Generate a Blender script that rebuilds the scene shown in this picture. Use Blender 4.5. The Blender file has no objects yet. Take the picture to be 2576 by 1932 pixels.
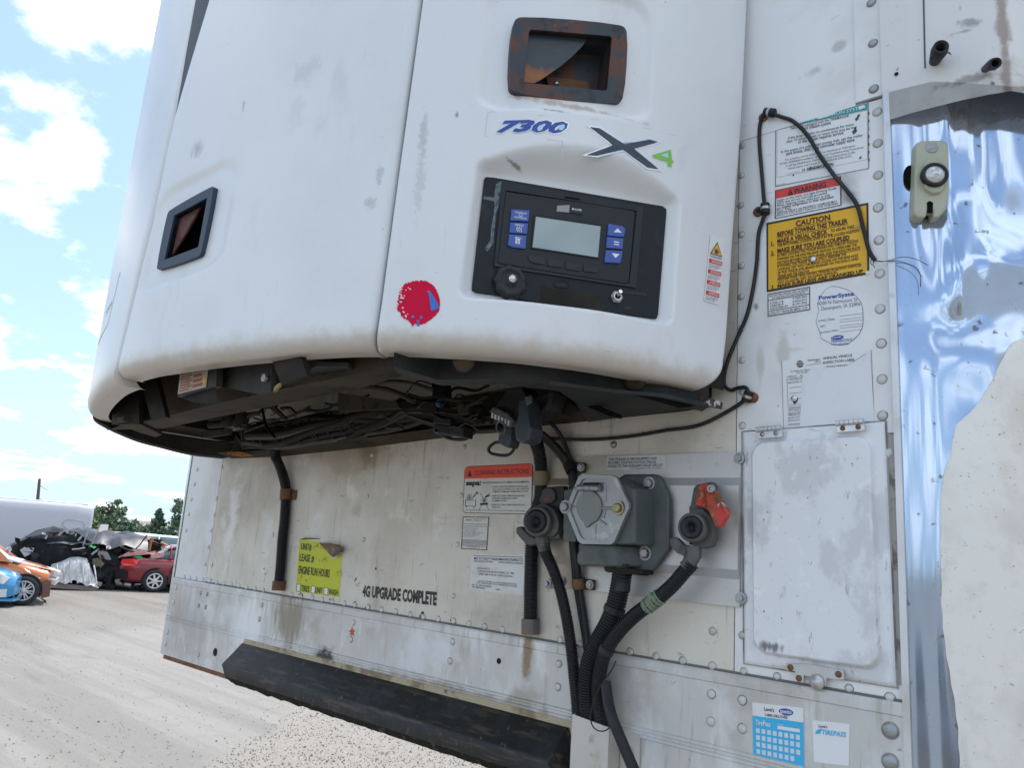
import bpy, math, random
import numpy as np
random.seed(7); np.random.seed(7)
S = bpy.context.scene
COL = S.collection
# ------------------------------------------------------------------ camera
RM = np.array([[0.75109243, 0.65664107, 0.06843007],
               [-0.08328958, 0.19706925, -0.97684521],
               [-0.65492214, 0.72800152, 0.20270857]])
# rows: image right, image down, view direction expressed in world axes
F = 1950.0; CX, CY = 1288.0, 966.0; D = 1.305
CAMP = np.array([0.0, -D, 0.0]); GZ = -2.1
RM = np.array(RM)
cam = bpy.data.cameras.new('camera'); co = bpy.data.objects.new('camera', cam); COL.objects.link(co)
cam.sensor_width = 36.0; cam.lens = 36.0 * F / 2576.0; cam.clip_end = 2000; cam.clip_start = 0.02
def cam_axes():
    # columns of the fitted rotation are world axes in camera space
    X = np.array([0.75109243, -0.08328958, -0.65492214])
    Y = np.array([0.65664107, 0.19706925, 0.72800152])
    Z = np.array([0.06843007, -0.97684521, 0.20270857])
    return X, Y, Z
AX, AY, AZ = cam_axes()
WR = np.stack([AX, AY, AZ], 1)      # cam = WR @ world
from mathutils import Matrix, Vector
_r, _d, _f = WR[0], WR[1], WR[2]
co.matrix_world = Matrix(((_r[0], -_d[0], -_f[0], CAMP[0]), (_r[1], -_d[1], -_f[1], CAMP[1]),
                          (_r[2], -_d[2], -_f[2], CAMP[2]), (0, 0, 0, 1)))
S.camera = co
# ------------------------------------------------------------------ sky, sun, exposure
SUN_EL = math.radians(64); SUN_H = (-0.25, 0.968)
world = bpy.data.worlds.new('World'); S.world = world; world.use_nodes = True
nt = world.node_tree; nt.nodes.clear()
def wn(t, **k):
    n = nt.nodes.new(t)
    for a, b in k.items(): setattr(n, a, b)
    return n
sky = wn('ShaderNodeTexSky'); sky.sky_type = 'NISHITA'; sky.sun_disc = False
sky.sun_elevation = SUN_EL; sky.sun_rotation = math.atan2(SUN_H[0], SUN_H[1])
sky.air_density = 1.0; sky.dust_density = 1.2; sky.ozone_density = 1.2
tc = wn('ShaderNodeTexCoord'); sep = wn('ShaderNodeSeparateXYZ')
nt.links.new(tc.outputs['Generated'], sep.inputs[0])
zc = wn('ShaderNodeMath', operation='MAXIMUM'); zc.inputs[1].default_value = 0.0
nt.links.new(sep.outputs[2], zc.inputs[0])
cmb0 = wn('ShaderNodeCombineXYZ')
for i in (0, 1): nt.links.new(sep.outputs[i], cmb0.inputs[i])
zc2 = wn('ShaderNodeMath', operation='MAXIMUM'); zc2.inputs[1].default_value = 0.04
nt.links.new(sep.outputs[2], zc2.inputs[0]); nt.links.new(zc2.outputs[0], cmb0.inputs[2])
nt.links.new(cmb0.outputs[0], sky.inputs[0])
za = wn('ShaderNodeMath', operation='ADD'); za.inputs[1].default_value = 0.22
nt.links.new(zc.outputs[0], za.inputs[0])
cmb = wn('ShaderNodeCombineXYZ')
for i in (0, 1):
    dv = wn('ShaderNodeMath', operation='DIVIDE')
    nt.links.new(sep.outputs[i], dv.inputs[0]); nt.links.new(za.outputs[0], dv.inputs[1])
    nt.links.new(dv.outputs[0], cmb.inputs[i])
cmb.inputs[2].default_value = 24.3
n1 = wn('ShaderNodeTexNoise'); n1.inputs['Scale'].default_value = 1.9; n1.inputs['Detail'].default_value = 10
n1.inputs['Roughness'].default_value = 0.60
nt.links.new(cmb.outputs[0], n1.inputs['Vector'])
cr = wn('ShaderNodeMapRange', interpolation_type='SMOOTHSTEP')
cr.inputs['From Min'].default_value = 0.485; cr.inputs['From Max'].default_value = 0.60
nt.links.new(n1.outputs[0], cr.inputs['Value'])
# thick cloud cores turn greyer
cr2 = wn('ShaderNodeMapRange', interpolation_type='SMOOTHSTEP')
cr2.inputs['From Min'].default_value = 0.57; cr2.inputs['From Max'].default_value = 0.70
nt.links.new(n1.outputs[0], cr2.inputs['Value'])
cc = wn('ShaderNodeMix', data_type='RGBA')
cc.inputs[6].default_value = (9.2, 9.2, 9.2, 1); cc.inputs[7].default_value = (4.6, 4.7, 4.95, 1)
nt.links.new(cr2.outputs[0], cc.inputs[0])
# summer haze: the glare near the horizon is held down and a pale blue veil is laid over the clear sky
dk = wn('ShaderNodeMix', data_type='RGBA', blend_type='DARKEN'); dk.inputs[0].default_value = 1.0
dk.inputs[7].default_value = (3.9, 4.5, 5.0, 1); nt.links.new(sky.outputs[0], dk.inputs[6])
veil = wn('ShaderNodeMix', data_type='RGBA'); veil.inputs[0].default_value = .5
veil.inputs[7].default_value = (2.5, 3.7, 5.1, 1); nt.links.new(dk.outputs[2], veil.inputs[6])
mx = wn('ShaderNodeMix', data_type='RGBA')
nt.links.new(cr.outputs[0], mx.inputs[0]); nt.links.new(veil.outputs[2], mx.inputs[6]); nt.links.new(cc.outputs[2], mx.inputs[7])
bg = wn('ShaderNodeBackground'); bg.inputs['Strength'].default_value = 0.095
nt.links.new(mx.outputs[2], bg.inputs['Color'])
wo = wn('ShaderNodeOutputWorld'); nt.links.new(bg.outputs[0], wo.inputs[0])
sl = bpy.data.lights.new('sun', 'SUN'); so = bpy.data.objects.new('sun', sl); COL.objects.link(so)
sl.energy = 2.0; sl.angle = math.radians(0.53); sl.color = (1.0, 0.955, 0.89)
ld = Vector((SUN_H[0] * math.cos(SUN_EL), SUN_H[1] * math.cos(SUN_EL), math.sin(SUN_EL)))
so.rotation_euler = ld.to_track_quat('Z', 'Y').to_euler(); so.location = (0, 0, 20)
S.view_settings.view_transform = 'Standard'; S.view_settings.look = 'None'
S.view_settings.exposure = 1.4; S.view_settings.gamma = 1.0; S.view_settings.use_curve_mapping = False
S.cycles.max_bounces = 7; S.cycles.diffuse_bounces = 4
# ------------------------------------------------------------------ geometry of the view
def ray(px, py): return WR.T @ np.array([px - CX, py - CY, F])
def at(px, py, Y=0.0):
    r = ray(px, py); t = (Y + D) / r[1]; return CAMP + r * t
def atz(px, py, Z):
    r = ray(px, py); t = (Z - CAMP[2]) / r[2]; return CAMP + r * t
def atp(px, py, P, n):
    r = ray(px, py); n = np.array(n, float); t = ((np.array(P) - CAMP) @ n) / (r @ n); return CAMP + r * t
def atd(px, py, d):            # at a horizontal distance
    r = ray(px, py); return CAMP + r * (d / math.hypot(r[0], r[1]))
# zoom-sheet coordinates to photograph pixels
def Zm(ox, oy, k): return lambda x, y: (ox + x * k, oy + y * k)
K = 900 / 2212
r1, r2, r3 = Zm(0, 0, K), Zm(850, 0, K), Zm(1676, 0, K)
r4, r5, r6 = Zm(0, 620, K), Zm(850, 620, K), Zm(1676, 620, K)
r7, r8, r9 = Zm(0, 1257, K), Zm(850, 1257, K), Zm(1676, 1257, K)
KS = 360 / 2212
s2, s3, s4, s5 = Zm(1900, 240, KS), Zm(1900, 500, KS), Zm(1900, 700, KS), Zm(1900, 870, KS)
c6 = Zm(1160, 430, 560 / 2212); n7 = Zm(1150, 1150, 550 / 2212); b8 = Zm(0, 1220, 460 / 2212)
# ------------------------------------------------------------------ materials
def mat(name, col, rough=0.5, metal=0.0, noise=(), spots=(), bump=None, coat=0.0, trans=0.0, emit=None, rvar=None, spec=0.5):
    m = bpy.data.materials.new(name); m.use_nodes = True
    t = m.node_tree; b = t.nodes['Principled BSDF']; L = t.links.new
    b.inputs['Roughness'].default_value = rough; b.inputs['Metallic'].default_value = metal
    if coat: b.inputs['Coat Weight'].default_value = coat; b.inputs['Coat Roughness'].default_value = 0.08
    if trans: b.inputs['Transmission Weight'].default_value = trans
    b.inputs['Specular IOR Level'].default_value = spec
    c4 = tuple(col) + (1,)
    b.inputs['Base Color'].default_value = c4
    if not (noise or spots or bump or rvar): return m
    geo = t.nodes.new('ShaderNodeNewGeometry'); P = geo.outputs['Position']
    def nz(scale, detail=6, rough_=0.6, off=0):
        mp = t.nodes.new('ShaderNodeMapping'); L(P, mp.inputs['Vector'])
        if isinstance(scale, tuple): mp.inputs['Scale'].default_value = scale
        else: mp.inputs['Scale'].default_value = (scale,) * 3
        mp.inputs['Location'].default_value = (off * 3.1, off * 1.7, off * 2.3)
        n = t.nodes.new('ShaderNodeTexNoise'); n.inputs['Scale'].default_value = 1
        n.inputs['Detail'].default_value = detail; n.inputs['Roughness'].default_value = rough_
        L(mp.outputs[0], n.inputs['Vector']); return n.outputs[0]
    cur = None
    def mixin(mask, c2):
        nonlocal cur
        x = t.nodes.new('ShaderNodeMix'); x.data_type = 'RGBA'
        L(mask, x.inputs[0])
        if cur is None: x.inputs[6].default_value = c4
        else: L(cur, x.inputs[6])
        x.inputs[7].default_value = tuple(c2) + (1,); cur = x.outputs[2]
    for i, (c2, sc, lo, hi, amt) in enumerate(noise):
        v = nz(sc, off=i + 1)
        mr = t.nodes.new('ShaderNodeMapRange'); mr.interpolation_type = 'SMOOTHSTEP'
        mr.inputs['From Min'].default_value = lo; mr.inputs['From Max'].default_value = hi
        mr.inputs['To Max'].default_value = amt; L(v, mr.inputs['Value']); mixin(mr.outputs[0], c2)
    for i, (c2, c, rad, ns, amt) in enumerate(spots):
        a = t.nodes.new('ShaderNodeVectorMath'); a.operation = 'SUBTRACT'; L(P, a.inputs[0]); a.inputs[1].default_value = tuple(c)
        q = t.nodes.new('ShaderNodeVectorMath'); q.operation = 'MULTIPLY'; L(a.outputs[0], q.inputs[0])
        q.inputs[1].default_value = tuple(0 if x == 0 else 1 / x for x in rad)
        l = t.nodes.new('ShaderNodeVectorMath'); l.operation = 'LENGTH'; L(q.outputs[0], l.inputs[0])
        v = nz(ns, off=i + 11)
        sb = t.nodes.new('ShaderNodeMath'); sb.operation = 'MULTIPLY_ADD'; L(v, sb.inputs[0]); sb.inputs[1].default_value = 2.2
        L(l.outputs['Value'], sb.inputs[2])
        mr = t.nodes.new('ShaderNodeMapRange'); mr.interpolation_type = 'SMOOTHSTEP'
        mr.inputs['From Min'].default_value = 2.0; mr.inputs['From Max'].default_value = 1.3
        mr.inputs['To Min'].default_value = 0; mr.inputs['To Max'].default_value = amt
        L(sb.outputs[0], mr.inputs['Value']); mixin(mr.outputs[0], c2)
    if cur is not None: L(cur, b.inputs['Base Color'])
    if bump:
        bn = t.nodes.new('ShaderNodeBump'); bn.inputs['Strength'].default_value = bump[1]
        bn.inputs['Distance'].default_value = bump[2] if len(bump) > 2 else 0.003
        L(nz(bump[0], 5, off=5), bn.inputs['Height']); L(bn.outputs[0], b.inputs['Normal'])
    if rvar:
        mr = t.nodes.new('ShaderNodeMapRange'); mr.inputs['From Min'].default_value = .3; mr.inputs['From Max'].default_value = .7
        mr.inputs['To Min'].default_value = rvar[1]; mr.inputs['To Max'].default_value = rvar[2]
        L(nz(rvar[0], 5, off=8), mr.inputs['Value']); L(mr.outputs[0], b.inputs['Roughness'])
    return m
# ------------------------------------------------------------------ mesh helpers
class MB:
    def __init__(s): s.v = []; s.f = []; s.sm = []
    def add(s, vs, fs, smooth=False):
        o = len(s.v); s.v += [tuple(map(float, p)) for p in vs]
        for f in fs: s.f.append(tuple(o + i for i in f)); s.sm.append(smooth)
        return s
    def quad(s, a, b, c, d): return s.add([a, b, c, d], [(0, 1, 2, 3)])
    def poly(s, pts): return s.add(pts, [tuple(range(len(pts)))])
    def prism(s, front, back):
        n = len(front)
        fs = [tuple(range(n)), tuple(range(2 * n - 1, n - 1, -1))]
        fs += [(i, n + i, n + (i + 1) % n, (i + 1) % n) for i in range(n)]
        return s.add(list(front) + list(back), fs)
    def box(s, x0, x1, y0, y1, z0, z1):
        f = [(x0, y0, z0), (x1, y0, z0), (x1, y0, z1), (x0, y0, z1)]
        return s.prism(f, [(p[0], y1, p[2]) for p in f])
    def grid(s, P, smooth=True, close=False):
        n, m = len(P), len(P[0]); vs = [p for row in P for p in row]; fs = []
        for i in range(n - 1):
            for j in range(m if close else m - 1):
                k = (j + 1) % m
                fs.append((i * m + j, i * m + k, (i + 1) * m + k, (i + 1) * m + j))
        return s.add(vs, fs, smooth)
    def tube(s, pts, rad, seg=10, caps=True, smooth=True):
        pts = [np.array(p, float) for p in pts]; n = len(pts)
        rad = rad if hasattr(rad, '__len__') else [rad] * n
        up = np.array([0.13, 0.31, 0.94]); rows = []
        for i in range(n):
            tg = pts[min(i + 1, n - 1)] - pts[max(i - 1, 0)]; tg /= np.linalg.norm(tg) + 1e-12
            a = np.cross(tg, up)
            if np.linalg.norm(a) < 1e-3: a = np.cross(tg, [1, 0, 0])
            a /= np.linalg.norm(a); b = np.cross(a, tg); up = b
            rows.append([pts[i] + rad[i] * (math.cos(2 * math.pi * k / seg) * a + math.sin(2 * math.pi * k / seg) * b) for k in range(seg)])
        s.grid(rows, smooth, True)
        if caps:
            s.poly(rows[0][::-1]); s.poly(rows[-1])
        return s
    def lathe(s, c, axis, prof, seg=20, smooth=True):
        c = np.array(c, float); ax = np.array(axis, float); ax /= np.linalg.norm(ax)
        a = np.cross(ax, [0, 0, 1]); 
        if np.linalg.norm(a) < 1e-3: a = np.cross(ax, [1, 0, 0])
        a /= np.linalg.norm(a); b = np.cross(ax, a)
        rows = [[c + ax * h + r * (math.cos(2 * math.pi * k / seg) * a + math.sin(2 * math.pi * k / seg) * b) for k in range(seg)] for (r, h) in prof]
        return s.grid(rows, smooth, True)
    def build(s, name, m, parent=None, bevel=0, props=None):
        off = np.zeros(3)
        q = parent
        while q is not None:
            off += np.array(q.location); q = q.parent
        me = bpy.data.meshes.new(name); me.from_pydata([(v[0] - off[0], v[1] - off[1], v[2] - off[2]) for v in s.v], [], s.f)
        me.materials.append(m); me.polygons.foreach_set('use_smooth', s.sm); me.update()
        o = bpy.data.objects.new(name, me); COL.objects.link(o)
        if parent is not None: o.parent = parent
        if bevel:
            md = o.modifiers.new('bevel', 'BEVEL'); md.width = bevel; md.segments = 2; md.limit_method = 'ANGLE'
        for k, v in (props or {}).items(): o[k] = v
        return o
def thing(name, label, cat, loc, group=None):
    o = bpy.data.objects.new(name, None); COL.objects.link(o); o.location = tuple(map(float, loc))
    o.empty_display_size = 0.1; o['label'] = label; o['category'] = cat
    if group: o['group'] = group
    return o
def tag(o, label, cat, group=None):
    o['label'] = label; o['category'] = cat
    if group: o['group'] = group
    return o
def spline(pts, n):
    P = [np.array(p, float) for p in pts]; P = [2 * P[0] - P[1]] + P + [2 * P[-1] - P[-2]]
    out = []; m = len(P) - 3
    for i in range(m):
        a, b, c, d = P[i:i + 4]; k = max(2, int(n / m))
        for j in range(k):
            t = j / k; out.append(.5 * ((2 * b) + (c - a) * t + (2 * a - 5 * b + 4 * c - d) * t * t + (3 * b - a - 3 * c + d) * t ** 3))
    out.append(P[-2]); return out
def resample(pts, step):
    P = np.array(pts); d = np.r_[0, np.cumsum(np.linalg.norm(np.diff(P, axis=0), axis=1))]
    n = max(3, int(d[-1] / step)); u = np.linspace(0, d[-1], n)
    return [np.array([np.interp(t, d, P[:, k]) for k in range(3)]) for t in u]
# lettering: outlines of Blender's own font as flat faces
_tc = {}
def glyphs(txt, bold=0.0, shear=0.0):
    key = (txt, bold, shear)
    if key in _tc: return _tc[key]
    cu = bpy.data.curves.new('text', 'FONT'); cu.body = txt; cu.size = 1; cu.resolution_u = 2
    cu.offset = bold; cu.shear = shear; cu.fill_mode = 'FRONT'
    ob = bpy.data.objects.new('text', cu); COL.objects.link(ob)
    me = ob.to_mesh(); v = np.array([(p.co.x, p.co.y) for p in me.vertices]) if len(me.vertices) else np.zeros((0, 2))
    f = [tuple(p.vertices) for p in me.polygons]; ob.to_mesh_clear()
    bpy.data.objects.remove(ob); bpy.data.curves.remove(cu)
    _tc[key] = (v, f); return _tc[key]
class Sheet:
    """a flat print: local u 0..1 left to right, v 0..1 top to bottom, off = height above the surface"""
    def __init__(s, fn): s.fn = fn; s.m = {}
    def mb(s, k): return s.m.setdefault(k, MB())
    def rect(s, k, u0, v0, u1, v1, off=.0009, n=1):
        for i in range(n):
            a = u0 + (u1 - u0) * i / n; b = u0 + (u1 - u0) * (i + 1) / n
            s.mb(k).quad(s.fn(a, v1, off), s.fn(b, v1, off), s.fn(b, v0, off), s.fn(a, v0, off))
    def poly(s, k, pts, off=.0009): s.mb(k).poly([s.fn(u, v, off) for u, v in pts])
    def frame(s, k, u0, v0, u1, v1, tu, tv, off=.0011):
        s.rect(k, u0, v0, u1, v0 + tv, off); s.rect(k, u0, v1 - tv, u1, v1, off)
        s.rect(k, u0, v0 + tv, u0 + tu, v1 - tv, off); s.rect(k, u1 - tu, v0 + tv, u1, v1 - tv, off)
    def text(s, k, txt, u0, u1, v0, v1, bold=0.0, shear=0.0, off=.0014, flip=False, fit=True):
        v, f = glyphs(txt, bold, shear)
        if not len(v): return
        x0, x1 = v[:, 0].min(), v[:, 0].max()
        y0, y1 = (0.0, 0.729) if any(ch.isupper() or ch.isdigit() for ch in txt) else (0.0, 0.55)
        s.mb(k).add([s.fn(u0 + (u1 - u0) * (x - x0) / (x1 - x0), v1 + (v0 - v1) * (y - y0) / (y1 - y0), off) for x, y in v], f)
    def base(s, k, n=1, th=.0006, inset=0.0):
        e = inset
        us = [e + (1 - 2 * e) * i / n for i in range(n + 1)]
        fr = [s.fn(u, 1 - e, th) for u in us] + [s.fn(u, e, th) for u in us[::-1]]
        if n == 1:
            s.mb(k).prism(fr, [s.fn(u, 1 - e, 0) for u in us] + [s.fn(u, e, 0) for u in us[::-1]])
        else:
            for i in range(n):
                a, b = us[i], us[i + 1]
                s.mb(k).prism([s.fn(a, 1 - e, th), s.fn(b, 1 - e, th), s.fn(b, e, th), s.fn(a, e, th)],
                              [s.fn(a, 1 - e, 0), s.fn(b, 1 - e, 0), s.fn(b, e, 0), s.fn(a, e, 0)])
def quadmap(c4, base=0.0, nrm=(0, -1, 0)):
    a, b, c, d = [np.array(p) for p in c4]; nrm = np.array(nrm, float)
    def fn(u, v, off=0.0):
        return (a * (1 - u) + b * u) * (1 - v) + (d * (1 - u) + c * u) * v + nrm * (off + base)
    return fn
def wallmap(tl, tr, br, bl, Y=0.0):
    return quadmap([at(*p, Y) for p in (tl, tr, br, bl)])
# ------------------------------------------------------------------ plan curve of the bowed unit
plan = spline([(-.598, .0, 0), (-.606, -.05, 0), (-.622, -.105, 0), (-.644, -.18, 0), (-.672, -.263, 0), (-.702, -.331, 0), (-.738, -.386, 0), (-.776, -.437, 0), (-.82, -.478, 0), (-.868, -.518, 0), (-.92, -.554, 0),
               (-.995, -.594, 0), (-1.08, -.621, 0), (-1.18, -.643, 0), (-1.30, -.664, 0), (-1.45, -.677, 0), (-1.60, -.681, 0), (-1.78, -.658, 0), (-1.98, -.605, 0), (-2.18, -.542, 0), (-2.32, -.488, 0), (-2.405, -.435, 0), (-2.445, -.37, 0), (-2.46, -.29, 0), (-2.465, -.15, 0), (-2.465, 0, 0)], 520)
plan = np.array([(q[0], q[1]) for q in plan]); pd = np.r_[0, np.cumsum(np.linalg.norm(np.diff(plan, axis=0), axis=1))]
SMAX = pd[-1]
def PC(s): return np.array([np.interp(s, pd, plan[:, 0]), np.interp(s, pd, plan[:, 1])])
def PN(s):
    a, b = PC(min(s + .012, SMAX)), PC(max(s - .012, 0)); t = (a - b) / np.linalg.norm(a - b); return np.array([-t[1], t[0]])
def US(s, z, off=0.0):
    p = PC(s) + PN(s) * off; return (p[0], p[1], z)
PNV = np.array([PN(q) for q in pd])
def usz(px, py, off=0.0):
    r = ray(px, py); best = None
    Q = plan + PNV * off
    A = Q[:-1]; E_ = Q[1:] - A; W0 = A - CAMP[:2]
    den = r[0] * E_[:, 1] - r[1] * E_[:, 0]
    t = (W0[:, 0] * E_[:, 1] - W0[:, 1] * E_[:, 0]) / den; u = (W0[:, 0] * r[1] - W0[:, 1] * r[0]) / den
    ok = np.where((t > 0) & (u >= -1e-7) & (u <= 1 + 1e-7))[0]
    if len(ok):
        i = ok[np.argmin(t[ok])]; best = (t[i], pd[i] + u[i] * (pd[i + 1] - pd[i]))
    if best is None: return None
    return best[1], CAMP[2] + r[2] * best[0]
# ------------------------------------------------------------------ palette
W_ = lambda *a: tuple(a)
sp = lambda p, rx, rz: (tuple(p), (rx, 0, rz))
m_white = mat('white_paint', (.74, .745, .745), .32, noise=[((.56, .55, .52), 5, .50, .70, .5), ((.36, .35, .33), (30, 30, 120), .68, .74, .6), ((.2, .19, .18), 110, .70, .75, .8), ((.50, .47, .42), (26, 26, 5), .62, .78, .35), ((.30, .29, .28), 70, .70, .76, .45)],
              spots=[((.42, .42, .42), at(2125, 470, 0), (.035, 0, .05), 14, .8), ((.30, .29, .28), at(2140, 500, 0), (.022, 0, .022), 18, .95), ((.52, .50, .46), at(1973, 870), (.016, 0, .045), 16, .8),
                     ((.50, .49, .46), at(1915, 925), (.012, 0, .06), 15, .7), ((.25, .25, .25), at(1904, 772), (.008, 0, .012), 40, .95), ((.55, .53, .48), at(1985, 882), (.05, 0, .008), 15, .6),
                     ((.4, .4, .4), at(2116, 118), (.018, 0, .014), 22, .7), ((.45, .45, .45), at(2055, 180), (.02, 0, .012), 25, .7)], bump=(5, .12, .004))
m_kick = mat('kick_plate_paint', (.64, .60, .53), .45, noise=[((.46, .41, .33), 3, .45, .68, .75), ((.30, .26, .20), (34, 34, 5), .58, .74, .6), ((.72, .70, .66), 8, .55, .66, .7), ((.20, .17, .13), (26, 26, 90), .64, .72, .55), ((.24, .21, .17), (120, 120, 14), .62, .70, .6), ((.22, .19, .15), 60, .66, .75, .7), ((.40, .38, .35), (9, 9, 90), .6, .72, .4), ((.27, .23, .18), (70, 70, 5), .60, .74, .55), ((.33, .29, .23), 2.2, .50, .70, .55)],
             spots=[((.16, .10, .05), at(930, 1140), (.05, 0, .09), 22, .85), ((.34, .27, .18), at(900, 1150), (.28, 0, .06), 12, .6), ((.30, .24, .17), at(690, 1180), (.10, 0, .2), 9, .4),
                    ((.40, .29, .15), at(1330, 1600), (.02, 0, .08), 30, .7), ((.45, .42, .37), at(903, 1285), (.03, 0, .03), 28, .9), ((.32, .30, .27), at(600, 1250), (.14, 0, .16), 14, .45), ((.75, .74, .72), at(590, 1290), (.05, 0, .2), 20, .7),
                    ((.33, .31, .28), at(1260, 1560), (.14, 0, .06), 16, .45), ((.32, .27, .20), at(1420, 1320), (.1, 0, .16), 12, .55)], bump=(9, .2, .003))
m_edge = mat('edge_panel_paint', (.64, .64, .64), .4, noise=[((.5, .49, .46), 5, .5, .7, .7), ((.3, .29, .27), 60, .66, .75, .6), ((.36, .34, .31), (60, 60, 6), .60, .72, .6)], bump=(6, .15, .003))
m_alu = mat('weathered_aluminium', (.54, .535, .52), .5, .2, noise=[((.70, .71, .72), (10, 10, 3.5), .48, .64, .8), ((.34, .32, .28), (44, 44, 5), .56, .72, .6), ((.42, .38, .33), 5, .52, .66, .7), ((.66, .67, .68), 9, .55, .68, .6), ((.66, .60, .55), 8, .55, .72, .4), ((.2, .18, .15), 75, .66, .75, .7), ((.30, .26, .20), (80, 80, 4), .60, .72, .6), ((.78, .79, .80), (60, 60, 7), .64, .70, .55)],
            spots=[((.22, .13, .06), at(1334, 1640), (.02, 0, .09), 22, .85), ((.30, .26, .21), at(1334, 1760), (.06, 0, .05), 20, .6), ((.38, .35, .3), at(750, 1570), (.16, 0, .09), 16, .7), ((.70, .71, .72), at(620, 1600), (.12, 0, .2), 24, .7),
                   ((.06, .05, .05), at(828, 1655), (.07, 0, .04), 30, .95), ((.33, .31, .29), at(480, 1560), (.22, 0, .2), 12, .5), ((.23, .19, .13), at(735, 1545), (.13, 0, .10), (60, 60, 8), .75), ((.76, .77, .78), at(640, 1570), (.12, 0, .13), (50, 50, 7), .9), ((.25, .21, .15), at(1150, 1740), (.5, 0, .02), 30, .6), ((.70, .73, .77), at(1060, 1640), (.16, 0, .07), 18, .7)], bump=(12, .15, .003), rvar=(9, .35, .62))
m_alu2 = mat('clean_aluminium', (.62, .63, .65), .42, .6, noise=[((.42, .40, .36), 7, .5, .72, .6), ((.30, .25, .19), 22, .6, .75, .55)], rvar=(8, .3, .55), bump=(9, .1, .002))
m_plate = mat('mounting_plate_metal', (.52, .52, .52), .45, .45, noise=[((.40, .35, .28), 6, .48, .68, .8), ((.27, .22, .16), 28, .58, .75, .7), ((.66, .67, .69), 5, .6, .75, .6)], spots=[((.36, .30, .22), at(1430, 1330), (.12, 0, .2), 14, .8)], bump=(12, .2, .002))
m_rivet = mat('rivet_aluminium', (.56, .56, .55), .45, .25, noise=[((.36, .34, .30), 40, .5, .7, .7), ((.44, .41, .36), 5, .5, .65, .8)])
m_bolt = mat('dull_zinc', (.34, .35, .36), .45, .7, noise=[((.2, .17, .14), 60, .5, .7, .6)])
m_rust = mat('rusty_steel', (.19, .09, .045), .8, .1, noise=[((.10, .045, .022), 30, .45, .65, .9), ((.30, .15, .06), 60, .6, .72, .8)], bump=(60, .5, .002))
m_black = mat('black_rubber', (.018, .018, .020), .5, noise=[((.05, .047, .043), 14, .5, .75, .7)], spec=0.3)
m_hose = mat('black_conduit', (.016, .016, .018), .42, noise=[((.045, .042, .038), 9, .5, .72, .6)], spec=0.3)
m_hose_dusty = mat('dusty_conduit', (.045, .041, .036), .6, noise=[((.105, .09, .072), 12, .45, .7, .8)], spec=0.2)
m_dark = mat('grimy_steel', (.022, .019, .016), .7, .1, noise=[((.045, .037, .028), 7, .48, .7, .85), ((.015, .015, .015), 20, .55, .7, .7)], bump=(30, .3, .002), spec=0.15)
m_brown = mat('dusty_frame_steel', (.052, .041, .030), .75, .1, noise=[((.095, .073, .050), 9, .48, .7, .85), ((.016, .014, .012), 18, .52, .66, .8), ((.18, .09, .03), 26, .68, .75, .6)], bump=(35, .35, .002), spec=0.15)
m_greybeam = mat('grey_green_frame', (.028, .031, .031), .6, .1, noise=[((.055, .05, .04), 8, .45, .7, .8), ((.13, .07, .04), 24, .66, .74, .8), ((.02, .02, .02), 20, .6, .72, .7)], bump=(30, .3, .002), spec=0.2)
m_void = mat('void_black', (.008, .008, .009), .9, spec=0.05)  # near-black that gives hollows and slots their darkness; also on some plates
_v = lambda px, py: at(px, py, -.6)
def onU(px, py):
    q = usz(px, py); return US(q[0], q[1])
m_shell = mat('white_shell_plastic', (.69, .705, .715), .34, noise=[((.58, .585, .59), 3, .45, .75, .5), ((.55, .52, .47), (11, 11, 4), .62, .8, .4), ((.22, .22, .22), 90, .715, .76, .6), ((.42, .42, .42), (60, 60, 22), .70, .77, .5), ((.50, .49, .46), (160, 160, 9), .66, .74, .35), ((.30, .29, .28), (45, 45, 140), .70, .75, .6), ((.46, .45, .42), (7, 7, 3), .60, .76, .35), ((.18, .17, .16), 240, .70, .75, .6)],
              spots=[((.46, .47, .48), onU(770, 180), (.05, 0, .04), 48, .42), ((.52, .53, .54), onU(745, 280), (.03, 0, .05), 48, .4), ((.30, .30, .30), onU(612, 265), (.006, 0, .018), 90, .6),
                     ((.30, .30, .31), onU(495, 375), (.035, 0, .03), (150, 150, 30), .65), ((.40, .41, .41), onU(1073, 340), (.010, 0, .055), 120, .62), ((.45, .46, .46), onU(1065, 460), (.010, 0, .08), 130, .5),
                     ((.22, .22, .22), onU(1158, 292), (.004, 0, .010), 60, .9), ((.2, .2, .2), onU(1398, 282), (.018, 0, .004), 90, .75), ((.25, .22, .18), onU(1275, 402), (.005, 0, .009), 60, .9),
                     ((.36, .36, .36), onU(930, 510), (.012, 0, .018), 110, .55), ((.36, .36, .36), onU(955, 440), (.009, 0, .028), 110, .55),
                     ((.33, .20, .11), onU(1440, 266), (.09, 0, .008), 60, .6)],
              bump=(4, .06, .006))
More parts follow.
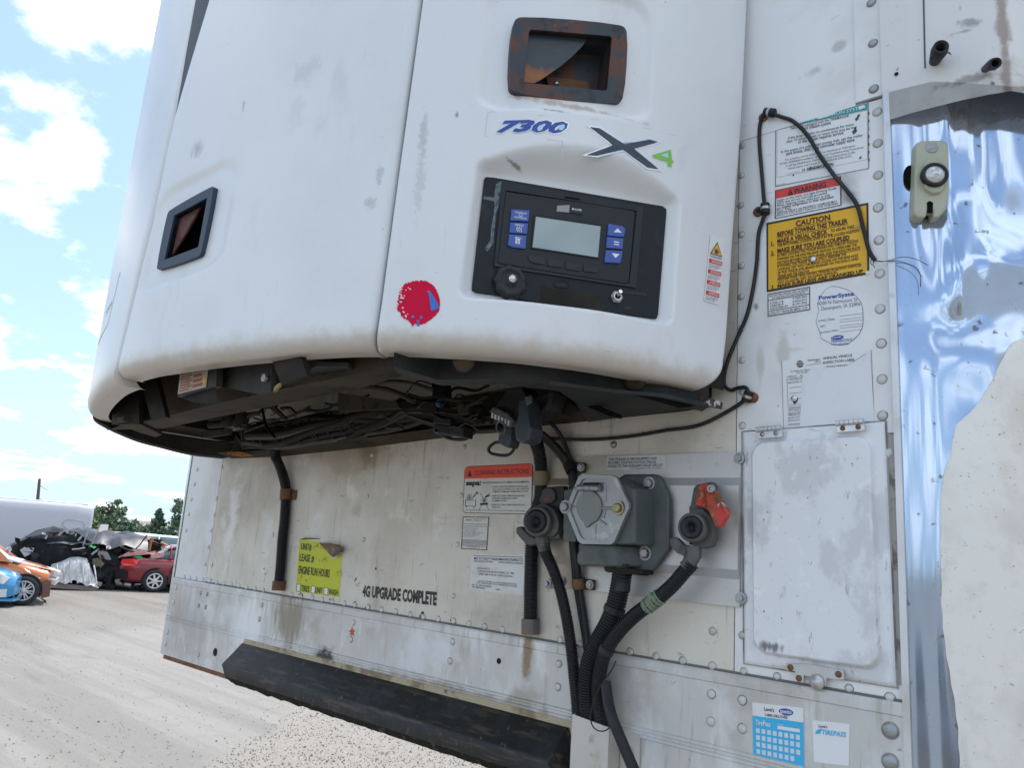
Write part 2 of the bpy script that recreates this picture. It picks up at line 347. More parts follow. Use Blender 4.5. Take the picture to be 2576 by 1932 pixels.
def add_lip_dirt(m):
    # road dirt that has settled in the rolled lower edge
    t = m.node_tree; L = t.links.new; b = t.nodes['Principled BSDF']; src = b.inputs['Base Color'].links[0].from_socket
    g = t.nodes.new('ShaderNodeNewGeometry'); s = t.nodes.new('ShaderNodeSeparateXYZ'); L(g.outputs['Position'], s.inputs[0])
    n = t.nodes.new('ShaderNodeTexNoise'); n.inputs['Scale'].default_value = 28; n.inputs['Detail'].default_value = 9; n.inputs['Roughness'].default_value = .7; L(g.outputs['Position'], n.inputs['Vector'])
    a = t.nodes.new('ShaderNodeMath'); a.operation = 'MULTIPLY_ADD'; a.inputs[1].default_value = .06; L(n.outputs[0], a.inputs[0]); L(s.outputs[2], a.inputs[2])
    r = t.nodes.new('ShaderNodeMapRange'); r.interpolation_type = 'SMOOTHSTEP'; r.inputs['From Min'].default_value = .366; r.inputs['From Max'].default_value = .318
    r.inputs['To Min'].default_value = 0; r.inputs['To Max'].default_value = .62; L(a.outputs[0], r.inputs['Value'])
    x = t.nodes.new('ShaderNodeMix'); x.data_type = 'RGBA'; L(r.outputs[0], x.inputs[0]); L(src, x.inputs[6]); x.inputs[7].default_value = (.40, .31, .20, 1)
    L(x.outputs[2], b.inputs['Base Color'])
add_lip_dirt(m_shell)
m_frame_rust = mat('rust_worn_latch_steel', (.045, .055, .065), .5, .2, noise=[((.12, .05, .03), 14, .46, .60, .85), ((.03, .035, .04), 30, .55, .65, .8), ((.22, .09, .04), 45, .62, .72, .7)], bump=(60, .4, .001), spec=0.25)
m_frame_blue = mat('slate_latch_plastic', (.035, .055, .08), .5, noise=[((.07, .06, .055), 30, .55, .7, .5)], spec=0.3)
m_paddle = mat('latch_paddle_steel', (.035, .045, .055), .42, .3, noise=[((.075, .075, .075), 60, .62, .7, .5)], spots=[((.25, .085, .025), at(1350, 200, -.42), (.06, 0, .03), 40, .9)])
m_paddle_rust = mat('rusty_paddle', (.13, .055, .04), .7, .1, noise=[((.07, .03, .025), 80, .45, .6, .8)])
m_panel = mat('black_control_plastic', (.013, .016, .021), .42, noise=[((.03, .033, .038), 20, .55, .75, .6)], bump=(90, .12, .001), spec=0.2)
m_panel2 = mat('black_bezel_plastic', (.020, .023, .028), .38, noise=[((.035, .037, .04), 26, .55, .75, .5)], spec=0.22)
m_lcd = mat('grey_lcd_glass', (.16, .25, .27), .06, coat=.8)
m_button = mat('blue_button', (.035, .085, .34), .4, noise=[((.05, .11, .40), 60, .5, .7, .5)])
m_key = mat('black_soft_key', (.025, .024, .025), .35, spec=0.25)
m_print_white = mat('white_print', (.72, .74, .76), .6)
m_grey_print = mat('grey_print', (.045, .05, .058), .6)
m_ink = mat('black_ink', (.02, .02, .022), .6)
m_ink_worn = mat('worn_black_ink', (.06, .06, .065), .6, noise=[((.45, .45, .45), 160, .60, .66, .9)])
m_blue_ink = mat('blue_ink', (.03, .07, .33), .5)
m_brown_ink = mat('brown_black_ink', (.055, .02, .012), .6)
m_paper = mat('white_sticker_vinyl', (.72, .735, .745), .4, noise=[((.6, .6, .58), 9, .5, .75, .5), ((.4, .4, .39), 90, .70, .75, .5)])
m_paper2 = mat('grimy_sticker_vinyl', (.60, .595, .56), .5, noise=[((.45, .43, .38), 14, .5, .72, .6), ((.3, .28, .25), 90, .68, .75, .5)])
m_foil = mat('silver_foil', (.62, .63, .63), .5, .25, noise=[((.45, .44, .42), 16, .5, .72, .6)])
m_red = mat('red_print', (.62, .045, .04), .45, noise=[((.48, .05, .04), 40, .5, .7, .6)])
m_orange_red = mat('orange_red_print', (.72, .055, .02), .45, noise=[((.6, .06, .03), 40, .5, .7, .6)])
m_teal = mat('teal_print', (.0, .29, .32), .45)
m_yellow = mat('amber_print', (.72, .40, .005), .45, noise=[((.60, .34, .02), 18, .5, .75, .6)], spots=[((.35, .24, .05), at(2160, 575), (.03, 0, .008), 40, .8)])
m_lime = mat('lime_print', (.50, .53, .012), .5, noise=[((.40, .42, .04), 30, .55, .72, .6)])
m_sky_print = mat('sky_blue_print', (.035, .42, .72), .45, noise=[((.10, .48, .72), 40, .55, .72, .6)])
m_green = mat('green_print', (.20, .50, .05), .4)
m_navy = mat('navy_badge', (.022, .035, .055), .35)
m_silver = mat('silver_badge_edge', (.60, .64, .68), .3, .6)
m_steel = mat('bright_steel', (.62, .62, .60), .25, .9)
m_nose = mat('grey_green_casting', (.085, .10, .097), .5, .15, noise=[((.135, .145, .14), 12, .5, .7, .7), ((.05, .058, .055), 20, .55, .72, .7), ((.32, .32, .3), 80, .70, .75, .7)], bump=(40, .15, .001), spec=0.3)
m_cast = mat('cast_aluminium', (.30, .31, .32), .45, .65, noise=[((.26, .26, .26), 14, .5, .7, .7), ((.52, .53, .54), 30, .58, .7, .5), ((.35, .27, .22), 20, .64, .75, .5)], bump=(50, .2, .001))
m_glad = mat('dirty_gladhand_casting', (.10, .10, .095), .6, .3, noise=[((.17, .16, .145), 16, .5, .7, .8), ((.05, .048, .045), 24, .55, .7, .7)], bump=(50, .3, .001), spec=0.3)
m_redrust = mat('chipped_red_paint', (.20, .07, .03), .65, .1, noise=[((.50, .045, .035), 34, .50, .545, 1.0), ((.62, .16, .10), 60, .60, .66, .8), ((.38, .17, .03), 60, .6, .68, .8), ((.10, .045, .02), 40, .62, .7, .7)], bump=(60, .5, .002))
m_khaki = mat('khaki_lamp_plastic', (.40, .41, .31), .45, noise=[((.32, .33, .24), 20, .5, .7, .6)])
m_lens = mat('clear_lens', (.5, .52, .5), .08, .3, coat=.6)
m_tape = mat('green_tape', (.16, .20, .13), .6, noise=[((.10, .13, .08), 50, .5, .7, .7)])
m_spray = mat('red_spray_paint', (.58, .002, .040), .5, noise=[((.46, .003, .035), 20, .5, .7, .6)], spec=.15)
m_spray_blue = mat('blue_sticker_remnant', (.04, .14, .50), .4)
m_beige_seal = mat('beige_sealant_strip', (.42, .35, .24), .8, noise=[((.20, .15, .09), 16, .48, .66, .9), ((.05, .04, .03), 40, .6, .7, .8)], bump=(40, .6, .003))
m_bolster = mat('worn_black_bolster', (.018, .017, .0165), .5, .0, noise=[((.085, .068, .046), (9, 60, 60), .50, .70, .85), ((.038, .038, .038), 9, .5, .7, .7), ((.16, .14, .11), (70, 70, 20), .62, .72, .7), ((.11, .055, .03), 7, .66, .74, .7)], bump=(26, .5, .004), spec=0.3)
m_grease = mat('greasy_dirt', (.022, .019, .016), .8, noise=[((.10, .085, .065), 40, .56, .66, .8)], bump=(60, .9, .006), spec=0.1)
# polished stainless: a mirror under a film of dirt
def polished():
    m = mat('polished_stainless', (.36, .46, .62), .10, 1.0, bump=(22, .04, .0015)); t = m.node_tree; L = t.links.new
    b = t.nodes['Principled BSDF']; o = t.nodes['Material Output']
    d = t.nodes.new('ShaderNodeBsdfDiffuse'); g = t.nodes.new('ShaderNodeNewGeometry')
    n = t.nodes.new('ShaderNodeTexNoise'); n.inputs['Scale'].default_value = 60; n.inputs['Detail'].default_value = 6; L(g.outputs['Position'], n.inputs['Vector'])
    mr = t.nodes.new('ShaderNodeMapRange'); mr.inputs['From Min'].default_value = .62; mr.inputs['From Max'].default_value = .72; mr.interpolation_type = 'SMOOTHSTEP'; L(n.outputs[0], mr.inputs['Value'])
    cx = t.nodes.new('ShaderNodeMix'); cx.data_type = 'RGBA'; L(mr.outputs[0], cx.inputs[0]); cx.inputs[6].default_value = (.74, .72, .68, 1); cx.inputs[7].default_value = (.16, .14, .11, 1)
    L(cx.outputs[2], d.inputs[0])
    n2 = t.nodes.new('ShaderNodeTexNoise'); n2.inputs['Scale'].default_value = 5; n2.inputs['Detail'].default_value = 7; L(g.outputs['Position'], n2.inputs['Vector'])
    m2 = t.nodes.new('ShaderNodeMapRange'); m2.inputs['From Min'].default_value = .35; m2.inputs['From Max'].default_value = .7; m2.inputs['To Min'].default_value = .10; m2.inputs['To Max'].default_value = .26; L(n2.outputs[0], m2.inputs['Value'])
    mxs = t.nodes.new('ShaderNodeMath'); mxs.operation = 'MAXIMUM'; L(m2.outputs[0], mxs.inputs[0])
    m3 = t.nodes.new('ShaderNodeMath'); m3.operation = 'MULTIPLY'; m3.inputs[1].default_value = .8; L(mr.outputs[0], m3.inputs[0]); L(m3.outputs[0], mxs.inputs[1])
    x = t.nodes.new('ShaderNodeMixShader'); L(mxs.outputs[0], x.inputs[0]); L(b.outputs[0], x.inputs[1]); L(d.outputs[0], x.inputs[2]); L(x.outputs[0], o.inputs['Surface'])
    return m
m_mirror = polished()
# ------------------------------------------------------------------ ground
m_ground = mat('gravel_yard', (0.170, 0.154, 0.138), .9, noise=[((0.216, 0.200, 0.183), (.16, .9, 1), .45, .6, .8), ((0.147, 0.130, 0.115), (.25, .6, 1), .52, .7, .8), ((0.135, 0.122, 0.108), 9, .55, .72, .6), ((0.268, 0.253, 0.234), 24, .58, .7, .7), ((0.110, 0.100, 0.091), 38, .70, .76, .8)], bump=(22, .6, .02))
gb = MB(); R_ = 900
gb.quad((-R_, -R_, GZ), (R_, -R_, GZ), (R_, R_, GZ), (-R_, R_, GZ))
g = gb.build('ground', m_ground); g['kind'] = 'structure'
# packed lane, loose near bank and rutted far side as bands of one surface
def ground_bands(m):
    t = m.node_tree; L = t.links.new; b = t.nodes['Principled BSDF']; src = b.inputs['Base Color'].links[0].from_socket
    g = t.nodes.new('ShaderNodeNewGeometry')
    def noise(scale, det, rot=0, sc=(1, 1, 1)):
        mp = t.nodes.new('ShaderNodeMapping'); mp.inputs['Rotation'].default_value = (0, 0, -rot); mp.inputs['Scale'].default_value = sc; L(g.outputs['Position'], mp.inputs['Vector'])
        n = t.nodes.new('ShaderNodeTexNoise'); n.inputs['Scale'].default_value = scale; n.inputs['Detail'].default_value = det; n.inputs['Roughness'].default_value = .65; L(mp.outputs[0], n.inputs['Vector']); return n.outputs[0]
    def band(p, q, w, amp, ns):
        P, Q = atz(*p, GZ), atz(*q, GZ); d = (Q - P)[:2]; d = d / np.linalg.norm(d); n = np.array([-d[1], d[0]])
        v = t.nodes.new('ShaderNodeVectorMath'); v.operation = 'DOT_PRODUCT'; L(g.outputs['Position'], v.inputs[0]); v.inputs[1].default_value = (n[0], n[1], 0)
        a_ = t.nodes.new('ShaderNodeMath'); a_.operation = 'MULTIPLY_ADD'; L(noise(ns, 8), a_.inputs[0]); a_.inputs[1].default_value = amp; L(v.outputs['Value'], a_.inputs[2])
        r = t.nodes.new('ShaderNodeMapRange'); r.interpolation_type = 'SMOOTHSTEP'; c = float(P[:2] @ n) + amp * .5
        r.inputs['From Min'].default_value = c - w; r.inputs['From Max'].default_value = c + w; L(a_.outputs[0], r.inputs['Value']); return r.outputs[0], math.atan2(d[1], d[0])
    m1, an = band((640, 1850), (905, 1690), .16, 1.3, 1.1); m2, an2 = band((0, 1630), (407, 1570), .5, 2.4, .6)
    tr = noise(1.0, 5, an2, (.10, 1.9, 1))
    def mixc(fac, a_, c_, amt=1.0):
        x = t.nodes.new('ShaderNodeMix'); x.data_type = 'RGBA'
        if amt != 1.0:
            k = t.nodes.new('ShaderNodeMath'); k.operation = 'MULTIPLY'; k.inputs[1].default_value = amt; L(fac, k.inputs[0]); fac = k.outputs[0]
        L(fac, x.inputs[0])
        if isinstance(a_, tuple): x.inputs[6].default_value = a_ + (1,)
        else: L(a_, x.inputs[6])
        if isinstance(c_, tuple): x.inputs[7].default_value = c_ + (1,)
        else: L(c_, x.inputs[7])
        return x.outputs[2]
    def rng_(v, lo, hi):
        r = t.nodes.new('ShaderNodeMapRange'); r.interpolation_type = 'SMOOTHSTEP'; r.inputs['From Min'].default_value = lo; r.inputs['From Max'].default_value = hi; L(v, r.inputs['Value']); return r.outputs[0]
    lane = mixc(rng_(tr, .42, .62), (0.187, 0.177, 0.165), (0.238, 0.225, 0.211)); lane = mixc(rng_(noise(30, 6), .62, .72), lane, (0.118, 0.111, 0.103), .55); lane = mixc(rng_(noise(2.5, 8), .5, .7), lane, (0.207, 0.191, 0.175), .7)
    lane = mixc(rng_(noise(1.3, 9, an2, (.25, 1, 1)), .60, .70), lane, (0.137, 0.125, 0.114), .5)
    far = mixc(rng_(tr, .45, .60), src, (0.202, 0.190, 0.174), .8)
    near = mixc(rng_(noise(46, 4), .48, .60), (0.225, 0.205, 0.186), (0.280, 0.261, 0.241)); near = mixc(rng_(noise(75, 3), .60, .68), near, (0.080, 0.073, 0.065), .85)
    L(mixc(m2, mixc(m1, near, lane), far) if BANDS else src, b.inputs['Base Color'])
BANDS = True
ground_bands(m_ground)
m_stone = mat('loose_stone', (0.206, 0.190, 0.173), .9, noise=[((0.103, 0.094, 0.084), 7, .5, .6, .9), ((0.296, 0.279, 0.259), 9, .56, .64, .8)])
st = MB(); rng = np.random.default_rng(3)
def rock(mb, c, r):
    vs = []
    for (x, y, z) in ((1, 0, 0), (-1, 0, 0), (0, 1, 0), (0, -1, 0), (0, 0, 1), (0, 0, -.4)):
        vs.append((c[0] + x * r * rng.uniform(.6, 1.3), c[1] + y * r * rng.uniform(.6, 1.3), c[2] + z * r * rng.uniform(.5, .9)))
    mb.add(vs, [(0, 2, 4), (2, 1, 4), (1, 3, 4), (3, 0, 4), (2, 0, 5), (1, 2, 5), (3, 1, 5), (0, 3, 5)])
for i in range(22000):
    px = rng.uniform(-150, 1500); py = 1440 + 560 * rng.uniform(0, 1) ** 1.0
    near = px > 640 + (1850 - py) * 1.66; lane_ = (not near) and py > 1630 - px * .15
    if rng.uniform() > (1 if near else .10 if lane_ else .45): continue
    p = atz(px, py, GZ)
    if np.linalg.norm(p - CAMP) > 26: continue
    rock(st, (p[0], p[1], GZ + .004), rng.uniform(.004, .011) * (1.8 if rng.uniform() < .05 else 1))
so_ = st.build('gravel_stones', m_stone); so_['kind'] = 'stuff'
# ------------------------------------------------------------------ the trailer
XL, XR, ZB, ZT = -2.655, -0.352, -0.437, 2.25
trailer = thing('refrigerated_trailer', 'front wall of a white box trailer with riveted panels and a dented polished corner', 'trailer', (-1.45, 0.3, GZ))
T = trailer
# body behind the front wall
b = MB(); b.box(XL + .002, XR - .002, .006, .03, ZB + .02, ZT); b.build('wall_backing', m_edge, T)
def plate(px, th=.003, Y=-.001):
    fr = [at(x, y, Y - th) for x, y in px]; return MB().prism(fr, [(p[0], Y + .004, p[2]) for p in fr])
seamL, seamR = -2.441, -0.619
zrl, zrr = -.188, -.192            # top of the bottom rail, left and right
def wp(x0, x1, z0, z1, Y=-.001, th=.003):
    return MB().box(x0, x1, Y - th, Y + .004, z0, z1)
wp(seamL + .001, seamR - .001, zrl + .001, ZT).build('kick_panel', m_kick, T)
wp(XL + .002, seamL - .001, zrl + .001, ZT).build('edge_panel', m_edge, T)
wp(seamR + .001, XR, zrl + .001, .80).build('side_panel', m_white, T)
wp(seamR + .001, -.400, .80, ZT, Y=-.003).build('upper_panel', m_white, T)
tl, tr = at(2170, 0), at(2227, 241)
zt0 = at(2200, 250)[2]
wp(-.399, -.3545, zt0, ZT, Y=-.006).build('bolt_strip', m_white, T)
# rail along the bottom, with its rolled ridges
prof = [(.002, zrl), (-.010, zrl), (-.012, zrl - .004), (-.012, zrl - .018), (-.0095, zrl - .020), (-.0095, zrl - .118), (-.013, zrl - .120), (-.013, zrl - .124), (-.010, zrl - .126), (-.010, zrl - .130), (-.013, zrl - .132), (-.013, zrl - .136), (-.0095, zrl - .138), (-.0095, ZB), (.02, ZB)]
MB().grid([[(x, y, z) for (y, z) in prof] for x in (XL - .004, XR - .001)], smooth=False).build('bottom_rail', m_alu, T)
MB().box(XL + .01, XR, -.006, .06, ZB - .014, ZB - .0005).build('bottom_lip', m_rust, T)
MB().box(seamL, XR, -.006, -.0005, zrl - .001, zrl + .004).build('sealant_bead', mat('dark_sealant', (.16, .145, .12), .8), T)
# left corner extrusion and side wall
cp = [(XL - .004, -.006), (XL - .02, -.004), (XL - .034, .004), (XL - .043, .018), (XL - .046, .04), (XL - .046, .10)]
MB().grid([[(x, y, z) for (x, y) in cp] for z in (ZB, ZT)]).build('corner_post', m_alu2, T)
MB().box(XL - .045, XL - .004, .10, 9, ZB, ZT).build('side_wall', m_edge, T)
MB().box(XL - .04, -.03, .04, 9, ZT - .02, ZT + .03).build('roof', m_edge, T)
fl = MB(); fl.box(XL, -.04, .1, 9, ZB + .02, ZB + .1)
for k in range(12): fl.box(XL, -.04, .5 + k * .7, .58 + k * .7, ZB - .06, ZB + .02)
fl.build('floor', m_dark, T)
# polished corner with dents
cprof = spline([(-.3505, -.006, 0), (-.335, -.003, 0), (-.31, .004, 0), (-.28, .014, 0), (-.25, .028, 0), (-.215, .050, 0), (-.18, .080, 0), (-.145, .120, 0), (-.11, .172, 0), (-.08, .235, 0), (-.055, .31, 0), (-.04, .40, 0), (-.035, .6, 0)], 72)
cprof = [np.array([q[0], q[1]]) for q in cprof]
dents = []
for (px, py, rx, rz, a) in [(2440, 480, .03, .05, .006), (2360, 560, .02, .10, .008), (2500, 660, .035, .035, -.006), (2420, 820, .05, .035, .006), (2330, 360, .012, .12, .004), (2380, 250, .01, .10, -.006), (2480, 380, .012, .09, .007),
                            (2540, 560, .03, .06, .006), (2530, 760, .04, .05, .005), (2320, 1100, .012, .16, .0020), (2360, 1180, .012, .20, -.0015), (2450, 1000, .03, .06, .004), (2350, 1500, .012, .28, -.0012), (2400, 1560, .012, .3, .001), (2340, 1800, .015, .3, .0012), (2410, 700, .015, .06, -.008)]:
    dents.append((px, py, rx, rz, a))
def wave(x, z):
    return .00035 * math.sin(31 * x + 2.2 * math.sin(7 * z)) * math.sin(5.3 * z + 9 * x) + .00012 * math.sin(77 * x + 3 * z + 2 * math.sin(9 * z))
zc_ = list(np.linspace(ZB - .02, .92, 190)) + [1.2, 1.6, ZT]
dl = []
for (px, py, rx, rz, a) in dents:
    # find the sheet point under the pixel
    best = None
    for q in cprof:
        p = atp(px, py, (q[0], q[1], 0), (0.45, -0.9, 0)); e = (p[0] - q[0]) ** 2 + (p[1] - q[1]) ** 2
        if best is None or e < best[0]: best = (e, q[0], p[2])
    dl.append((best[1], best[2], rx, rz, a))
rows = []
for z in zc_:
    row = []
    for i, q in enumerate(cprof):
        tg = cprof[min(i + 1, len(cprof) - 1)] - cprof[max(i - 1, 0)]; tg /= np.linalg.norm(tg); n = np.array([tg[1], -tg[0]])
        h = wave(q[0], z) * min(1, max(0, (q[0] + .345) / .04))
        for (dx, dz, rx, rz, a) in dl:
            e = ((q[0] - dx) / rx) ** 2 + ((z - dz) / rz) ** 2
            if e < 9: h -= a * math.exp(-e)
        row.append((q[0] + n[0] * h, q[1] + n[1] * h, z))
    rows.append(row)
MB().grid(rows).build('corner_panel', m_mirror, T)
# pale matte film on the corner's lower right; its grey spots paint a soft shadow
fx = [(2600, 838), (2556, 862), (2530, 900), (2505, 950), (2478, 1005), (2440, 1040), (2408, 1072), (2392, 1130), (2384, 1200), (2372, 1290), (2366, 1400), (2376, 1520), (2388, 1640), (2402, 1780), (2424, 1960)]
def on_corner(px, py):
    best = None
    for i in range(len(cprof) - 1):
        q = .5 * (cprof[i] + cprof[i + 1]); tg = cprof[i + 1] - cprof[i]; p = atp(px, py, (q[0], q[1], 0), (tg[1], -tg[0], 0)); e = (p[0] - q[0]) ** 2 + (p[1] - q[1]) ** 2
        if best is None or e < best[0]: best = (e, i, p[2])
    return best[1], best[2]
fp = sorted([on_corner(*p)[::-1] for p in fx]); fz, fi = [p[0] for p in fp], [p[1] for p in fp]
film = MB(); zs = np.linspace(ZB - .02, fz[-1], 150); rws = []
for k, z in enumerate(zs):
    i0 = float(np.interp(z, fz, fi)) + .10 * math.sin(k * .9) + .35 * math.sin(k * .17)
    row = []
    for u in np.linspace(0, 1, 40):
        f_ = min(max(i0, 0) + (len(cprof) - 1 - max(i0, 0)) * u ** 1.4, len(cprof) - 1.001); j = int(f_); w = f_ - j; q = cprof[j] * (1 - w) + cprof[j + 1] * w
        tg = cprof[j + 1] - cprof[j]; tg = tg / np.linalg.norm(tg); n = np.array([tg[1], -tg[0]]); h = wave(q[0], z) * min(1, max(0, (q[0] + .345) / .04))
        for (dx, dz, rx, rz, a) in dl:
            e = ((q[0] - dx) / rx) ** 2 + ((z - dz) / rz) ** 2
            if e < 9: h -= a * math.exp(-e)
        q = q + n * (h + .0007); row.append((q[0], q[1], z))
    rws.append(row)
film.grid(rws).build('pale_film', mat('pale_metal_film', (.76, .745, .70), .42, .1, noise=[((.58, .55, .49), 5, .48, .66, .7), ((.66, .62, .54), 18, .54, .66, .6), ((.40, .41, .42), (5, 5, 1.6), .56, .66, .7), ((.20, .18, .15), 150, .64, .70, .75), ((.62, .60, .56), 14, .5, .7, .6), ((.38, .36, .33), 50, .66, .74, .5)], spots=[((.36, .37, .38), (-.125, .16, -.20), (.055, 0, .17), 9, .85), ((.36, .37, .38), (-.10, .19, -.42), (.06, 0, .16), 9, .85)], bump=(30, .15, .002)), T)
eb = MB(); eb.box(-.3525, -.3425, -.0135, -.0075, ZB - .02, zt0 + .005)
eb.build('edge_trim', m_alu2, T)
# hood sheet over the top of the corner
hz0 = at(2227, 230)[2]
hx = [(-.3540, -.013), (-.31, -.015), (-.275, -.013), (-.235, -.010), (-.20, -.004), (-.17, .004), (-.10, .09), (-.02, .19), (-.01, .6)]
hp_ = [(2227, 232), (2268, 224), (2327, 210), (2400, 212), (2470, 216), (2532, 220), (2576, 246)]
def hoodz(px, py, x, y): return at(px, py, y)[2]
hb = [hoodz(*p, *h) for p, h in zip(hp_, hx[:7])]; hb += [hb[-1] - .02, hb[-1] - .02]
m_hood = mat('stained_hood_paint', (.66, .66, .65), .42, noise=[((.45, .41, .37), 12, .52, .72, .7), ((.12, .10, .09), 50, .66, .74, .9)], spots=[((.28, .2, .16), at(2520, 60, -.008), (.012, 0, .3), 26, .8), ((.30, .30, .32), at(2440, 55, -.008), (.022, 0, .012), 50, .9), ((.32, .32, .34), at(2416, 22, -.008), (.006, 0, .016), 50, .9), ((.35, .35, .37), at(2420, 80, -.008), (.02, 0, .006), 50, .9), ((.25, .22, .2), at(2440, 200, -.008), (.07, 0, .012), 40, .8)], bump=(10, .2, .003))
hm = MB(); rows = [[(x, y, z) for (x, y), z in zip(hx, zz)] for zz in (hb, [.75] * 9, [1.2] * 9, [ZT + .02] * 9)]
hm.grid(rows, smooth=False)
hm.grid([[(x, y, z) for (x, y), z in zip(hx, hb)], [(x, y + .006, z) for (x, y), z in zip(hx, hb)], [(x - .0, y + .006, z + .2) for (x, y), z in zip(hx, hb)]], smooth=False)
hm.quad((hx[0][0], hx[0][1], hb[0]), (hx[0][0], hx[0][1], ZT), (hx[0][0], -.006, ZT), (hx[0][0], -.006, hb[0]))
hm.build('corner_hood', m_hood, T)
cr_ = MB(); cr_.tube([at(2323, -20, -.0145), at(2327, 170, -.0145)], .0012, 6); cr_.build('hood_crease', m_grey_print, T)
# rivets
def dome(mb, c, r, h, n=(0, -1, 0)):
    return mb.lathe(c, n, [(r * 1.0, 0), (r * .98, h * .25), (r * .82, h * .68), (r * .5, h * .93), (0.0001, h)], 14)
m_ring = mat('grime_ring', (.36, .34, .30), .8, noise=[((.07, .06, .05), 30, .45, .62, .9), ((.45, .43, .4), 22, .58, .7, .8)], spec=.1)
_shared = {}
def shared(key, fn, m):
    if key not in _shared:
        b = MB(); fn(b); nf = len(b.f); b.lathe((0, 0, 0), (0, -1, 0), [(1.0, .05), (1.09, .045), (1.13, .0)], 14)
        me = bpy.data.meshes.new(key); me.from_pydata(b.v, [], b.f); me.materials.append(m); me.materials.append(m_ring); me.polygons.foreach_set('use_smooth', b.sm); me.polygons.foreach_set('material_index', [0] * nf + [1] * (len(b.f) - nf)); _shared[key] = me
    return _shared[key]
def rivet(px, py, r=.0075, Y=-.004, m=None, name='rivet', h=.0035):
    c = at(px, py, Y); m = m or m_rivet
    me = shared('rivet_%s' % m.name, lambda b: dome(b, (0, 0, 0), 1, .42), m)
    o = bpy.data.objects.new(name, me); COL.objects.link(o); o.parent = T
    o.location = Vector(c) - T.location; r *= .88; o.scale = (r, h * .75 / .42, r); o.rotation_euler = (0, random.uniform(0, 6), 0)
    return o
for x, y in [(2207, 281), (2208, 360), (2209, 440), (2209, 522), (2211, 604), (2213, 688), (2214, 777), (2217, 864), (2219, 954), (2220, 1046), (2235, 1140), (2239, 1757)]: rivet(x, y, .0088)
for x, y in [(2192, 6), (2196, 108), (2198, 223)]: rivet(x, y, .0088, -.009, m_bolt, 'bolt', .006)
for x, y in [(1867, 366), (1865, 441), (1863, 516), (1865, 590), (1865, 668), (1865, 746), (1866, 826), (1867, 906), (1867, 986), (1867, 1071), (1867, 1599), (1871, 1690), (1955, 1703), (2136, 1733)]: rivet(x, y, .0072, -.004)
for x, y in [(1140, 480), (1175, 487), (1212, 492), (1255, 498), (1297, 505), (1340, 515), (1385, 520), (1430, 525), (1477, 535), (1525, 545), (1577, 555), (1630, 565), (1805, 590), (1862, 600), (1930, 610), (1993, 622), (2055, 632), (2130, 645)]: rivet(*r7(x, y), .0085, -.004)
for x, y in [(105, 655), (187, 668), (270, 683), (358, 695), (448, 712), (528, 728), (620, 742), (715, 752), (811, 770), (908, 788), (1018, 808), (1375, 870), (1505, 895), (1805, 945), (1968, 973), (2133, 1000)]: rivet(*r8(x, y), .0085, -.004)
rivet(*r9(285, 1033), .0085, -.004); rivet(*r9(287, 815), .0078, -.004)
for x, y in [(1220, 1380), (1203, 1472), (1185, 1565), (1372, 1365), (1355, 1465), (1338, 1560)]: rivet(*r4(x, y), .0075, -.004)
for x, y in [(1325, 95), (1307, 190), (1290, 295), (1270, 400), (1168, 90), (1152, 190)]: rivet(*r7(x, y), .0075, -.004)
for x, y in [(1240, 577), (1280, 585), (1228, 657), (1270, 665)]: rivet(*r7(x, y), .0075, -.010, m_bolt)
for x, y in [(1617, 652), (1603, 740), (2185, 762), (2170, 868), (1225, 960), (1088, 545), (1072, 635), (1055, 717), (1036, 820), (1022, 890)]: rivet(*r7(x, y), .008, -.010)
for x, y in [(708, 880), (692, 1000), (1367, 1017), (1360, 1160)]: rivet(*r8(x, y), .008, -.010)
for x, y in [(280, 1205), (275, 1375), (470, 1243), (470, 1418)]: rivet(*r9(x, y), .0085, -.010)
for x, y in [(1385, 1430), (1385, 1625)]: rivet(*r9(x, y), .013, -.010, m_bolt, 'bolt', .006)
for x, y in [(160, 247), (740, 278), (715, 597)]: rivet(*r8(x, y), .0068, -.004)
for x, y in [(783, 1240), (210, 1290), (183, 1545), (762, 1540)]: rivet(*r5(x, y), .0068, -.004)
for x, y in [(1310, 405), (1687, 217)]: rivet(*r7(x, y), .0075, -.004)
rivet(*r5(1705, 1225), .008, -.004, m_bolt, 'bolt', .005)
m_hole = mat('dark_hole', (.006, .006, .006), .9)
def hole(px, py, r, Y, sx=1.0):
    c = at(px, py, Y); MB().lathe(c, (0, -1, 0), [(r, .0004), (r * .9, .0008), (.0001, .0006)], 14).build('drilled_hole', m_hole, T)
hole(*r7(1330, 945), .012, -.0102); hole(*r3(1423, 455), .0035, -.0155); hole(*r8(995, 1000), .006, -.0102); hole(*r8(235, 428), .003, -.0042)
# torn sealant round a few broken fasteners
for (x, y) in [r7(1645, 440), r8(125, 505), r8(105, 655), r8(528, 728), r7(1862, 600), r7(2055, 632), r8(187, 668), r8(715, 752)]:
    c = at(x, y, -.004); q = MB()
    for k in range(9):
        a = rng.uniform(0, 6.28); rr = rng.uniform(.007, .013); w = .004
        q.add([(c[0] + rr * math.cos(a) - w * .5, c[1] - .0006, c[2] + rr * math.sin(a)), (c[0] + rr * math.cos(a + .5), c[1] - .0025, c[2] + rr * math.sin(a + .5)), (c[0] + .8 * rr * math.cos(a + .3), c[1] - .0012, c[2] + .8 * rr * math.sin(a + .3) - .004)], [(0, 1, 2)])
    q.build('torn_sealant', m_grease, T)
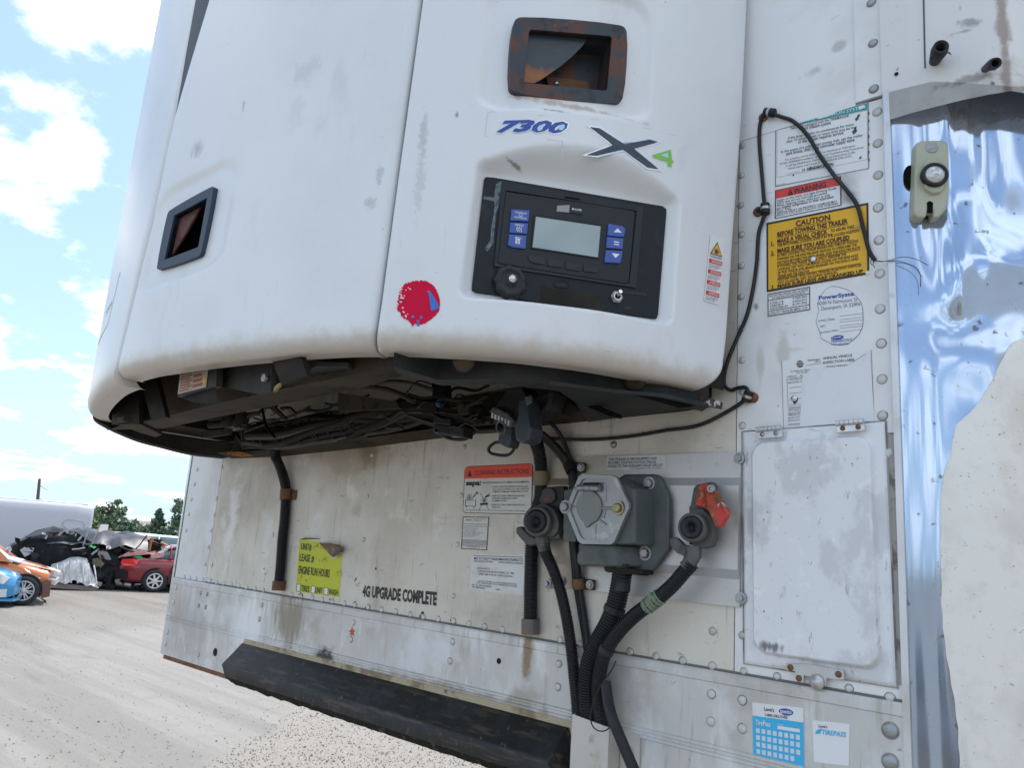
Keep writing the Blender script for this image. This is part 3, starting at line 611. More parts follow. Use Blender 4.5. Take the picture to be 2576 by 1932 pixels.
# channel-shaped plate that carries the couplings
pl = [r5(1330, 1320), (1870, 1133), (1872, 1525), (1375, 1477)]
P0 = [at(*p, -.004) for p in pl]
x0, x1 = P0[0][0], -.607; z1 = .5 * (P0[0][2] + P0[1][2]); z0 = .5 * (P0[2][2] + P0[3][2])
pp = [(-.004, z1), (-.011, z1), (-.011, z1 - .045), (-.020, z1 - .060), (-.020, z0 + .062), (-.011, z0 + .046), (-.011, z0), (-.004, z0)]
c_ = MB(); c_.grid([[(x, y, z) for y, z in pp] for x in (x0, x1)], smooth=False)
c_.poly([(x0, y, z) for y, z in pp]); c_.poly([(x1, y, z) for y, z in pp][::-1]); c_.build('mounting_plate', m_plate, T)
for p in [r6(455, 1312), r9(465, 610), r8(1385, 505), r8(1300, 520)]:
    q = MB(); c = at(*p, -.011); q.lathe(c, (0, -1, 0), [(.010, 0), (.010, .003), (.0055, .0035), (.0055, .009), (.0001, .009)], 12, False); q.build('bolt', m_bolt, T)
# ------------------------------------------------------------------ access door in the white panel
def rrect(w, h, r, n=5):
    out = []
    for cx, cy, a0 in ((w - r, h - r, 0), (r, h - r, 90), (r, r, 180), (w - r, r, 270)):
        for k in range(n + 1):
            a = math.radians(a0 + 90 * k / n); out.append(((cx + r * math.cos(a)) / w, (cy + r * math.sin(a)) / h))
    return out
dc = [r6(475, 1150), r6(1352, 1085), r9(1423, 1160), r9(486, 1012)]
dm = wallmap(*dc, Y=-.005)
m_door = mat('scuffed_door_paint', (.72, .73, .75), .38, noise=[((.55, .56, .58), (16, 16, 10), .50, .60, .75), ((.34, .33, .32), (70, 70, 24), .62, .70, .8), ((.12, .11, .10), 130, .67, .73, .9), ((.42, .41, .39), (26, 26, 110), .66, .72, .7), ((.82, .82, .82), 24, .58, .66, .6)], spots=[((.15, .15, .15), at(1950, 1625), (.035, 0, .012), (160, 160, 30), .95), ((.5, .47, .41), at(2060, 1690), (.12, 0, .008), 30, .7)], bump=(10, .15, .002))
nu, nv = 130, 190; rows = []
wD, hD = .244, .395
for j in range(nv + 1):
    row = []
    for i in range(nu + 1):
        u, v = i / nu, j / nv
        # rounded-rectangle distance of the raised pan
        qx = abs((u - .505) * wD) - (.104 - .028); qz = abs((v - .50) * hD) - (.178 - .028)
        sd = math.hypot(max(qx, 0), max(qz, 0)) + min(max(qx, qz), 0) - .028
        t = min(1, max(0, (-sd + .001) / .0065)); t = t * t * (3 - 2 * t)
        e = min(u * wD, (1 - u) * wD, v * hD, (1 - v) * hD); ed = -.003 * max(0, 1 - e / .004)
        row.append(dm(u, v, .004 + .0125 * t + ed))
    rows.append(row)
# trim the corners round
door = MB().grid(rows)
keep = []
for f in door.f:
    c = [sum(door.v[i][k] for i in f) / 4 for k in range(3)]; keep.append(True)
gq = MB(); gq.poly([dm(u, v, .0008) for u, v in ((-.012, 1.006), (1.012, 1.006), (1.012, -.006), (-.012, -.006))]); gq.build('door_gap_sheet', mat('dark_door_gap', (.16, .15, .14), .8, noise=[((.36, .35, .33), 14, .45, .6, .9)]), T)  # dark sheet behind the door, showing as a line round its edge
door.build('access_door', m_door, T); door_o = [o for o in COL.objects if o.name == 'access_door'][0]
for (a, b_, c2, d) in [((555, 1122), (712, 1108), (714, 1178), (558, 1188)), ((1047, 1082), (1222, 1068), (1228, 1138), (1050, 1152))]:
    hm_ = quadmap([at(*r6(*p), -.020) for p in (a, b_, c2, d)])
    q = MB(); q.prism([hm_(*w) for w in ((0, .32), (1, .32), (1, 1), (0, 1))], [tuple(np.array(hm_(*w)) + np.array([0, .006, 0])) for w in ((0, .32), (1, .32), (1, 1), (0, 1))])
    hg = q.build('hinge', m_alu2, door_o, bevel=.0008)
    q = MB()
    for k in range(6):
        q.tube([hm_(k / 6 + .008, .18, .001), hm_((k + 1) / 6 - .008, .18, .001)], .0048, 10)
    q.build('hinge_knuckle', m_alu2, door_o)
    for u in (.24, .78):
        q = MB(); q.lathe(hm_(u, .66, 0), (0, -1, 0), [(.0042, 0), (.0040, .0015), (.0001, .002)], 12)
        q.build('screw', m_rust if b_[0] > 1000 else m_bolt, door_o)
lp = [(740, 1012), (890, 1020), (1010, 1045), (1095, 1058), (1100, 1115), (1040, 1112), (990, 1105), (985, 1150), (950, 1160), (915, 1155), (905, 1098), (850, 1088), (848, 1130), (805, 1120), (795, 1062), (742, 1058)]
q = MB(); fr = [at(*r9(x, y), -.017) for x, y in lp]; q.prism(fr, [tuple(np.array(p) + [0, .005, 0]) for p in fr]); q.build('latch_plate', m_plate, door_o)
for (x, y) in [(768, 1040), (820, 1107), (1065, 1082)]:
    q = MB(); q.lathe(at(*r9(x, y), -.017), (0, -1, 0), [(.0052, 0), (.005, .001), (.0001, .0015)], 12); q.build('screw', m_rust, door_o)
q = MB(); q.lathe(at(*r9(930, 1130), -.018), (0, -1, 0), [(.012, 0), (.010, .005), (.0001, .008)], 14); q.build('latch_knob', m_alu2, door_o)
# grime in the gap right of the door
q = MB(); q.box(-.366, -.3545, -.0046, -.0042, at(2240, 1720)[2], at(2230, 1090)[2]); q.build('gap_seal', mat('grimy_gap', (.36, .34, .31), .7, noise=[((.12, .11, .09), 25, .5, .65, .9)]), T)
# ------------------------------------------------------------------ sloped black apron at the bottom edge
xa, xb = -2.154, -0.955
def jag(i, a): return a * (math.sin(i * 2.3) + math.sin(i * 5.1 + 1) * .6 + rng.uniform(-.5, .5))
xs = np.linspace(xa, xb, 90); rows = []
for i, x in enumerate(xs):
    e = .0 if 0 < i < 89 else 0
    rows.append([(x, -.013, -.337), (x, -.018, -.3395), (x, -.040, -.363), (x, -.066, -.388), (x, -.071, -.394), (x + .02, -.068, -.424 + jag(i, .0004)), (x + .045, -.062 + jag(i, .0006), -.437 + jag(i, .0012)), (x + .055, -.03, -.447 + jag(i + 3, .003)), (x + .05, .03, -.452)])
q = MB(); q.grid([[r[k] for k in range(3)] for r in rows]); q.grid([[r[k] for k in range(2, 4)] for r in rows]); q.grid([[r[k] for k in range(3, 6)] for r in rows]); q.poly([r for r in rows[-1]]); q.poly([r for r in rows[0]][::-1])
q.build('coupler_apron', m_bolster, T)
q = MB(); q.grid([[r[k] for k in range(5, 9)] for r in rows], smooth=False); q.build('grease_buildup', m_grease, T)
rows = []
for i, x in enumerate(np.linspace(xa + .004, xb + .02, 160)):
    t = (.0075 if i < 60 else .009) + jag(i, .0011)
    rows.append([(x, -.0096, -.337 + t + .007), (x, -.0125, -.337 + t), (x, -.0145, -.3375)])
MB().grid(rows, smooth=False).build('sealant_strip', m_beige_seal, T)
# hose guard bracket
bt = [at(1436, 1800, -.012), at(1534, 1827, -.012)]
bx0, bx1 = at(1436, 1800, -.05)[0] + .004, at(1534, 1826, -.05)[0]
bz = at(1480, 1812, -.05)[2]
q = MB(); q.prism([(bx0, -.052, -.62), (bx1, -.052, -.62), (bx1, -.052, bz - .004), (bx0, -.052, bz + .004)], [(bx0, -.048, -.62), (bx1, -.048, -.62), (bx1, -.048, bz - .004), (bx0, -.048, bz + .004)])
q.prism([(bx0, -.048, -.62), (bx0 + .003, -.048, -.62), (bx0 + .003, -.048, bz + .004), (bx0, -.048, bz + .004)], [(bx0, -.010, -.62), (bx0 + .003, -.010, -.62), (bx0 + .003, -.010, bz + .01), (bx0, -.010, bz + .01)])
q.prism([(bx1 - .003, -.048, -.62), (bx1, -.048, -.62), (bx1, -.048, bz - .004), (bx1 - .003, -.048, bz - .004)], [(bx1 - .003, -.012, -.62), (bx1, -.012, -.62), (bx1, -.012, bz - .012), (bx1 - .003, -.012, bz - .012)])
q.box(bx1, bx1 + .042, -.0145, -.0115, -.62, bz - .014)
hgd = q.build('hose_guard', mat('brushed_bracket', (.55, .53, .50), .45, .55, noise=[((.40, .35, .28), 12, .5, .7, .7), ((.3, .26, .22), 40, .62, .72, .6)]), T, bevel=.002)
q = MB(); q.lathe((bx1 + .02, -.0145, bz - .045), (0, -1, 0), [(.010, 0), (.0095, .004), (.006, .006), (.0001, .0062)], 14); q.build('bolt', m_rivet, hgd)
# ------------------------------------------------------------------ refrigeration unit: the bowed shell
UZ0, UZ1 = .2845, 1.95
U = thing('refrigeration_unit', 'white bowed refrigeration unit with open latches mounted on the trailer front', 'cooling unit', (-1.5, -.2, .21))
def sm(t): t = min(1, max(0, t)); return t * t * (3 - 2 * t)
def shell_panel(name, sL, sR, z0, z1, ds, dz, off, lipb=.030, lips=.012, depth=.0, prof=None):
    """sR..sL: right and left edge as s(z); rows run upward, the first rows turn inward under the edge"""
    zz = []
    z = z0
    for k in range(9): zz.append(z0 + lipb * (1 - math.cos(k / 8 * math.pi / 2)))
    top = min(z1, 1.08); n = max(2, int((top - zz[-1]) / dz))
    zz += list(np.linspace(zz[-1], top, n + 1)[1:])
    if z1 > top: zz += list(np.linspace(top, z1, 10)[1:])
    rows = []
    def line(z, extra, zz_=None):
        a, c = sR(z), sL(z); ns = max(6, int(.72 / ds)); row = []
        us = [0, .0] + [] ; ss = []
        L_ = c - a; e = lips / L_
        ts = [e * (1 - math.cos(k / 6 * math.pi / 2)) for k in range(7)] + list(np.linspace(e, 1 - e, ns)[1:-1]) + [1 - e * (1 - math.cos(k / 6 * math.pi / 2)) for k in range(6, -1, -1)]
        first = True
        for i, t in enumerate(ts):
            s = a + L_ * t; d = min(t, 1 - t) * L_
            roll = 0.0
            if d < lips: roll -= lips - math.sqrt(max(0, lips ** 2 - (lips - d) ** 2))
            dz_ = z - z0
            if dz_ < lipb: roll -= .75 * (lipb - math.sqrt(max(0, lipb ** 2 - (lipb - dz_) ** 2)))
            o = roll + (off(s, z) if extra == 0 else off(s, z0 + lipb * 0.0)) - extra
            if i == 0: row.append(US(s, z, o - .028))
            row.append(US(s, z, o))
            if i == len(ts) - 1: row.append(US(s, z, o - .028))
        return row
    rows.append(line(z0, .030)); rows.append(line(z0, .006)); 
    for z in zz: rows.append(line(z, 0))
    return MB().grid(rows).build(name, m_shell, U)
# --- right-hand panel with the control recess and the upper latch
seam = [(usz(*p)) for p in [(1062, 0), (1000, 450), (960, 750), (941, 878)]]
sz_, ss_ = np.array([q[1] for q in seam])[::-1], np.array([q[0] for q in seam])[::-1]
def seamS(z): return float(np.interp(z, sz_, ss_)) if z < sz_[-1] else float(ss_[-1] + (z - sz_[-1]) * (ss_[-1] - ss_[-2]) / (sz_[-1] - sz_[-2]))
def affine(px4, off):
    P = [np.array(usz(*p, off)) for p in px4]       # TL TR BR BL
    o = P[0]; eu = .5 * ((P[1] - P[0]) + (P[2] - P[3])); ev = .5 * ((P[3] - P[0]) + (P[2] - P[1])); o = sum(P) / 4 - .5 * eu - .5 * ev
    Mi = np.linalg.inv(np.stack([eu, ev], 1)); return o, eu, ev, Mi, abs(eu[0]), abs(ev[1])
CP4 = [c6(245, 55), c6(2040, 355), c6(1945, 1465), c6(112, 1190)]
aC = affine(CP4, -.012)
Pc = [np.array(US(*usz(*p, -.012), -.012)) for p in CP4]
n2 = (Pc[1] + Pc[2] - Pc[0] - Pc[3])[:2]; n2 /= np.linalg.norm(n2); nC = np.array([n2[1], -n2[0], 0])
if nC[1] > 0: nC = -nC
PC0 = sum(Pc) / 4
LT4 = [r2(1085, 108), r2(1785, 165), r2(1755, 650), r2(1055, 575)]
aL = affine(LT4, -.006)
LI4 = [r2(1180, 185), r2(1692, 228), r2(1660, 566), r2(1145, 515)]
aLi = affine(LI4, -.006)
def boxd(A, s, z):
    u, v = A[3] @ (np.array([s, z]) - A[0]); W, H = A[4], A[5]
    return (-u * W if u < 0 else (u - 1) * W if u > 1 else 0), (-v * H if v < 0 else 0), ((v - 1) * H if v > 1 else 0), u, v, (1 if u < 0 else -1)
def off_right(s, z):
    o = .006
    if .3 < z < .78:
        dx, dt_, db, u, v, sd = boxd(aC, s, z)
        uu = min(1, max(0, u)); wt = .022 + .040 * (1 - ((uu - .5) / .5) ** 2)
        dd = math.hypot(math.hypot(dx / (.020 if sd > 0 else .020), dt_ / wt), db / .017)
        k = sm((1.06 - dd) / .95)
        if k > 0:
            pn = PN(s); d_ = (np.array(US(s, z, 0)) - PC0) @ nC; o = o * (1 - k) - k * (d_ + .004) / (pn @ nC[:2])
    if z > .55:
        dx, dt_, db, u, v, sd = boxd(aL, s, z)
        dd = math.hypot(math.hypot(dx / .045, dt_ / .05), db / .030)
        o -= .008 * sm((1.25 - dd) / .5)
        dx, dt_, db, u, v, sd = boxd(aLi, s, z)
        dd = math.hypot(dx, dt_, ) + db
        if dd < .009: o -= .075
    return o
redge = [usz(*p) for p in [(1811, 985), (1827, 850), (1843, 600), (1864, 300), (1878, 0)]]
def rightS(z): return float(np.interp(z, [q[1] for q in redge], [q[0] for q in redge])) + .035 * max(0, 1 - (z - UZ0) / .05) ** 2
shell_panel('control_panel_cover', seamS, rightS, UZ0, UZ1, .0033, .0033, off_right)
# --- large door left of the seam, with its own latch
led = [usz(*p) for p in [(520, 0), (435, 300), (380, 560), (291, 944)]]
lz_, ls_ = np.array([q[1] for q in led])[::-1], np.array([q[0] for q in led])[::-1]
def ledS(z): return float(np.interp(z, lz_, ls_)) if z < lz_[-1] else float(ls_[-1] + (z - lz_[-1]) * (ls_[-1] - ls_[-2]) / (lz_[-1] - lz_[-2]))
MT4 = [(427, 533), (543, 468), (509, 644), (398, 681)]
MI4 = [(441.5, 543), (525, 498), (502.5, 622.5), (417, 655)]
aM, aMi = affine(MT4, -.003), affine(MI4, -.003)
def off_door(s, z):
    o = 0.0
    if .4 < z < 1.05:
        dx, dt_, db, u, v, sd = boxd(aM, s, z)
        dd = math.hypot(math.hypot(dx / .07, dt_ / .05), db / .035); o -= .006 * sm((1.2 - dd) / .5)
        dx, dt_, db, u, v, sd = boxd(aMi, s, z)
        if dx + dt_ + db < .006: o -= .065
    o += .0015 * math.sin(s * 9 + z * 5) * math.sin(z * 7)
    return o
shell_panel('front_door', ledS, lambda z: seamS(z) + .004, UZ0, UZ1, .0042, .0042, off_door)
# --- side strip beyond the door, seen at a grazing angle
stp = [usz(*p) for p in [(488, 0), (430, 310)]]
def stripR(z):
    a = ledS(z) + .004
    if z > stp[1][1]: a += (z - stp[1][1]) * max(0, (stp[0][0] - ledS(stp[0][1])) / (stp[0][1] - stp[1][1]))
    return a
shell_panel('corner_strip', lambda z: SMAX - .004, stripR, .270, UZ1, .008, .012, lambda s, z: .002 - .018 * sm((z - .8) / .6) * sm((ledS(z) + .22 - s) / .2), lipb=.035)
q = MB(); q.grid([[US(s, z, .010 + .05 * sm((z - 1.0) / .6)) for s in np.linspace(2.36, SMAX, 14)] for z in (.98, 1.05, 1.2, 1.4, UZ1)]); q.build('side_cheek', m_shell, U)
# dark seal in the wedge between door and strip
q = MB(); q.grid([[US(ledS(z) + d, z, -.006 if z > .84 else -.03) for d in np.linspace(-.004, max(.012, stripR(z) - ledS(z) + .004), 6)] for z in np.linspace(.3, UZ1, 40)]); q.build('door_seal', mat('slate_door_seal', (.05, .06, .075), .6), U)
q = MB(); q.grid([[US(seamS(z) + d, z, -.026) for d in (-.03, .03)] for z in np.linspace(.3, UZ1, 12)]); q.build('seam_seal', m_void, U)
q = MB(); q.poly([US(s, UZ1, 0) for s in np.linspace(0, SMAX, 60)]); q.build('top_cover', m_shell, U)
# ------------------------------------------------------------------ latches
def tplane(px4, off):
    P = [np.array(usz(*p, off)) for p in px4]; s = np.mean([p[0] for p in P]); n = PN(s)
    q = US(s, P[0][1], off); return np.array(q), np.array([n[0], n[1], 0.0])
def ring(mb, out, inn, n, front, depth):
    n = np.array(n)
    k = len(out); fo = [np.array(p) + n * front for p in out]; fi = [np.array(p) + n * front * .8 for p in inn]; bo = [np.array(p) - n * depth for p in out]; bi = [np.array(p) - n * depth for p in inn]
    for i in range(k):
        j = (i + 1) % k
        mb.quad(fo[i], fi[i], fi[j], fo[j]); mb.quad(fo[i], fo[j], bo[j], bo[i]); mb.quad(fi[i], bi[i], bi[j], fi[j])
def rounded(px4, r, n=5, bulge=0.0):
    P = [np.array(p, float) for p in px4]; out = []
    for i in range(4):
        p, a, b = P[i], P[i - 1], P[(i + 1) % 4]
        da, db = (a - p) / np.linalg.norm(a - p), (b - p) / np.linalg.norm(b - p)
        for k in range(n + 1):
            t = k / n; out.append((1 - t) ** 2 * (p + da * r) + 2 * t * (1 - t) * p + t * t * (p + db * r))
        if bulge:
            c = (p + b) / 2; ctr = sum(P) / 4; o = (c - ctr) / np.linalg.norm(c - ctr)
            for t in (.25, .5, .75): out.append(p + (b - p) * t + o * bulge * 4 * t * (1 - t))
    return out
def latch(label_m, out4, in4, off, paddle_px, mF, mP, rr, bulge):
    P0, n = tplane(out4, off)
    O = [atp(p[0], p[1], P0, n) for p in rounded(out4, rr, bulge=bulge)]
    I = [atp(p[0], p[1], P0, n) for p in rounded(in4, rr * .35, bulge=.01)]
    L_ = thing_part = bpy.data.objects.new('latch', None)
    q = MB(); ring(q, O, I, n, .004, .014)
    fr = q.build('latch_frame', mF, U)
    q = MB(); k = len(I); bk = [p - n * .055 for p in I]
    for i in range(k): q.quad(I[i] - n * .001, bk[i], bk[(i + 1) % k], I[(i + 1) % k] - n * .001)
    q.poly(bk[::-1]); q.build('latch_pocket', m_frame_rust if mF is m_frame_rust else m_void, fr)
    bpy.data.objects.remove(L_)
    Pp = [atp(p[0], p[1], P0 - n * .010, n) for p in paddle_px]
    q = MB(); q.prism(Pp, [p - n * .004 for p in Pp]); 
    pd_ = q.build('latch_paddle', mP, fr)
    return fr, P0, n
padR = [r2(*p) for p in [(1182, 188), (1300, 182), (1560, 178), (1548, 225), (1510, 285), (1450, 345), (1380, 405), (1300, 460), (1255, 490), (1215, 512), (1150, 505), (1165, 350)]]
frR, PR, nR = latch('r', LT4, LI4, -.004, padR, m_frame_rust, m_paddle, 24, 4)
c_ = atp(*r2(1350, 518), PR - nR * .03, nR); q = MB(); q.lathe(c_, nR, [(.006, 0), (.005, .005), (.0001, .007)], 10); q.build('latch_pin', m_steel, frR)
rr_ = [atp(*r2(x, y), PR - nR * .048, nR) for x, y in [(1290, 470), (1540, 500), (1560, 552), (1300, 530)]]; q = MB(); q.prism(rr_, [p - nR * .004 for p in rr_]); q.build('rust_flake', m_rust, frR)
padL = [(441, 545), (500, 516), (505, 515), (490, 545), (465, 590), (441, 628), (425, 652), (418, 648), (428, 600)]
frL, PL, nL = latch('l', MT4, MI4, -.002, padL, m_frame_blue, m_paddle_rust, 9, 2)
# ------------------------------------------------------------------ control panel in its recess
def cp(x, y, o=0.0): return atp(*c6(x, y), PC0 + nC * o, nC)
def cpf(pts, o): return [cp(x, y, o) for x, y in pts]
cpx = [(245, 55), (330, 62), (2000, 345), (2042, 375), (2040, 440), (1960, 1420), (1945, 1465), (1900, 1462), (1400, 1395), (900, 1325), (300, 1225), (150, 1205), (112, 1180), (112, 1140), (230, 110), (234, 75)]
q = MB(); f_ = cpf(cpx, .001); q.prism(f_, [p - nC * .05 for p in f_]); plateO = q.build('control_panel', m_panel, U, bevel=.0008)
def slab(name, pts, o, th, m, par, bevel=.0006):
    f = cpf(pts, o); q = MB(); q.prism(f, [p - nC * th for p in f]); return q.build(name, m, par, bevel=bevel)
q = MB(); ring(q, cpf([(405, 100), (1805, 352), (1730, 1165), (322, 950)], .001), cpf([(440, 195), (1740, 400), (1665, 1122), (362, 915)], .001), nC, .003, .004); q.build('display_surround', m_panel2, plateO)
slab('display_bezel', [(445, 205), (1300, 325), (1700, 392), (1728, 410), (1722, 450), (1668, 1095), (1648, 1117), (1600, 1112), (400, 922), (366, 905), (372, 860)], .005, .004, m_panel2, plateO, .001)
q = MB(); ring(q, cpf([(725, 435), (1402, 535), (1372, 872), (692, 768)], .0055), cpf([(742, 452), (1388, 548), (1360, 860), (706, 758)], .0055), nC, .0015, .002); q.build('screen_rim', m_panel2, plateO)
slab('screen', [(742, 452), (1388, 548), (1360, 860), (706, 758)], .0060, .001, m_lcd, plateO, 0)
slab('alarm_light', [(955, 342), (1080, 335), (1075, 412), (948, 400)], .0062, .001, mat('pinkish_alarm_lens', (.28, .25, .26), .3), plateO, .0004)
slab('alarm_tab', [(1088, 350), (1195, 372), (1220, 400), (1212, 432), (1078, 412)], .0068, .0015, m_key, plateO, .0004)
slab('cover_slot', [(1035, 250), (1165, 270), (1180, 285), (1025, 262)], .0045, .001, m_void, plateO, 0)
btn = {}
for nm, pts in [('start', [(500, 378), (682, 388), (668, 500), (490, 490)]), ('defrost', [(490, 508), (665, 518), (655, 625), (480, 610)]), ('menu', [(478, 625), (650, 640), (640, 770), (510, 755), (465, 735)]),
                ('up', [(1465, 522), (1600, 545), (1634, 572), (1618, 655), (1455, 640)]), ('equal', [(1450, 652), (1615, 668), (1605, 775), (1442, 762)]), ('down', [(1440, 785), (1605, 792), (1592, 895), (1575, 915), (1425, 905)])]:
    btn[nm] = slab('button', pts, .0085, .004, m_button, plateO, .0007)
for pts in [[(665, 840), (835, 860), (830, 930), (710, 912), (675, 885)], [(862, 872), (1012, 893), (1008, 962), (858, 942)], [(1042, 903), (1192, 925), (1186, 995), (1036, 972)], [(1220, 928), (1380, 955), (1365, 985), (1345, 1010), (1215, 995)]]:
    slab('soft_key', pts, .0068, .002, m_key, plateO, .0006)
def cmap(x0, y0, x1, y1, o, skew=.145):     # small print on the panel, following the rows
    def fn(u, v, off=0.0):
        x = x0 + (x1 - x0) * u; y = y0 + (y1 - y0) * v + (x1 - x0) * u * skew
        return cp(x - (y1 - y0) * v * .08, y, o + off * .3)
    return fn
lets = MB()
def ptext(txt, x0, y0, x1, y1, o, mb=None, bold=0.0, skew=.145):
    s_ = Sheet(cmap(x0, y0, x1, y1, o, skew)); s_.text('a', txt, 0, 1, 0, 1, bold)
    (mb or lets).add(s_.m['a'].v, s_.m['a'].f)
ptext('START/STOP', 533, 396, 652, 416, .0088, None, .01); ptext('CONTINUOUS', 525, 444, 652, 464, .0088, None, .01)
ptext('DEFROST', 538, 520, 625, 540, .0088, None, .01); ptext('MENU', 538, 648, 600, 668, .0088, None, .01)
ptext('ALARM', 1128, 366, 1196, 388, .0071, None, .01)
def sh(pts, o=.0088): lets.poly(cpf(pts, o))
sh([(1112, 362), (1126, 384), (1098, 380)], .0071)
sh([(1555, 568), (1596, 612), (1515, 606)]); sh([(1498, 815), (1576, 825), (1534, 864)]); sh([(1520, 695), (1572, 704), (1570, 714), (1518, 705)]); sh([(1520, 720), (1570, 728), (1568, 738), (1518, 730)])
for k in range(3):
    x = 556 + 20 * k
    lets.tube([cp(x + 5 * math.sin(t * 1.4), 548 + t * 7.5 + 3 * k, .0088) for t in range(8)], .0007, 4)
sh([(542, 668), (586, 674), (582, 726), (538, 720)]); ob_ = MB()
for k in range(4): ob_.poly(cpf([(550, 680 + 11 * k), (577, 684 + 11 * k), (576, 688 + 11 * k), (549, 684 + 11 * k)], .0091))
ob_.build('menu_bars', m_button, plateO)
q = MB(); q.lathe(cp(591, 436, .0085), nC, [(.003, .0002), (.0022, .0004)], 14, False); lets.add(q.v, q.f)
lets.build('button_print', m_print_white, plateO, props={'kind': 'stuff'})
eng = MB(); ptext('START/RUN', 1612, 1185, 1836, 1212, .0014, eng, .012, .11); ptext('OFF', 1618, 1345, 1690, 1370, .0014, eng, .012, .11)
q = MB(); q.lathe(cp(995, 1125, .001), nC, [(.0195, 0), (.0195, .0012), (.017, .0012), (.017, 0)], 26, False)
for v in q.v: pass
cO = cp(995, 1125, .001); uO = cp(1095, 1138, .001) - cO; vO = cp(990, 1168, .001) - cO
q = MB(); q.grid([[cO + uO * (.9 * r * math.cos(a)) + vO * (.95 * r * math.sin(a)) + nC * h for a in np.linspace(0, 6.2832, 29)[:-1]] for r, h in ((1.0, 0), (.98, .0012), (.86, .0012), (.84, 0))], True, True); q.build('oval_emblem', m_panel2, plateO)
s_ = Sheet(cmap(945, 1102, 1045, 1136, .0016, .11)); s_.text('a', 'Carrier', 0, 1, 0, 1, .01, .2); eng.add(s_.m['a'].v, s_.m['a'].f)
eng.build('moulded_lettering', m_grey_print, plateO)
# scraped sticker residue
rs = MB()
for pts in [[(345, 130), (405, 95), (400, 180), (380, 330), (345, 420), (335, 560), (320, 680), (325, 710), (260, 800), (235, 770), (290, 690), (300, 560), (325, 420), (330, 300), (215, 275), (230, 250), (330, 262), (335, 200)]]:
    f = cpf(pts, .0016); rs.poly(f)
rs.build('adhesive_residue', mat('grey_residue', (.12, .15, .17), .7, noise=[((.03, .035, .04), 80, .5, .6, .9), ((.25, .27, .28), 60, .6, .7, .6)]), plateO)
# round cap
kc = cp(478, 1112, .001); q = MB()
rowsK = []
for (r, h) in ((.0275, 0), (.0275, .005), (.0250, .011), (.0185, .0125), (.017, .0105), (.0095, .010), (.0080, .013), (.0001, .013)):
    e1 = np.cross(nC, [0, 0, 1]); e1 /= np.linalg.norm(e1); e2 = np.cross(nC, e1)
    rowsK.append([kc + nC * h + (r * (1 + (.05 * math.cos(9 * a) if r > .024 else 0))) * (math.cos(a) * e1 + math.sin(a) * e2) for a in np.linspace(0, 6.2832, 73)[:-1]])
q.grid(rowsK, True, True); kn = q.build('charging_cap', m_key, plateO)
q = MB(); q.lathe(kc + nC * .013 + (cp(500, 1075, .0) - cp(478, 1112, .0)) * .5, nC, [(.0065, -.002), (.0063, .002), (.0001, .0024)], 14); sc_ = q.build('screw', m_steel, kn)
tcn = cp(1540, 1256, .001); q = MB(); q.lathe(tcn, nC, [(.0108, 0), (.0108, .004), (.0068, .0042), (.0066, .007), (.005, .007)], 6, False); tn = q.build('toggle_switch', m_bolt, plateO, bevel=.0004)
q = MB(); q.lathe(tcn, nC, [(.0078, .004), (.0076, .008), (.0055, .0085), (.0052, .005)], 16); q.build('switch_collar', m_steel, tn)
tip = cp(1585, 1196, .022); q = MB(); q.tube([tcn + nC * .004, tcn * .3 + tip * .7, tip], [.0024, .0028, .0034], 10); q.build('switch_lever', m_steel, tn)
# ------------------------------------------------------------------ decals on the unit
def umap(tl, tr, br, bl, base=.006):
    P = [np.array(usz(*p, base)) for p in (tl, tr, br, bl)]
    def fn(u, v, off=0.0):
        q = (P[0] * (1 - u) + P[1] * u) * (1 - v) + (P[3] * (1 - u) + P[2] * u) * v
        return np.array(US(q[0], q[1], base + off))
    return fn
def ufree(pts, base=.006, off=.0012): return [np.array(US(*usz(*p, base), base + off)) for p in pts]
sB = Sheet(umap(r2(925, 692), r2(2110, 880), r2(2100, 1030), r2(915, 850)))
sN = Sheet(umap(r2(980, 745), r2(1432, 752), r2(1424, 830), r2(972, 820)))
sN.text('e', '7300', 0, 1, 0, 1, .075, .35, .0008); sN.text('n', '7300', .015, .98, .05, .95, .05, .35, .0012)
sN.m['e'].build('badge_number', m_silver, U); sN.m['n'].build('badge_number', m_blue_ink, U)
q = MB(); ca = mat('pale_blue_print', (.42, .62, .78), .4)
for c0 in ((1250, 792), (1383, 788)):
    a_ = []
    for k in range(14):
        t = 2 * math.pi * k / 14; x = 17 * math.cos(t) ; y = 19 * math.sin(t); a_.append(r2(c0[0] + x - y * .35, c0[1] + y))
    q.poly(ufree(a_, off=.0016))
q.build('badge_fill', ca, U)
XP = [(1560, 787), (1615, 794), (1768, 893), (1922, 864), (1972, 878), (1826, 920), (1975, 1044), (1915, 1034), (1762, 925), (1603, 962), (1540, 957), (1700, 898)]
XO = [(1537, 777), (1622, 785), (1768, 880), (1922, 853), (2002, 880), (1842, 923), (2002, 1062), (1908, 1046), (1763, 936), (1604, 973), (1508, 960), (1684, 897)]
def uprism(pts, o0, o1):
    q = MB(); q.prism(ufree([r2(*p) for p in pts], off=o1), ufree([r2(*p) for p in pts], off=o0)); return q
uprism(XO, 0, .0012).build('badge_edge', m_silver, U); uprism(XP, .0012, .0022).build('badge_letter', m_navy, U)
F4 = [(1945, 957), (2055, 925), (2063, 990), (2072, 994), (2070, 1008), (2060, 1006), (2060, 1030), (2036, 1025), (2038, 1002), (1950, 972)]
uprism([(1943, 957), (2062, 922), (2068, 985), (2075, 992), (2072, 1012), (2062, 1010), (2062, 1034), (2034, 1028), (2035, 1006), (1946, 975)], 0, .0008).build('badge_edge', m_silver, U)
uprism(F4, .0008, .0014).build('badge_digit', m_green, U)
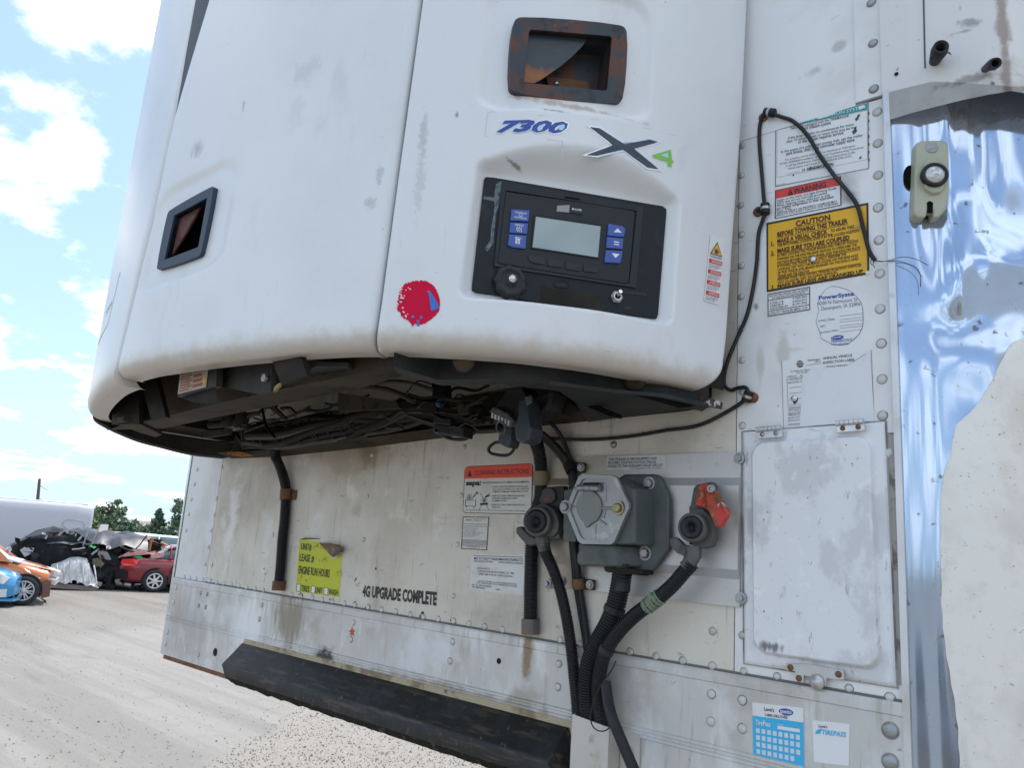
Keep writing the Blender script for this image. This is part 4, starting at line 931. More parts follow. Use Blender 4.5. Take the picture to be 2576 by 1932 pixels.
uprism([(1988, 960), (2036, 945), (2038, 978)], .0014, .0018).build('badge_fill', ca, U)
# thin cut lines of the decal film
q = MB()
for pts in [[(945, 690), (1250, 712), (1600, 738), (1900, 790), (2100, 840)], [(945, 690), (925, 700), (908, 840), (1300, 862), (1388, 870), (1384, 985)]]:
    P = [r2(*p) for p in pts]
    for a, b_ in zip(P[:-1], P[1:]):
        a, b_ = np.array(a), np.array(b_); d = (b_ - a) / np.linalg.norm(b_ - a); nn = np.array([-d[1], d[0]]) * .45
        q.poly(ufree([a - nn, b_ - nn, b_ + nn, a + nn], off=.0004))
q.build('decal_film_edge', mat('faint_film_edge', (.45, .47, .49), .5), U)
# sprayed red disc with a scrap of blue sticker under it
pts = []
for k in range(110):
    a = 2 * math.pi * k / 110; r_ = 56 + 1.2 * math.sin(5 * a) + (rng.uniform(-4, 2) if 1.6 < a < 4.9 else rng.uniform(-1, 1))
    x, y = 1052.5 + r_ * math.cos(a) * .97, 760 + r_ * math.sin(a)
    if 1.72 < a < 1.9: y += 8 * (1 - abs(a - 1.81) / .09)
    pts.append((x, y))
ctr = usz(1052.5, 760, .003)
q = MB(); o_ = .004
def uf0(pts, off): return [np.array(US(*usz(*p, .006), .006 + off)) for p in pts]
rg = [uf0([((x - 1052.5) * t + 1052.5, (y - 760) * t + 760) for x, y in pts], .0008) for t in (1, .66, .33)]
q.grid(rg, True, True); q.poly(rg[-1]); q.build('spray_mark', m_spray, U)
q = MB(); q.poly(uf0([r5(x, y) for x, y in [(552, 272), (572, 278), (600, 320), (628, 375), (612, 388), (578, 400), (572, 360), (566, 310)]], .0013)); 
for c0 in ((465, 436), (497, 465), (497, 485), (515, 440)): q.poly(uf0([r5(c0[0] + 9 * math.cos(k * 1.05) * rng.uniform(.7, 1.3), c0[1] + 10 * math.sin(k * 1.05)) for k in range(6)], .0013))
q.build('sticker_scrap', m_spray_blue, U)
q = MB()
for k in range(26):
    a = rng.uniform(2.2, 4.2); r_ = rng.uniform(38, 53); x, y = 1052.5 + r_ * math.cos(a), 760 + r_ * math.sin(a)
    w = rng.uniform(1.2, 3.2); q.poly(uf0([(x + w * math.cos(j * 1.05) * rng.uniform(.6, 1.2), y + w * .8 * math.sin(j * 1.05)) for j in range(6)], .0012))
q.build('missed_specks', m_shell, U)
# warning strip on the right edge of the panel
fn = umap(r3(272, 1450), r3(362, 1475), r6(325, 362), r6(232, 335), .007)
sW = Sheet(fn); sW.base('p', 6); 
wO = sW.m['p'].build('warning_sticker', m_paper); tag(wO, 'narrow upright white and red warning sticker on the right edge of the white unit', 'sticker')
sW.poly('k', [(.5, .08), (.92, .29), (.08, .29)], .0010); sW.poly('y', [(.5, .105), (.85, .28), (.15, .28)], .0013); sW.poly('b', [(.36, .21), (.52, .19), (.62, .25), (.5, .275), (.38, .265)], .0016); sW.poly('r', [(.53, .195), (.66, .235), (.60, .262)], .0019)
yv = .36
for w_ in ('WARNING', 'ADVERTENCIA', 'ATENÇÃO', 'ADVERTENCIA'):
    sW.rect('r', .06, yv, .95, yv + .06, .0011); sW.text('w', w_, .22, .9, yv + .012, yv + .048, .01, 0, .0014)
    for t_, a_ in (('Do not start engine or', .9), ('move parts before the', .86), ('guards are closed', .7)):
        yv_ = yv + .068 + (.0, .026, .052)[('Do not start engine or', 'move parts before the', 'guards are closed').index(t_)]
        sW.text('k', t_, .08, a_, yv_, yv_ + .017, .0, 0, .0012)
    yv += .16
sW.text('k', 'ROTATING PARTS', .1, .9, .305, .335, .01, 0, .0012)
for kk, mm in (('k', m_ink), ('y', m_yellow), ('b', m_blue_ink), ('r', m_red), ('w', m_paper)):
    if kk in sW.m: sW.m[kk].build('lettering' if kk in 'kw' else 'print', mm, wO)
# maker's label on the strip, nearly edge-on
Pr = [np.array(usz(*p, .002)) for p in [(303, 684), (272, 815)]]
P4 = [Pr[0] + [.24, -.005], Pr[0], Pr[1], Pr[1] + [.24, -.005]]
def fnS(u, v, off=0.0):
    q = (P4[0] * (1 - u) + P4[1] * u) * (1 - v) + (P4[3] * (1 - u) + P4[2] * u) * v
    return np.array(US(q[0], q[1], .0006 + off))
sS = Sheet(fnS); sS.base('p', 8, .0028); sO = sS.m['p'].build('number_label', m_paper); tag(sO, 'white label with dark figures on the far left edge of the white unit', 'label')
sS.text('k', '7201', .45, .92, .50, .62, .0, 0, .0033); sS.m['k'].build('lettering', m_ink, sO)
# ------------------------------------------------------------------ underside of the unit
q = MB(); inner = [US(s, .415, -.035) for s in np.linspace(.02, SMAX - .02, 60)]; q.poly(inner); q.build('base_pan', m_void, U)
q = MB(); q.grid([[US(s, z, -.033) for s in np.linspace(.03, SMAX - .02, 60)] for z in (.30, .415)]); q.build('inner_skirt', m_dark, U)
def strip3(mb, pts, dz): mb.grid([[tuple(p) for p in pts], [(p[0], p[1], p[2] + dz) for p in pts]], False)
# front angle beam under the door: web facing forward, flange running back
f0 = [atz(*p, z) for p, z in [((300, 1072), .252), ((378, 1057), .252), ((560, 1012), .253), ((732, 974), .258), ((900, 940), .266), ((1000, 916), .274)]]
f1 = [atz(*p, z) for p, z in [((268, 1082), .252), ((410, 1078), .252), ((610, 1037), .253), ((780, 1003), .258), ((910, 976), .266), ((1046, 935), .274)]]
q = MB(); q.grid([f0, f1], False); q.grid([[(p[0], p[1], p[2] + .006) for p in f1], f1], False); strip3(q, f0, .15); q.build('front_beam', m_brown, U)
# gussets and the box bracket in front of the web
def gusset(top, bot, w=.004, m=m_dark, name='gusset'):
    q = MB()
    a, b_ = atz(*top, .40), atz(*bot, .256)
    return a, b_
def vplate(name, pxs, Y, th, m, par=U):
    f = [at(x, y, Y) for x, y in pxs]; q = MB(); q.prism(f, [(p[0] + .002, p[1] + th, p[2]) for p in f]); return q.build(name, m, par)
def beamY(px, py, z): return atz(px, py, z)[1]
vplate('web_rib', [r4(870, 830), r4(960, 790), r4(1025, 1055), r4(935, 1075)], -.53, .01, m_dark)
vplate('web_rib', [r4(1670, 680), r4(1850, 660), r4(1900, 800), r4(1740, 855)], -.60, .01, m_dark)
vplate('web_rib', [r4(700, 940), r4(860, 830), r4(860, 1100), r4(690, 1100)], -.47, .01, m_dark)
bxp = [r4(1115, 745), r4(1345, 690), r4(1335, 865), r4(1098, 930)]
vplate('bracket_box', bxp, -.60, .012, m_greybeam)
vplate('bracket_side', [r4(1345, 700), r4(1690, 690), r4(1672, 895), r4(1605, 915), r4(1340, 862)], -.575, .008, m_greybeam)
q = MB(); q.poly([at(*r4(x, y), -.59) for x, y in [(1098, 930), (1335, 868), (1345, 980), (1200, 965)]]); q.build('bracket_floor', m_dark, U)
lab = quadmap([at(*r4(*p), -.601) for p in [(1120, 745), (1295, 700), (1275, 870), (1100, 915)]])
sL = Sheet(lab); sL.base('p'); lo_ = sL.m['p'].build('warning_label', mat('faded_pale_label', (.42, .36, .30), .7, noise=[((.25, .19, .14), 40, .5, .7, .7)]))
tag(lo_, 'faded red and white warning label on a bracket under the white unit', 'label')
fr_ = mat('faded_red_print', (.30, .10, .06), .7)
for k in range(9): sL.rect('r', .06, .08 + .1 * k, .45 + .06 * math.sin(k * 3), .13 + .1 * k)
for k in range(4): sL.rect('r', .52, .25 + .18 * k, .78 + .03 * k, .36 + .18 * k)
sL.poly('y', [(.9, .55), (.99, .8), (.8, .82)]); sL.m['r'].build('print', fr_, lo_); sL.m['y'].build('print', m_yellow, lo_)
q = MB(); q.lathe(at(*r4(1645, 815), -.578), (0, -1, 0), [(.008, 0), (.008, .006), (.0001, .006)], 6, False); q.build('bolt', m_bolt, U)
q = MB(); f = [atz(*r4(*p), .275) for p in [(1895, 780), (1950, 740), (2150, 745), (2260, 790), (2190, 815), (1990, 815)]]; q.prism(f, [(p[0], p[1], p[2] + .008) for p in f]); q.build('foot_plate', m_greybeam, U)
c_ = atz(*r4(2035, 795), .2745); q = MB(); q.lathe(c_, (0, 0, -1), [(.014, 0), (.0001, .0005)], 14); q.build('drilled_hole', m_void, U)
vplate('yellow_tab', [r4(1715, 850), r4(1735, 840), r4(1720, 870), r4(1690, 900), r4(1695, 870)], -.60, .004, mat('dull_yellow_paint', (.22, .17, .04), .7))
# beam under the control panel
g0 = [at(*p) for p in []]
w0 = [(985, 905), (1102, 912), (1250, 918), (1400, 935), (1542, 958), (1680, 985), (1782, 1012)]
w1 = [(988, 921), (1102, 956), (1257, 953), (1379, 966), (1542, 990), (1674, 1002), (1782, 1024)]
b1 = [atz(*p, .262) for p in w1]
q = MB(); strip3(q, b1, .08); q.grid([b1, [(p[0] - .03, p[1] + .035, p[2]) for p in b1]], False); q.build('side_beam', m_greybeam, U)
for p in [(1165, 905), (1598, 957)]:
    a = atz(*p, .285); nrm = np.array([.6, -.8, 0]); q = MB(); q.lathe(a - nrm * .012, nrm, [(.018, 0), (.018, .010), (.012, .014), (.0001, .015)], 14); q.build('bolt', m_brown, U)
f = [atz(*p, .258) for p in [(1380, 967), (1542, 988), (1674, 1000), (1782, 1023), (1640, 1040), (1480, 1062), (1445, 1010)]]
q = MB(); q.prism(f, [(p[0], p[1], p[2] + .006) for p in f]); q.build('underside_plate', m_greybeam, U)
f = [atz(*r5(*p), .256) for p in [(1810, 915), (1940, 935), (2210, 990), (2110, 1000), (1960, 955)]]; q = MB(); q.poly(f); q.build('plate_slot', m_void, U)
f = [at(*r5(*p), -.09) for p in [(2025, 865), (2120, 880), (2215, 905), (2300, 935), (2292, 978), (2150, 950), (2030, 915)]]
q = MB(); q.prism(f, [(p[0], p[1] + .05, p[2]) for p in f]); q.build('rusted_end', mat('flaking_rusty_paint', (.05, .035, .03), .8, noise=[((.60, .58, .55), 45, .55, .60, .9), ((.20, .08, .03), 20, .55, .65, .9)], bump=(60, .6, .002)), U)
# rail against the wall
bk = [at(*p, -.012) for p in [(1790, 1022), (1700, 1035), (1400, 1066), (1240, 1083), (1100, 1102), (900, 1127), (700, 1148), (580, 1153)]]
q = MB(); strip3(q, bk, .09); q.grid([bk, [(p[0], -.001, p[2]) for p in bk]], False); q.grid([[(p[0], p[1] - .05, p[2] + .012) for p in bk], bk], False); q.build('rear_rail', m_brown, U)
# low lip of the left side
lp_ = [atz(*p, z) for p, z in [((232, 1040), .276), ((245, 1066), .262), ((330, 1107), .234), ((400, 1127), .226), ((480, 1146), .2175), ((576, 1156), .2145)]]
lp_ = spline([tuple(p) for p in lp_], 40)
q = MB(); strip3(q, lp_, .10); q.grid([lp_, [(p[0] + .035, p[1] - .012, p[2] + .004) for p in lp_]]); q.grid([[(p[0] + .035, p[1] - .012, p[2] + .004) for p in lp_], [(p[0] + .05, p[1] - .02, p[2] + .05) for p in lp_]]); q.build('side_sill', m_dark, U)
vplate('hinge_stub', [r4(770, 820), r4(815, 810), r4(812, 850), r4(790, 870)], -.50, .01, m_plate)
f = [atz(*r4(*p), .245) for p in [(690, 1085), (760, 1078), (850, 1090), (950, 1140), (1000, 1165), (960, 1180), (860, 1150)]]; q = MB(); q.prism(f, [(p[0], p[1], p[2] + .01) for p in f]); q.build('foot_plate', m_brown, U)
f = [atz(*r4(*p), .232) for p in [(1510, 1240), (1600, 1235), (1660, 1260), (1690, 1285), (1600, 1295), (1500, 1270)]]; q = MB(); q.prism(f, [(p[0], p[1], p[2] + .008) for p in f]); q.build('foot_plate', m_greybeam, U)
f = [at(*r4(*p), -.06) for p in [(1400, 1270), (1470, 1268), (1530, 1280), (1560, 1292), (1480, 1300), (1420, 1290)]]; q = MB(); q.prism(f, [(p[0], p[1] + .01, p[2]) for p in f]); q.build('rusty_tab', mat('orange_rust', (.35, .12, .02), .8, noise=[((.12, .05, .02), 60, .5, .65, .8)]), U)
# inside: shroud rings, pipes, hanger plates
def pipe(pxs, Y, r, m, name='pipe', par=U, seg=8):
    q = MB(); q.tube(resample(spline([tuple(at(*p, Y)) for p in pxs], 40), .008), r, seg); return q.build(name, m, par)
pipe([r5(60, 880), r5(160, 870), r5(300, 885), r5(420, 930), r5(470, 960)], -.28, .006, m_brown, 'fan_shroud')
pipe([r5(215, 850), r5(330, 835), r5(450, 845), r5(580, 885)], -.30, .004, m_brown, 'fan_shroud')
pipe([r4(1390, 1090), r4(1420, 1080), r4(1430, 1045), r4(1425, 1030)], -.32, .013, m_dark)
pipe([r4(1460, 1095), r4(1485, 1075), r4(1490, 1030), r4(1488, 1010)], -.32, .013, m_dark)
pipe([r4(1300, 1075), r4(1400, 1060), r4(1500, 1045), r4(1600, 1030)], -.30, .006, m_brown)
pipe([r4(1300, 1105), r4(1400, 1095), r4(1520, 1080)], -.30, .010, m_dark)
pipe([r4(1620, 1000), r4(1650, 1120), r4(1700, 1180)], -.27, .0035, m_void, 'pipe')
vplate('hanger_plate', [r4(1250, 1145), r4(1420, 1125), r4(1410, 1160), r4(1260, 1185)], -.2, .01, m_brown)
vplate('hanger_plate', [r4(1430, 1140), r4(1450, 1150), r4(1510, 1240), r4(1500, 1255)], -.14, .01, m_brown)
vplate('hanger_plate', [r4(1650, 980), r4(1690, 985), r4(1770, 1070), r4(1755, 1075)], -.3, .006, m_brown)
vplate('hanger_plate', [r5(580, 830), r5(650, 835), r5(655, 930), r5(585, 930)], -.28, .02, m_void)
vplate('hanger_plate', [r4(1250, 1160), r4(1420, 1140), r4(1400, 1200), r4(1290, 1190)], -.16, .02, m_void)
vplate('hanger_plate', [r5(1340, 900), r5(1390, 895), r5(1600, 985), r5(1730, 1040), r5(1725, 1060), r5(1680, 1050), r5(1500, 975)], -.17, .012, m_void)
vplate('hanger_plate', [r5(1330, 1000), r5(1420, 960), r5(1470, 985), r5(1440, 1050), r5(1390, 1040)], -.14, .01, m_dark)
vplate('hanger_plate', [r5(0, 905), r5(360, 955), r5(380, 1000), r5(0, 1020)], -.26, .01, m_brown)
# ------------------------------------------------------------------ wiring harness under the unit
H = thing('wiring_harness', 'thick bundle of black wires tied together beneath the white unit', 'wiring', at(*r4(2000, 1150), -.16))
hp = [r4(1545, 1165), r4(1650, 1165), r4(1800, 1165), r4(2000, 1120), r4(2200, 1092), r5(150, 1070), r5(300, 1055), r5(420, 1030), r5(520, 1010), r5(640, 1040), r5(760, 1070), r5(950, 1075), r5(1080, 1060)]
hc = resample(spline([tuple(at(*p, -.16 + .004 * math.sin(i))) for i, p in enumerate(hp)], 120), .012)
def frame_along(pts, i):
    tg = np.array(pts[min(i + 1, len(pts) - 1)]) - np.array(pts[max(i - 1, 0)]); tg /= np.linalg.norm(tg); a = np.cross(tg, [0, 0, 1]); a /= np.linalg.norm(a); return a, np.cross(a, tg)
nH = len(hc)
for k in range(30):
    rr0 = .006 + .030 * math.sqrt(rng.uniform(0, 1)); ph = rng.uniform(0, 6.28); tw = rng.uniform(-1.5, 1.5); pts = []
    i0, i1 = int(rng.uniform(0, 5)), int(nH * rng.uniform(.62, 1.0))
    for i in range(i0, i1):
        a, b_ = frame_along(hc, i); t = i / nH; rr = rr0 * (1.0 if t < .55 else 1.0 - .45 * (t - .55) / .45)
        an = ph + tw * t * 4; pts.append(np.array(hc[i]) + rr * (math.cos(an) * a + math.sin(an) * b_))
    if len(pts) > 4:
        q = MB(); q.tube(pts, rng.uniform(.0050, .0105), 7); q.build('wire', [m_hose_dusty, m_hose, m_dark][k % 3], H)
for t in (.03, .07, .12, .17, .23, .30, .335, .37, .42, .47, .5, .56, .64, .78):
    i = int(t * nH); a, b_ = frame_along(hc, i); tg = np.cross(b_, a); rr = .036 if t < .55 else .026; tilt = rng.uniform(-.6, .6)
    q = MB(); q.tube([np.array(hc[i]) + rr * (math.cos(w) * a + math.sin(w) * b_) + tg * rr * tilt * math.cos(w + 1) for w in np.linspace(0, 6.28, 20)], .0022, 5); q.build('zip_tie', m_black, H)
for (x, y, w, h, mm) in [(770, 1000, 70, 70, m_greybeam), (640, 1130, 95, 60, m_black), (730, 1140, 90, 70, m_black), (560, 1000, 90, 90, m_dark), (613, 975, 26, 34, mat('blue_plug', (.03, .10, .2), .5)), (640, 1080, 110, 46, m_black), (605, 1140, 34, 34, mat('teal_plug', (.02, .08, .11), .5))]:
    P_ = [at(*r5(x + a * w / 2, y + b_ * h / 2 + a * 6), -.20) for a, b_ in ((-1, -1), (1, -1), (1, 1), (-1, 1))]; q = MB(); q.prism(P_, [tuple(np.array(p) + [0, .03, 0]) for p in P_]); q.build('connector', mm, H, bevel=.003)
for k in range(14):
    x, y = r5(rng.uniform(450, 820), rng.uniform(980, 1130)); L2 = rng.uniform(14, 50); a = rng.uniform(-.6, .6)
    pipe([(x, y), (x + L2 * .5 * math.cos(a), y + L2 * .5 * math.sin(a) + rng.uniform(-4, 4)), (x + L2 * math.cos(a), y + L2 * math.sin(a))], -.205, .0016, random.choice([m_black, m_brown, m_hose_dusty]), 'wire', H, 5)
pipe([r5(640, 1165), r5(700, 1190), r5(790, 1190), r5(860, 1140), r5(950, 1120), r5(1010, 1090)], -.15, .004, m_hose, 'wire', H)
# loose strands and broken ties wandering over the bundle and up into the cavity
for k in range(26):
    x0 = rng.uniform(600, 1180); y0 = 1085 - .09 * (x0 - 600) + rng.uniform(-58, 26); L_ = rng.uniform(40, 190); a = rng.uniform(-.5, .35); Yk = rng.uniform(-.22, -.13); pts = []
    for t in (0, .25, .5, .75, 1): pts.append((x0 + L_ * t * math.cos(a) + rng.uniform(-8, 8), y0 + L_ * t * math.sin(a) - 16 * math.sin(math.pi * t) * rng.uniform(-.8, 1.2)))
    if max(p[0] for p in pts) > 1290: continue
    pipe(pts, Yk, rng.uniform(.0012, .0042), [m_black, m_hose_dusty, m_dark, m_black, m_brown][k % 5], 'wire', H, 6)
# hanging plugs
CN = thing('cable_connectors', 'cluster of unplugged grey black connectors hanging below the right side of the white unit', 'connectors', at(*r5(1090, 1100), -.2))
def blk(name, pts, Y, th, m, bev=.003): 
    f = [at(*r5(*p), Y) for p in pts]; q = MB(); q.prism(f, [tuple(np.array(p) + [0, th, 0]) for p in f]); return q.build(name, m, CN, bevel=bev)
m_plug = mat('slate_plug_plastic', (.030, .040, .050), .45, noise=[((.07, .075, .08), 30, .55, .72, .7)])
m_plug2 = mat('grey_plug_plastic', (.10, .105, .105), .5, noise=[((.05, .05, .05), 40, .5, .7, .7)])
blk('plug', [(1045, 880), (1130, 860), (1165, 920), (1090, 1060), (1000, 1040), (955, 1010)], -.20, .05, m_black)
blk('plug', [(930, 1020), (960, 985), (1050, 1030), (1085, 1075), (1060, 1120), (1020, 1110), (985, 1075)], -.215, .03, m_plug2, .004)
blk('plug', [(1115, 945), (1165, 935), (1180, 1060), (1190, 1120), (1180, 1195), (1140, 1220), (1095, 1200), (1085, 1110), (1105, 1060)], -.23, .04, m_plug, .005)
blk('plug', [(1000, 1130), (1075, 1110), (1070, 1200), (1050, 1245), (1010, 1230), (985, 1200)], -.21, .03, m_plug, .004)
blk('tape_wrap', [(1180, 940), (1270, 900), (1330, 880), (1300, 1000), (1230, 1050), (1190, 1070)], -.19, .05, m_black, .006)
blk('tab', [(1150, 930), (1195, 920), (1198, 960), (1165, 985)], -.232, .004, m_plug2, .001)
q = MB(); f = [at(*r5(1008 + 28 * math.cos(t), 1120 + 36 * math.sin(t) + 8 * math.cos(t)), -.225) for t in np.linspace(0, 6.28, 24)]; q.tube(f, .0022, 6); q.build('ring', m_plug2, CN)
q = MB(); f = [at(*r5(*p), -.19) for p in [(1080, 1190), (1090, 1220), (1085, 1260), (1050, 1290), (990, 1290), (940, 1275), (935, 1245), (975, 1212), (1020, 1215)]]; q.tube(resample(spline([tuple(p) for p in f], 50), .004), .0032, 6); q.build('wire_loop', m_black, CN)
for k in range(6):
    blk('latch_tooth', [(950 + k * 20, 1030 + k * 9), (958 + k * 20, 1030 + k * 9), (956 + k * 20, 1062 + k * 9), (948 + k * 20, 1060 + k * 9)], -.217, .004, m_print_white, 0)
# ------------------------------------------------------------------ conduits and cables
def corrugated(name, label, pxY, r, m, pitch=.0052, seg=14, group=None):
    pts = resample(spline([tuple(at(px, py, Y)) for px, py, Y in pxY], 100), pitch / 4)
    n = len(pts); rad = [r * (1.0 if (i % 4) in (0, 1) else .86) for i in range(n)]
    t = thing(name, label, 'hose', pts[-1], group)
    q = MB(); q.tube(pts, rad, seg, True, False); q.build('conduit', m, t); return t, pts
def clamp(t, pts, i, r, w, m, name='clamp'):
    a = np.array(pts[i]); tg = np.array(pts[min(i + 2, len(pts) - 1)]) - np.array(pts[max(i - 2, 0)]); tg /= np.linalg.norm(tg)
    q = MB(); q.tube([a - tg * w / 2, a + tg * w / 2], r, 18, True, False); return q.build(name, m, t, bevel=.001)
def near(pts, px, py):
    best, bi = 1e9, 0
    for i, p in enumerate(pts):
        c = WR @ (np.array(p) - CAMP); e = (CX + F * c[0] / c[2] - px) ** 2 + (CY + F * c[1] / c[2] - py) ** 2
        if e < best: best, bi = e, i
    return bi
m_clampR = mat('rusty_brown_clamp', (.17, .085, .035), .7, .1, noise=[((.10, .05, .025), 40, .45, .65, .8)])
m_sleeve = mat('tan_sleeve', (.20, .15, .085), .6, noise=[((.12, .09, .05), 40, .5, .7, .7)])
A, pa = corrugated('black_conduit', 'black corrugated hose running down the wall at left beside the lime sticker', [(*r4(1655, 1165), -.11), (*r4(1672, 1200), -.10), (*r4(1700, 1290), -.05), (*r4(1738, 1380), -.028), (*r4(1765, 1480), -.022), (*r7(1766, 0), -.02), (*r7(1758, 130), -.02), (*r7(1745, 250), -.02), (*r7(1735, 400), -.02), (*r7(1722, 540), -.02)], .0150, m_hose)
i = near(pa, *r4(1770, 1535)); cA = clamp(A, pa, i, .0175, .030, m_clampR)
q = MB(); c_ = np.array(pa[i]); q.box(c_[0] + .008, c_[0] + .034, -.010, -.005, c_[2] - .014, c_[2] + .014); q.build('clamp_tab', m_clampR, A, bevel=.002); q = MB(); q.lathe((c_[0] + .024, -.010, c_[2]), (0, -1, 0), [(.006, 0), (.005, .003), (.0001, .004)], 10); q.build('bolt', m_rust, A)
i = near(pa, *r7(1718, 560)); clamp(A, pa, len(pa) - 3, .0185, .026, m_clampR, 'end_fitting')
B, pb = corrugated('black_conduit', 'upright black corrugated hose between the stickers and the left hose coupling', [(*r5(1185, 1045), -.10), (*r5(1200, 1110), -.07), (*r5(1232, 1230), -.04), (*r5(1252, 1320), -.028), (*r5(1256, 1440), -.022), (*r5(1250, 1560), -.02), (*r8(1215, 120), -.02), (*r8(1198, 300), -.02), (*r8(1193, 500), -.02), (*r8(1190, 700), -.02), (*r8(1190, 800), -.02)], .0150, m_hose)
i = near(pb, *r5(1256, 1435)); clamp(B, pb, i, .0172, .030, m_sleeve, 'sleeve'); clamp(B, pb, len(pb) - 4, .0185, .030, mat('rusty_grey_fitting', (.12, .12, .12), .5, .3, noise=[((.22, .10, .04), 18, .5, .6, .9)]), 'end_fitting')
C1, pc1 = corrugated('black_conduit', 'black corrugated hose curving down from the left hose coupling', [(*r8(1272, 270), -.05), (*r8(1290, 340), -.05), (*r8(1330, 430), -.048), (*r8(1375, 560), -.04), (*r8(1412, 720), -.034), (*r8(1440, 900), -.03), (*r8(1462, 1100), -.03), (*r8(1478, 1260), -.032), (*r8(1488, 1420), -.034)], .0122, m_hose, .0046)
C2, pc2 = corrugated('black_conduit', 'thickest black corrugated hose dropping straight from the grey socket box', [(*r8(1760, 440), -.055), (*r8(1748, 520), -.052), (*r8(1722, 640), -.05), (*r8(1680, 760), -.05), (*r8(1620, 870), -.048), (*r8(1570, 980), -.045), (*r8(1545, 1110), -.04), (*r8(1545, 1250), -.034), (*r8(1555, 1430), -.032)], .0188, m_hose, .0052)
i = near(pc2, *r8(1710, 680)); clamp(C2, pc2, i, .0202, .010, m_black, 'hose_band')
C3, pc3 = corrugated('black_conduit', 'black corrugated hose with green tape sweeping from the right hose coupling', [(*r8(2190, 395), -.06), (*r8(2130, 460), -.062), (*r8(2060, 540), -.064), (*r8(1960, 625), -.066), (*r8(1850, 705), -.066), (*r8(1760, 790), -.066), (*r8(1690, 880), -.064), (*r8(1640, 980), -.06), (*r8(1614, 1100), -.05), (*r8(1610, 1220), -.040), (*r8(1630, 1430), -.034)], .0132, m_hose, .0046)
i = near(pc3, *r8(1945, 635)); a = pc3[i]
q = MB(); q.tube(pc3[i - 16:i + 16], [.0142 + .0012 * math.sin(k) for k in range(32)], 10, True, False)
for (x, y) in [((1885, 690)), ((1925, 560)), ((2000, 600))]:
    p0, p1 = at(*r8(x, y), -.082), a; q.add([tuple(p0), tuple(np.array(p1) + [.008, -.012, .004]), tuple(np.array(p1) + [-.008, -.012, -.006])], [(0, 1, 2)])
q.build('green_tape', m_tape, C3)
i = near(pc3, *r8(1660, 930)); clamp(C3, pc3, i, .0145, .012, m_black, 'hose_band'); 
def cable(name, label, pxY, r, m=None, group=None, cat='cable', n=140, step=.006):
    pts = resample(spline([tuple(at(px, py, Y)) for px, py, Y in pxY], n), step); t = thing(name, label, cat, pts[-1], group)
    q = MB(); q.tube(pts, r, 8); q.build('cable_sheath', m or m_black, t); return t, pts
E1, pe1 = cable('black_cable', 'thicker black cable arching behind the grey socket box through two clamps', [(*r5(1185, 1125), -.06), (*r5(1250, 1150), -.05), (*r5(1330, 1215), -.03), (*r5(1400, 1295), -.022), (*r5(1440, 1370), -.020), (*r5(1462, 1450), -.026), (*r8(1458, 100), -.028), (*r8(1462, 270), -.028), (*r8(1480, 420), -.026), (*r8(1490, 520), -.02), (*r8(1512, 660), -.015), (*r8(1540, 860), -.012), (*r8(1555, 960), -.012)], .0068)
cable('black_cable', 'black cable alongside the thicker one behind the grey socket box', [(*r5(1188, 1150), -.06), (*r5(1250, 1172), -.045), (*r5(1320, 1235), -.028), (*r5(1385, 1310), -.02), (*r5(1422, 1380), -.018), (*r5(1445, 1455), -.022), (*r8(1440, 100), -.022), (*r8(1445, 270), -.022), (*r8(1460, 420), -.02), (*r8(1470, 520), -.018), (*r8(1500, 700), -.012), (*r8(1530, 880), -.010), (*r8(1538, 960), -.010)], .0058)
cable('thin_cable', 'thin black cable looping above the others from the underside of the unit', [(*r5(1210, 1040), -.10), (*r5(1265, 1060), -.08), (*r5(1340, 1115), -.04), (*r5(1390, 1195), -.022), (*r5(1425, 1280), -.018), (*r5(1445, 1350), -.018)], .0044)
i1, i2 = near(pe1, *r5(1450, 1368)), near(pe1, *r8(1490, 515))
for i in (i1, i2):
    clamp(E1, pe1, i, .0135, .020, m_clampR if i == i2 else m_dark); c_ = np.array(pe1[i]); q = MB(); q.box(c_[0], c_[0] + .034, -.018, -.0125, c_[2] - .010, c_[2] + .010); q.build('clamp_tab', m_brown, E1, bevel=.001); q = MB(); q.lathe((c_[0] + .027, -.018, c_[2]), (0, -1, 0), [(.009, 0), (.009, .004), (.006, .0045), (.006, .008), (.0001, .0085)], 8, False); q.build('bolt', m_bolt, E1)
# long loose wire with its cushioned clips
wpx = [(*r5(1185, 1160), -.05), (*r5(1320, 1186), -.03), (*r5(1560, 1194), -.012), (*r5(1800, 1175), -.010), (*r5(2000, 1142), -.010), (*r6(0, 1136), -.010), (*r6(140, 1120), -.010), (*r6(250, 1088), -.010), (*r6(400, 1008), -.010), (*r6(490, 945), -.012),
       (*r6(505, 905), -.014), (*r6(490, 872), -.013), (*r6(440, 876), -.010), (*r6(395, 888), -.010), (*r6(357, 845), -.012), (*r6(375, 725), -.012), (*r6(428, 590), -.010), (*r6(500, 420), -.009), (*r6(540, 240), -.009), (*r6(562, 80), -.009),
       (*r3(562, 1590), -.009), (*r3(572, 1440), -.009), (*r3(600, 1350), -.011), (*r3(612, 1300), -.013), (*r3(604, 1230), -.011), (*r3(590, 1060), -.009), (*r3(575, 860), -.009), (*r3(585, 745), -.011), (*r3(625, 695), -.016), (*r3(665, 705), -.016), (*r3(715, 722), -.012), (*r3(785, 748), -.009), (*r3(870, 830), -.009), (*r3(950, 960), -.009), (*r3(1040, 1085), -.009), (*r3(1115, 1175), -.009), (*r3(1180, 1270), -.009), (*r3(1218, 1410), -.009), (*r3(1255, 1550), -.009), (*r3(1290, 1608), -.010)]
Wt, pw = cable('loose_wire', 'long thin black wire looping over the wall stickers between rusty clips', wpx, .0036, None, None, 'wire', 700, .0035)
m_metal_band = mat('clip_band', (.45, .45, .44), .35, .7)
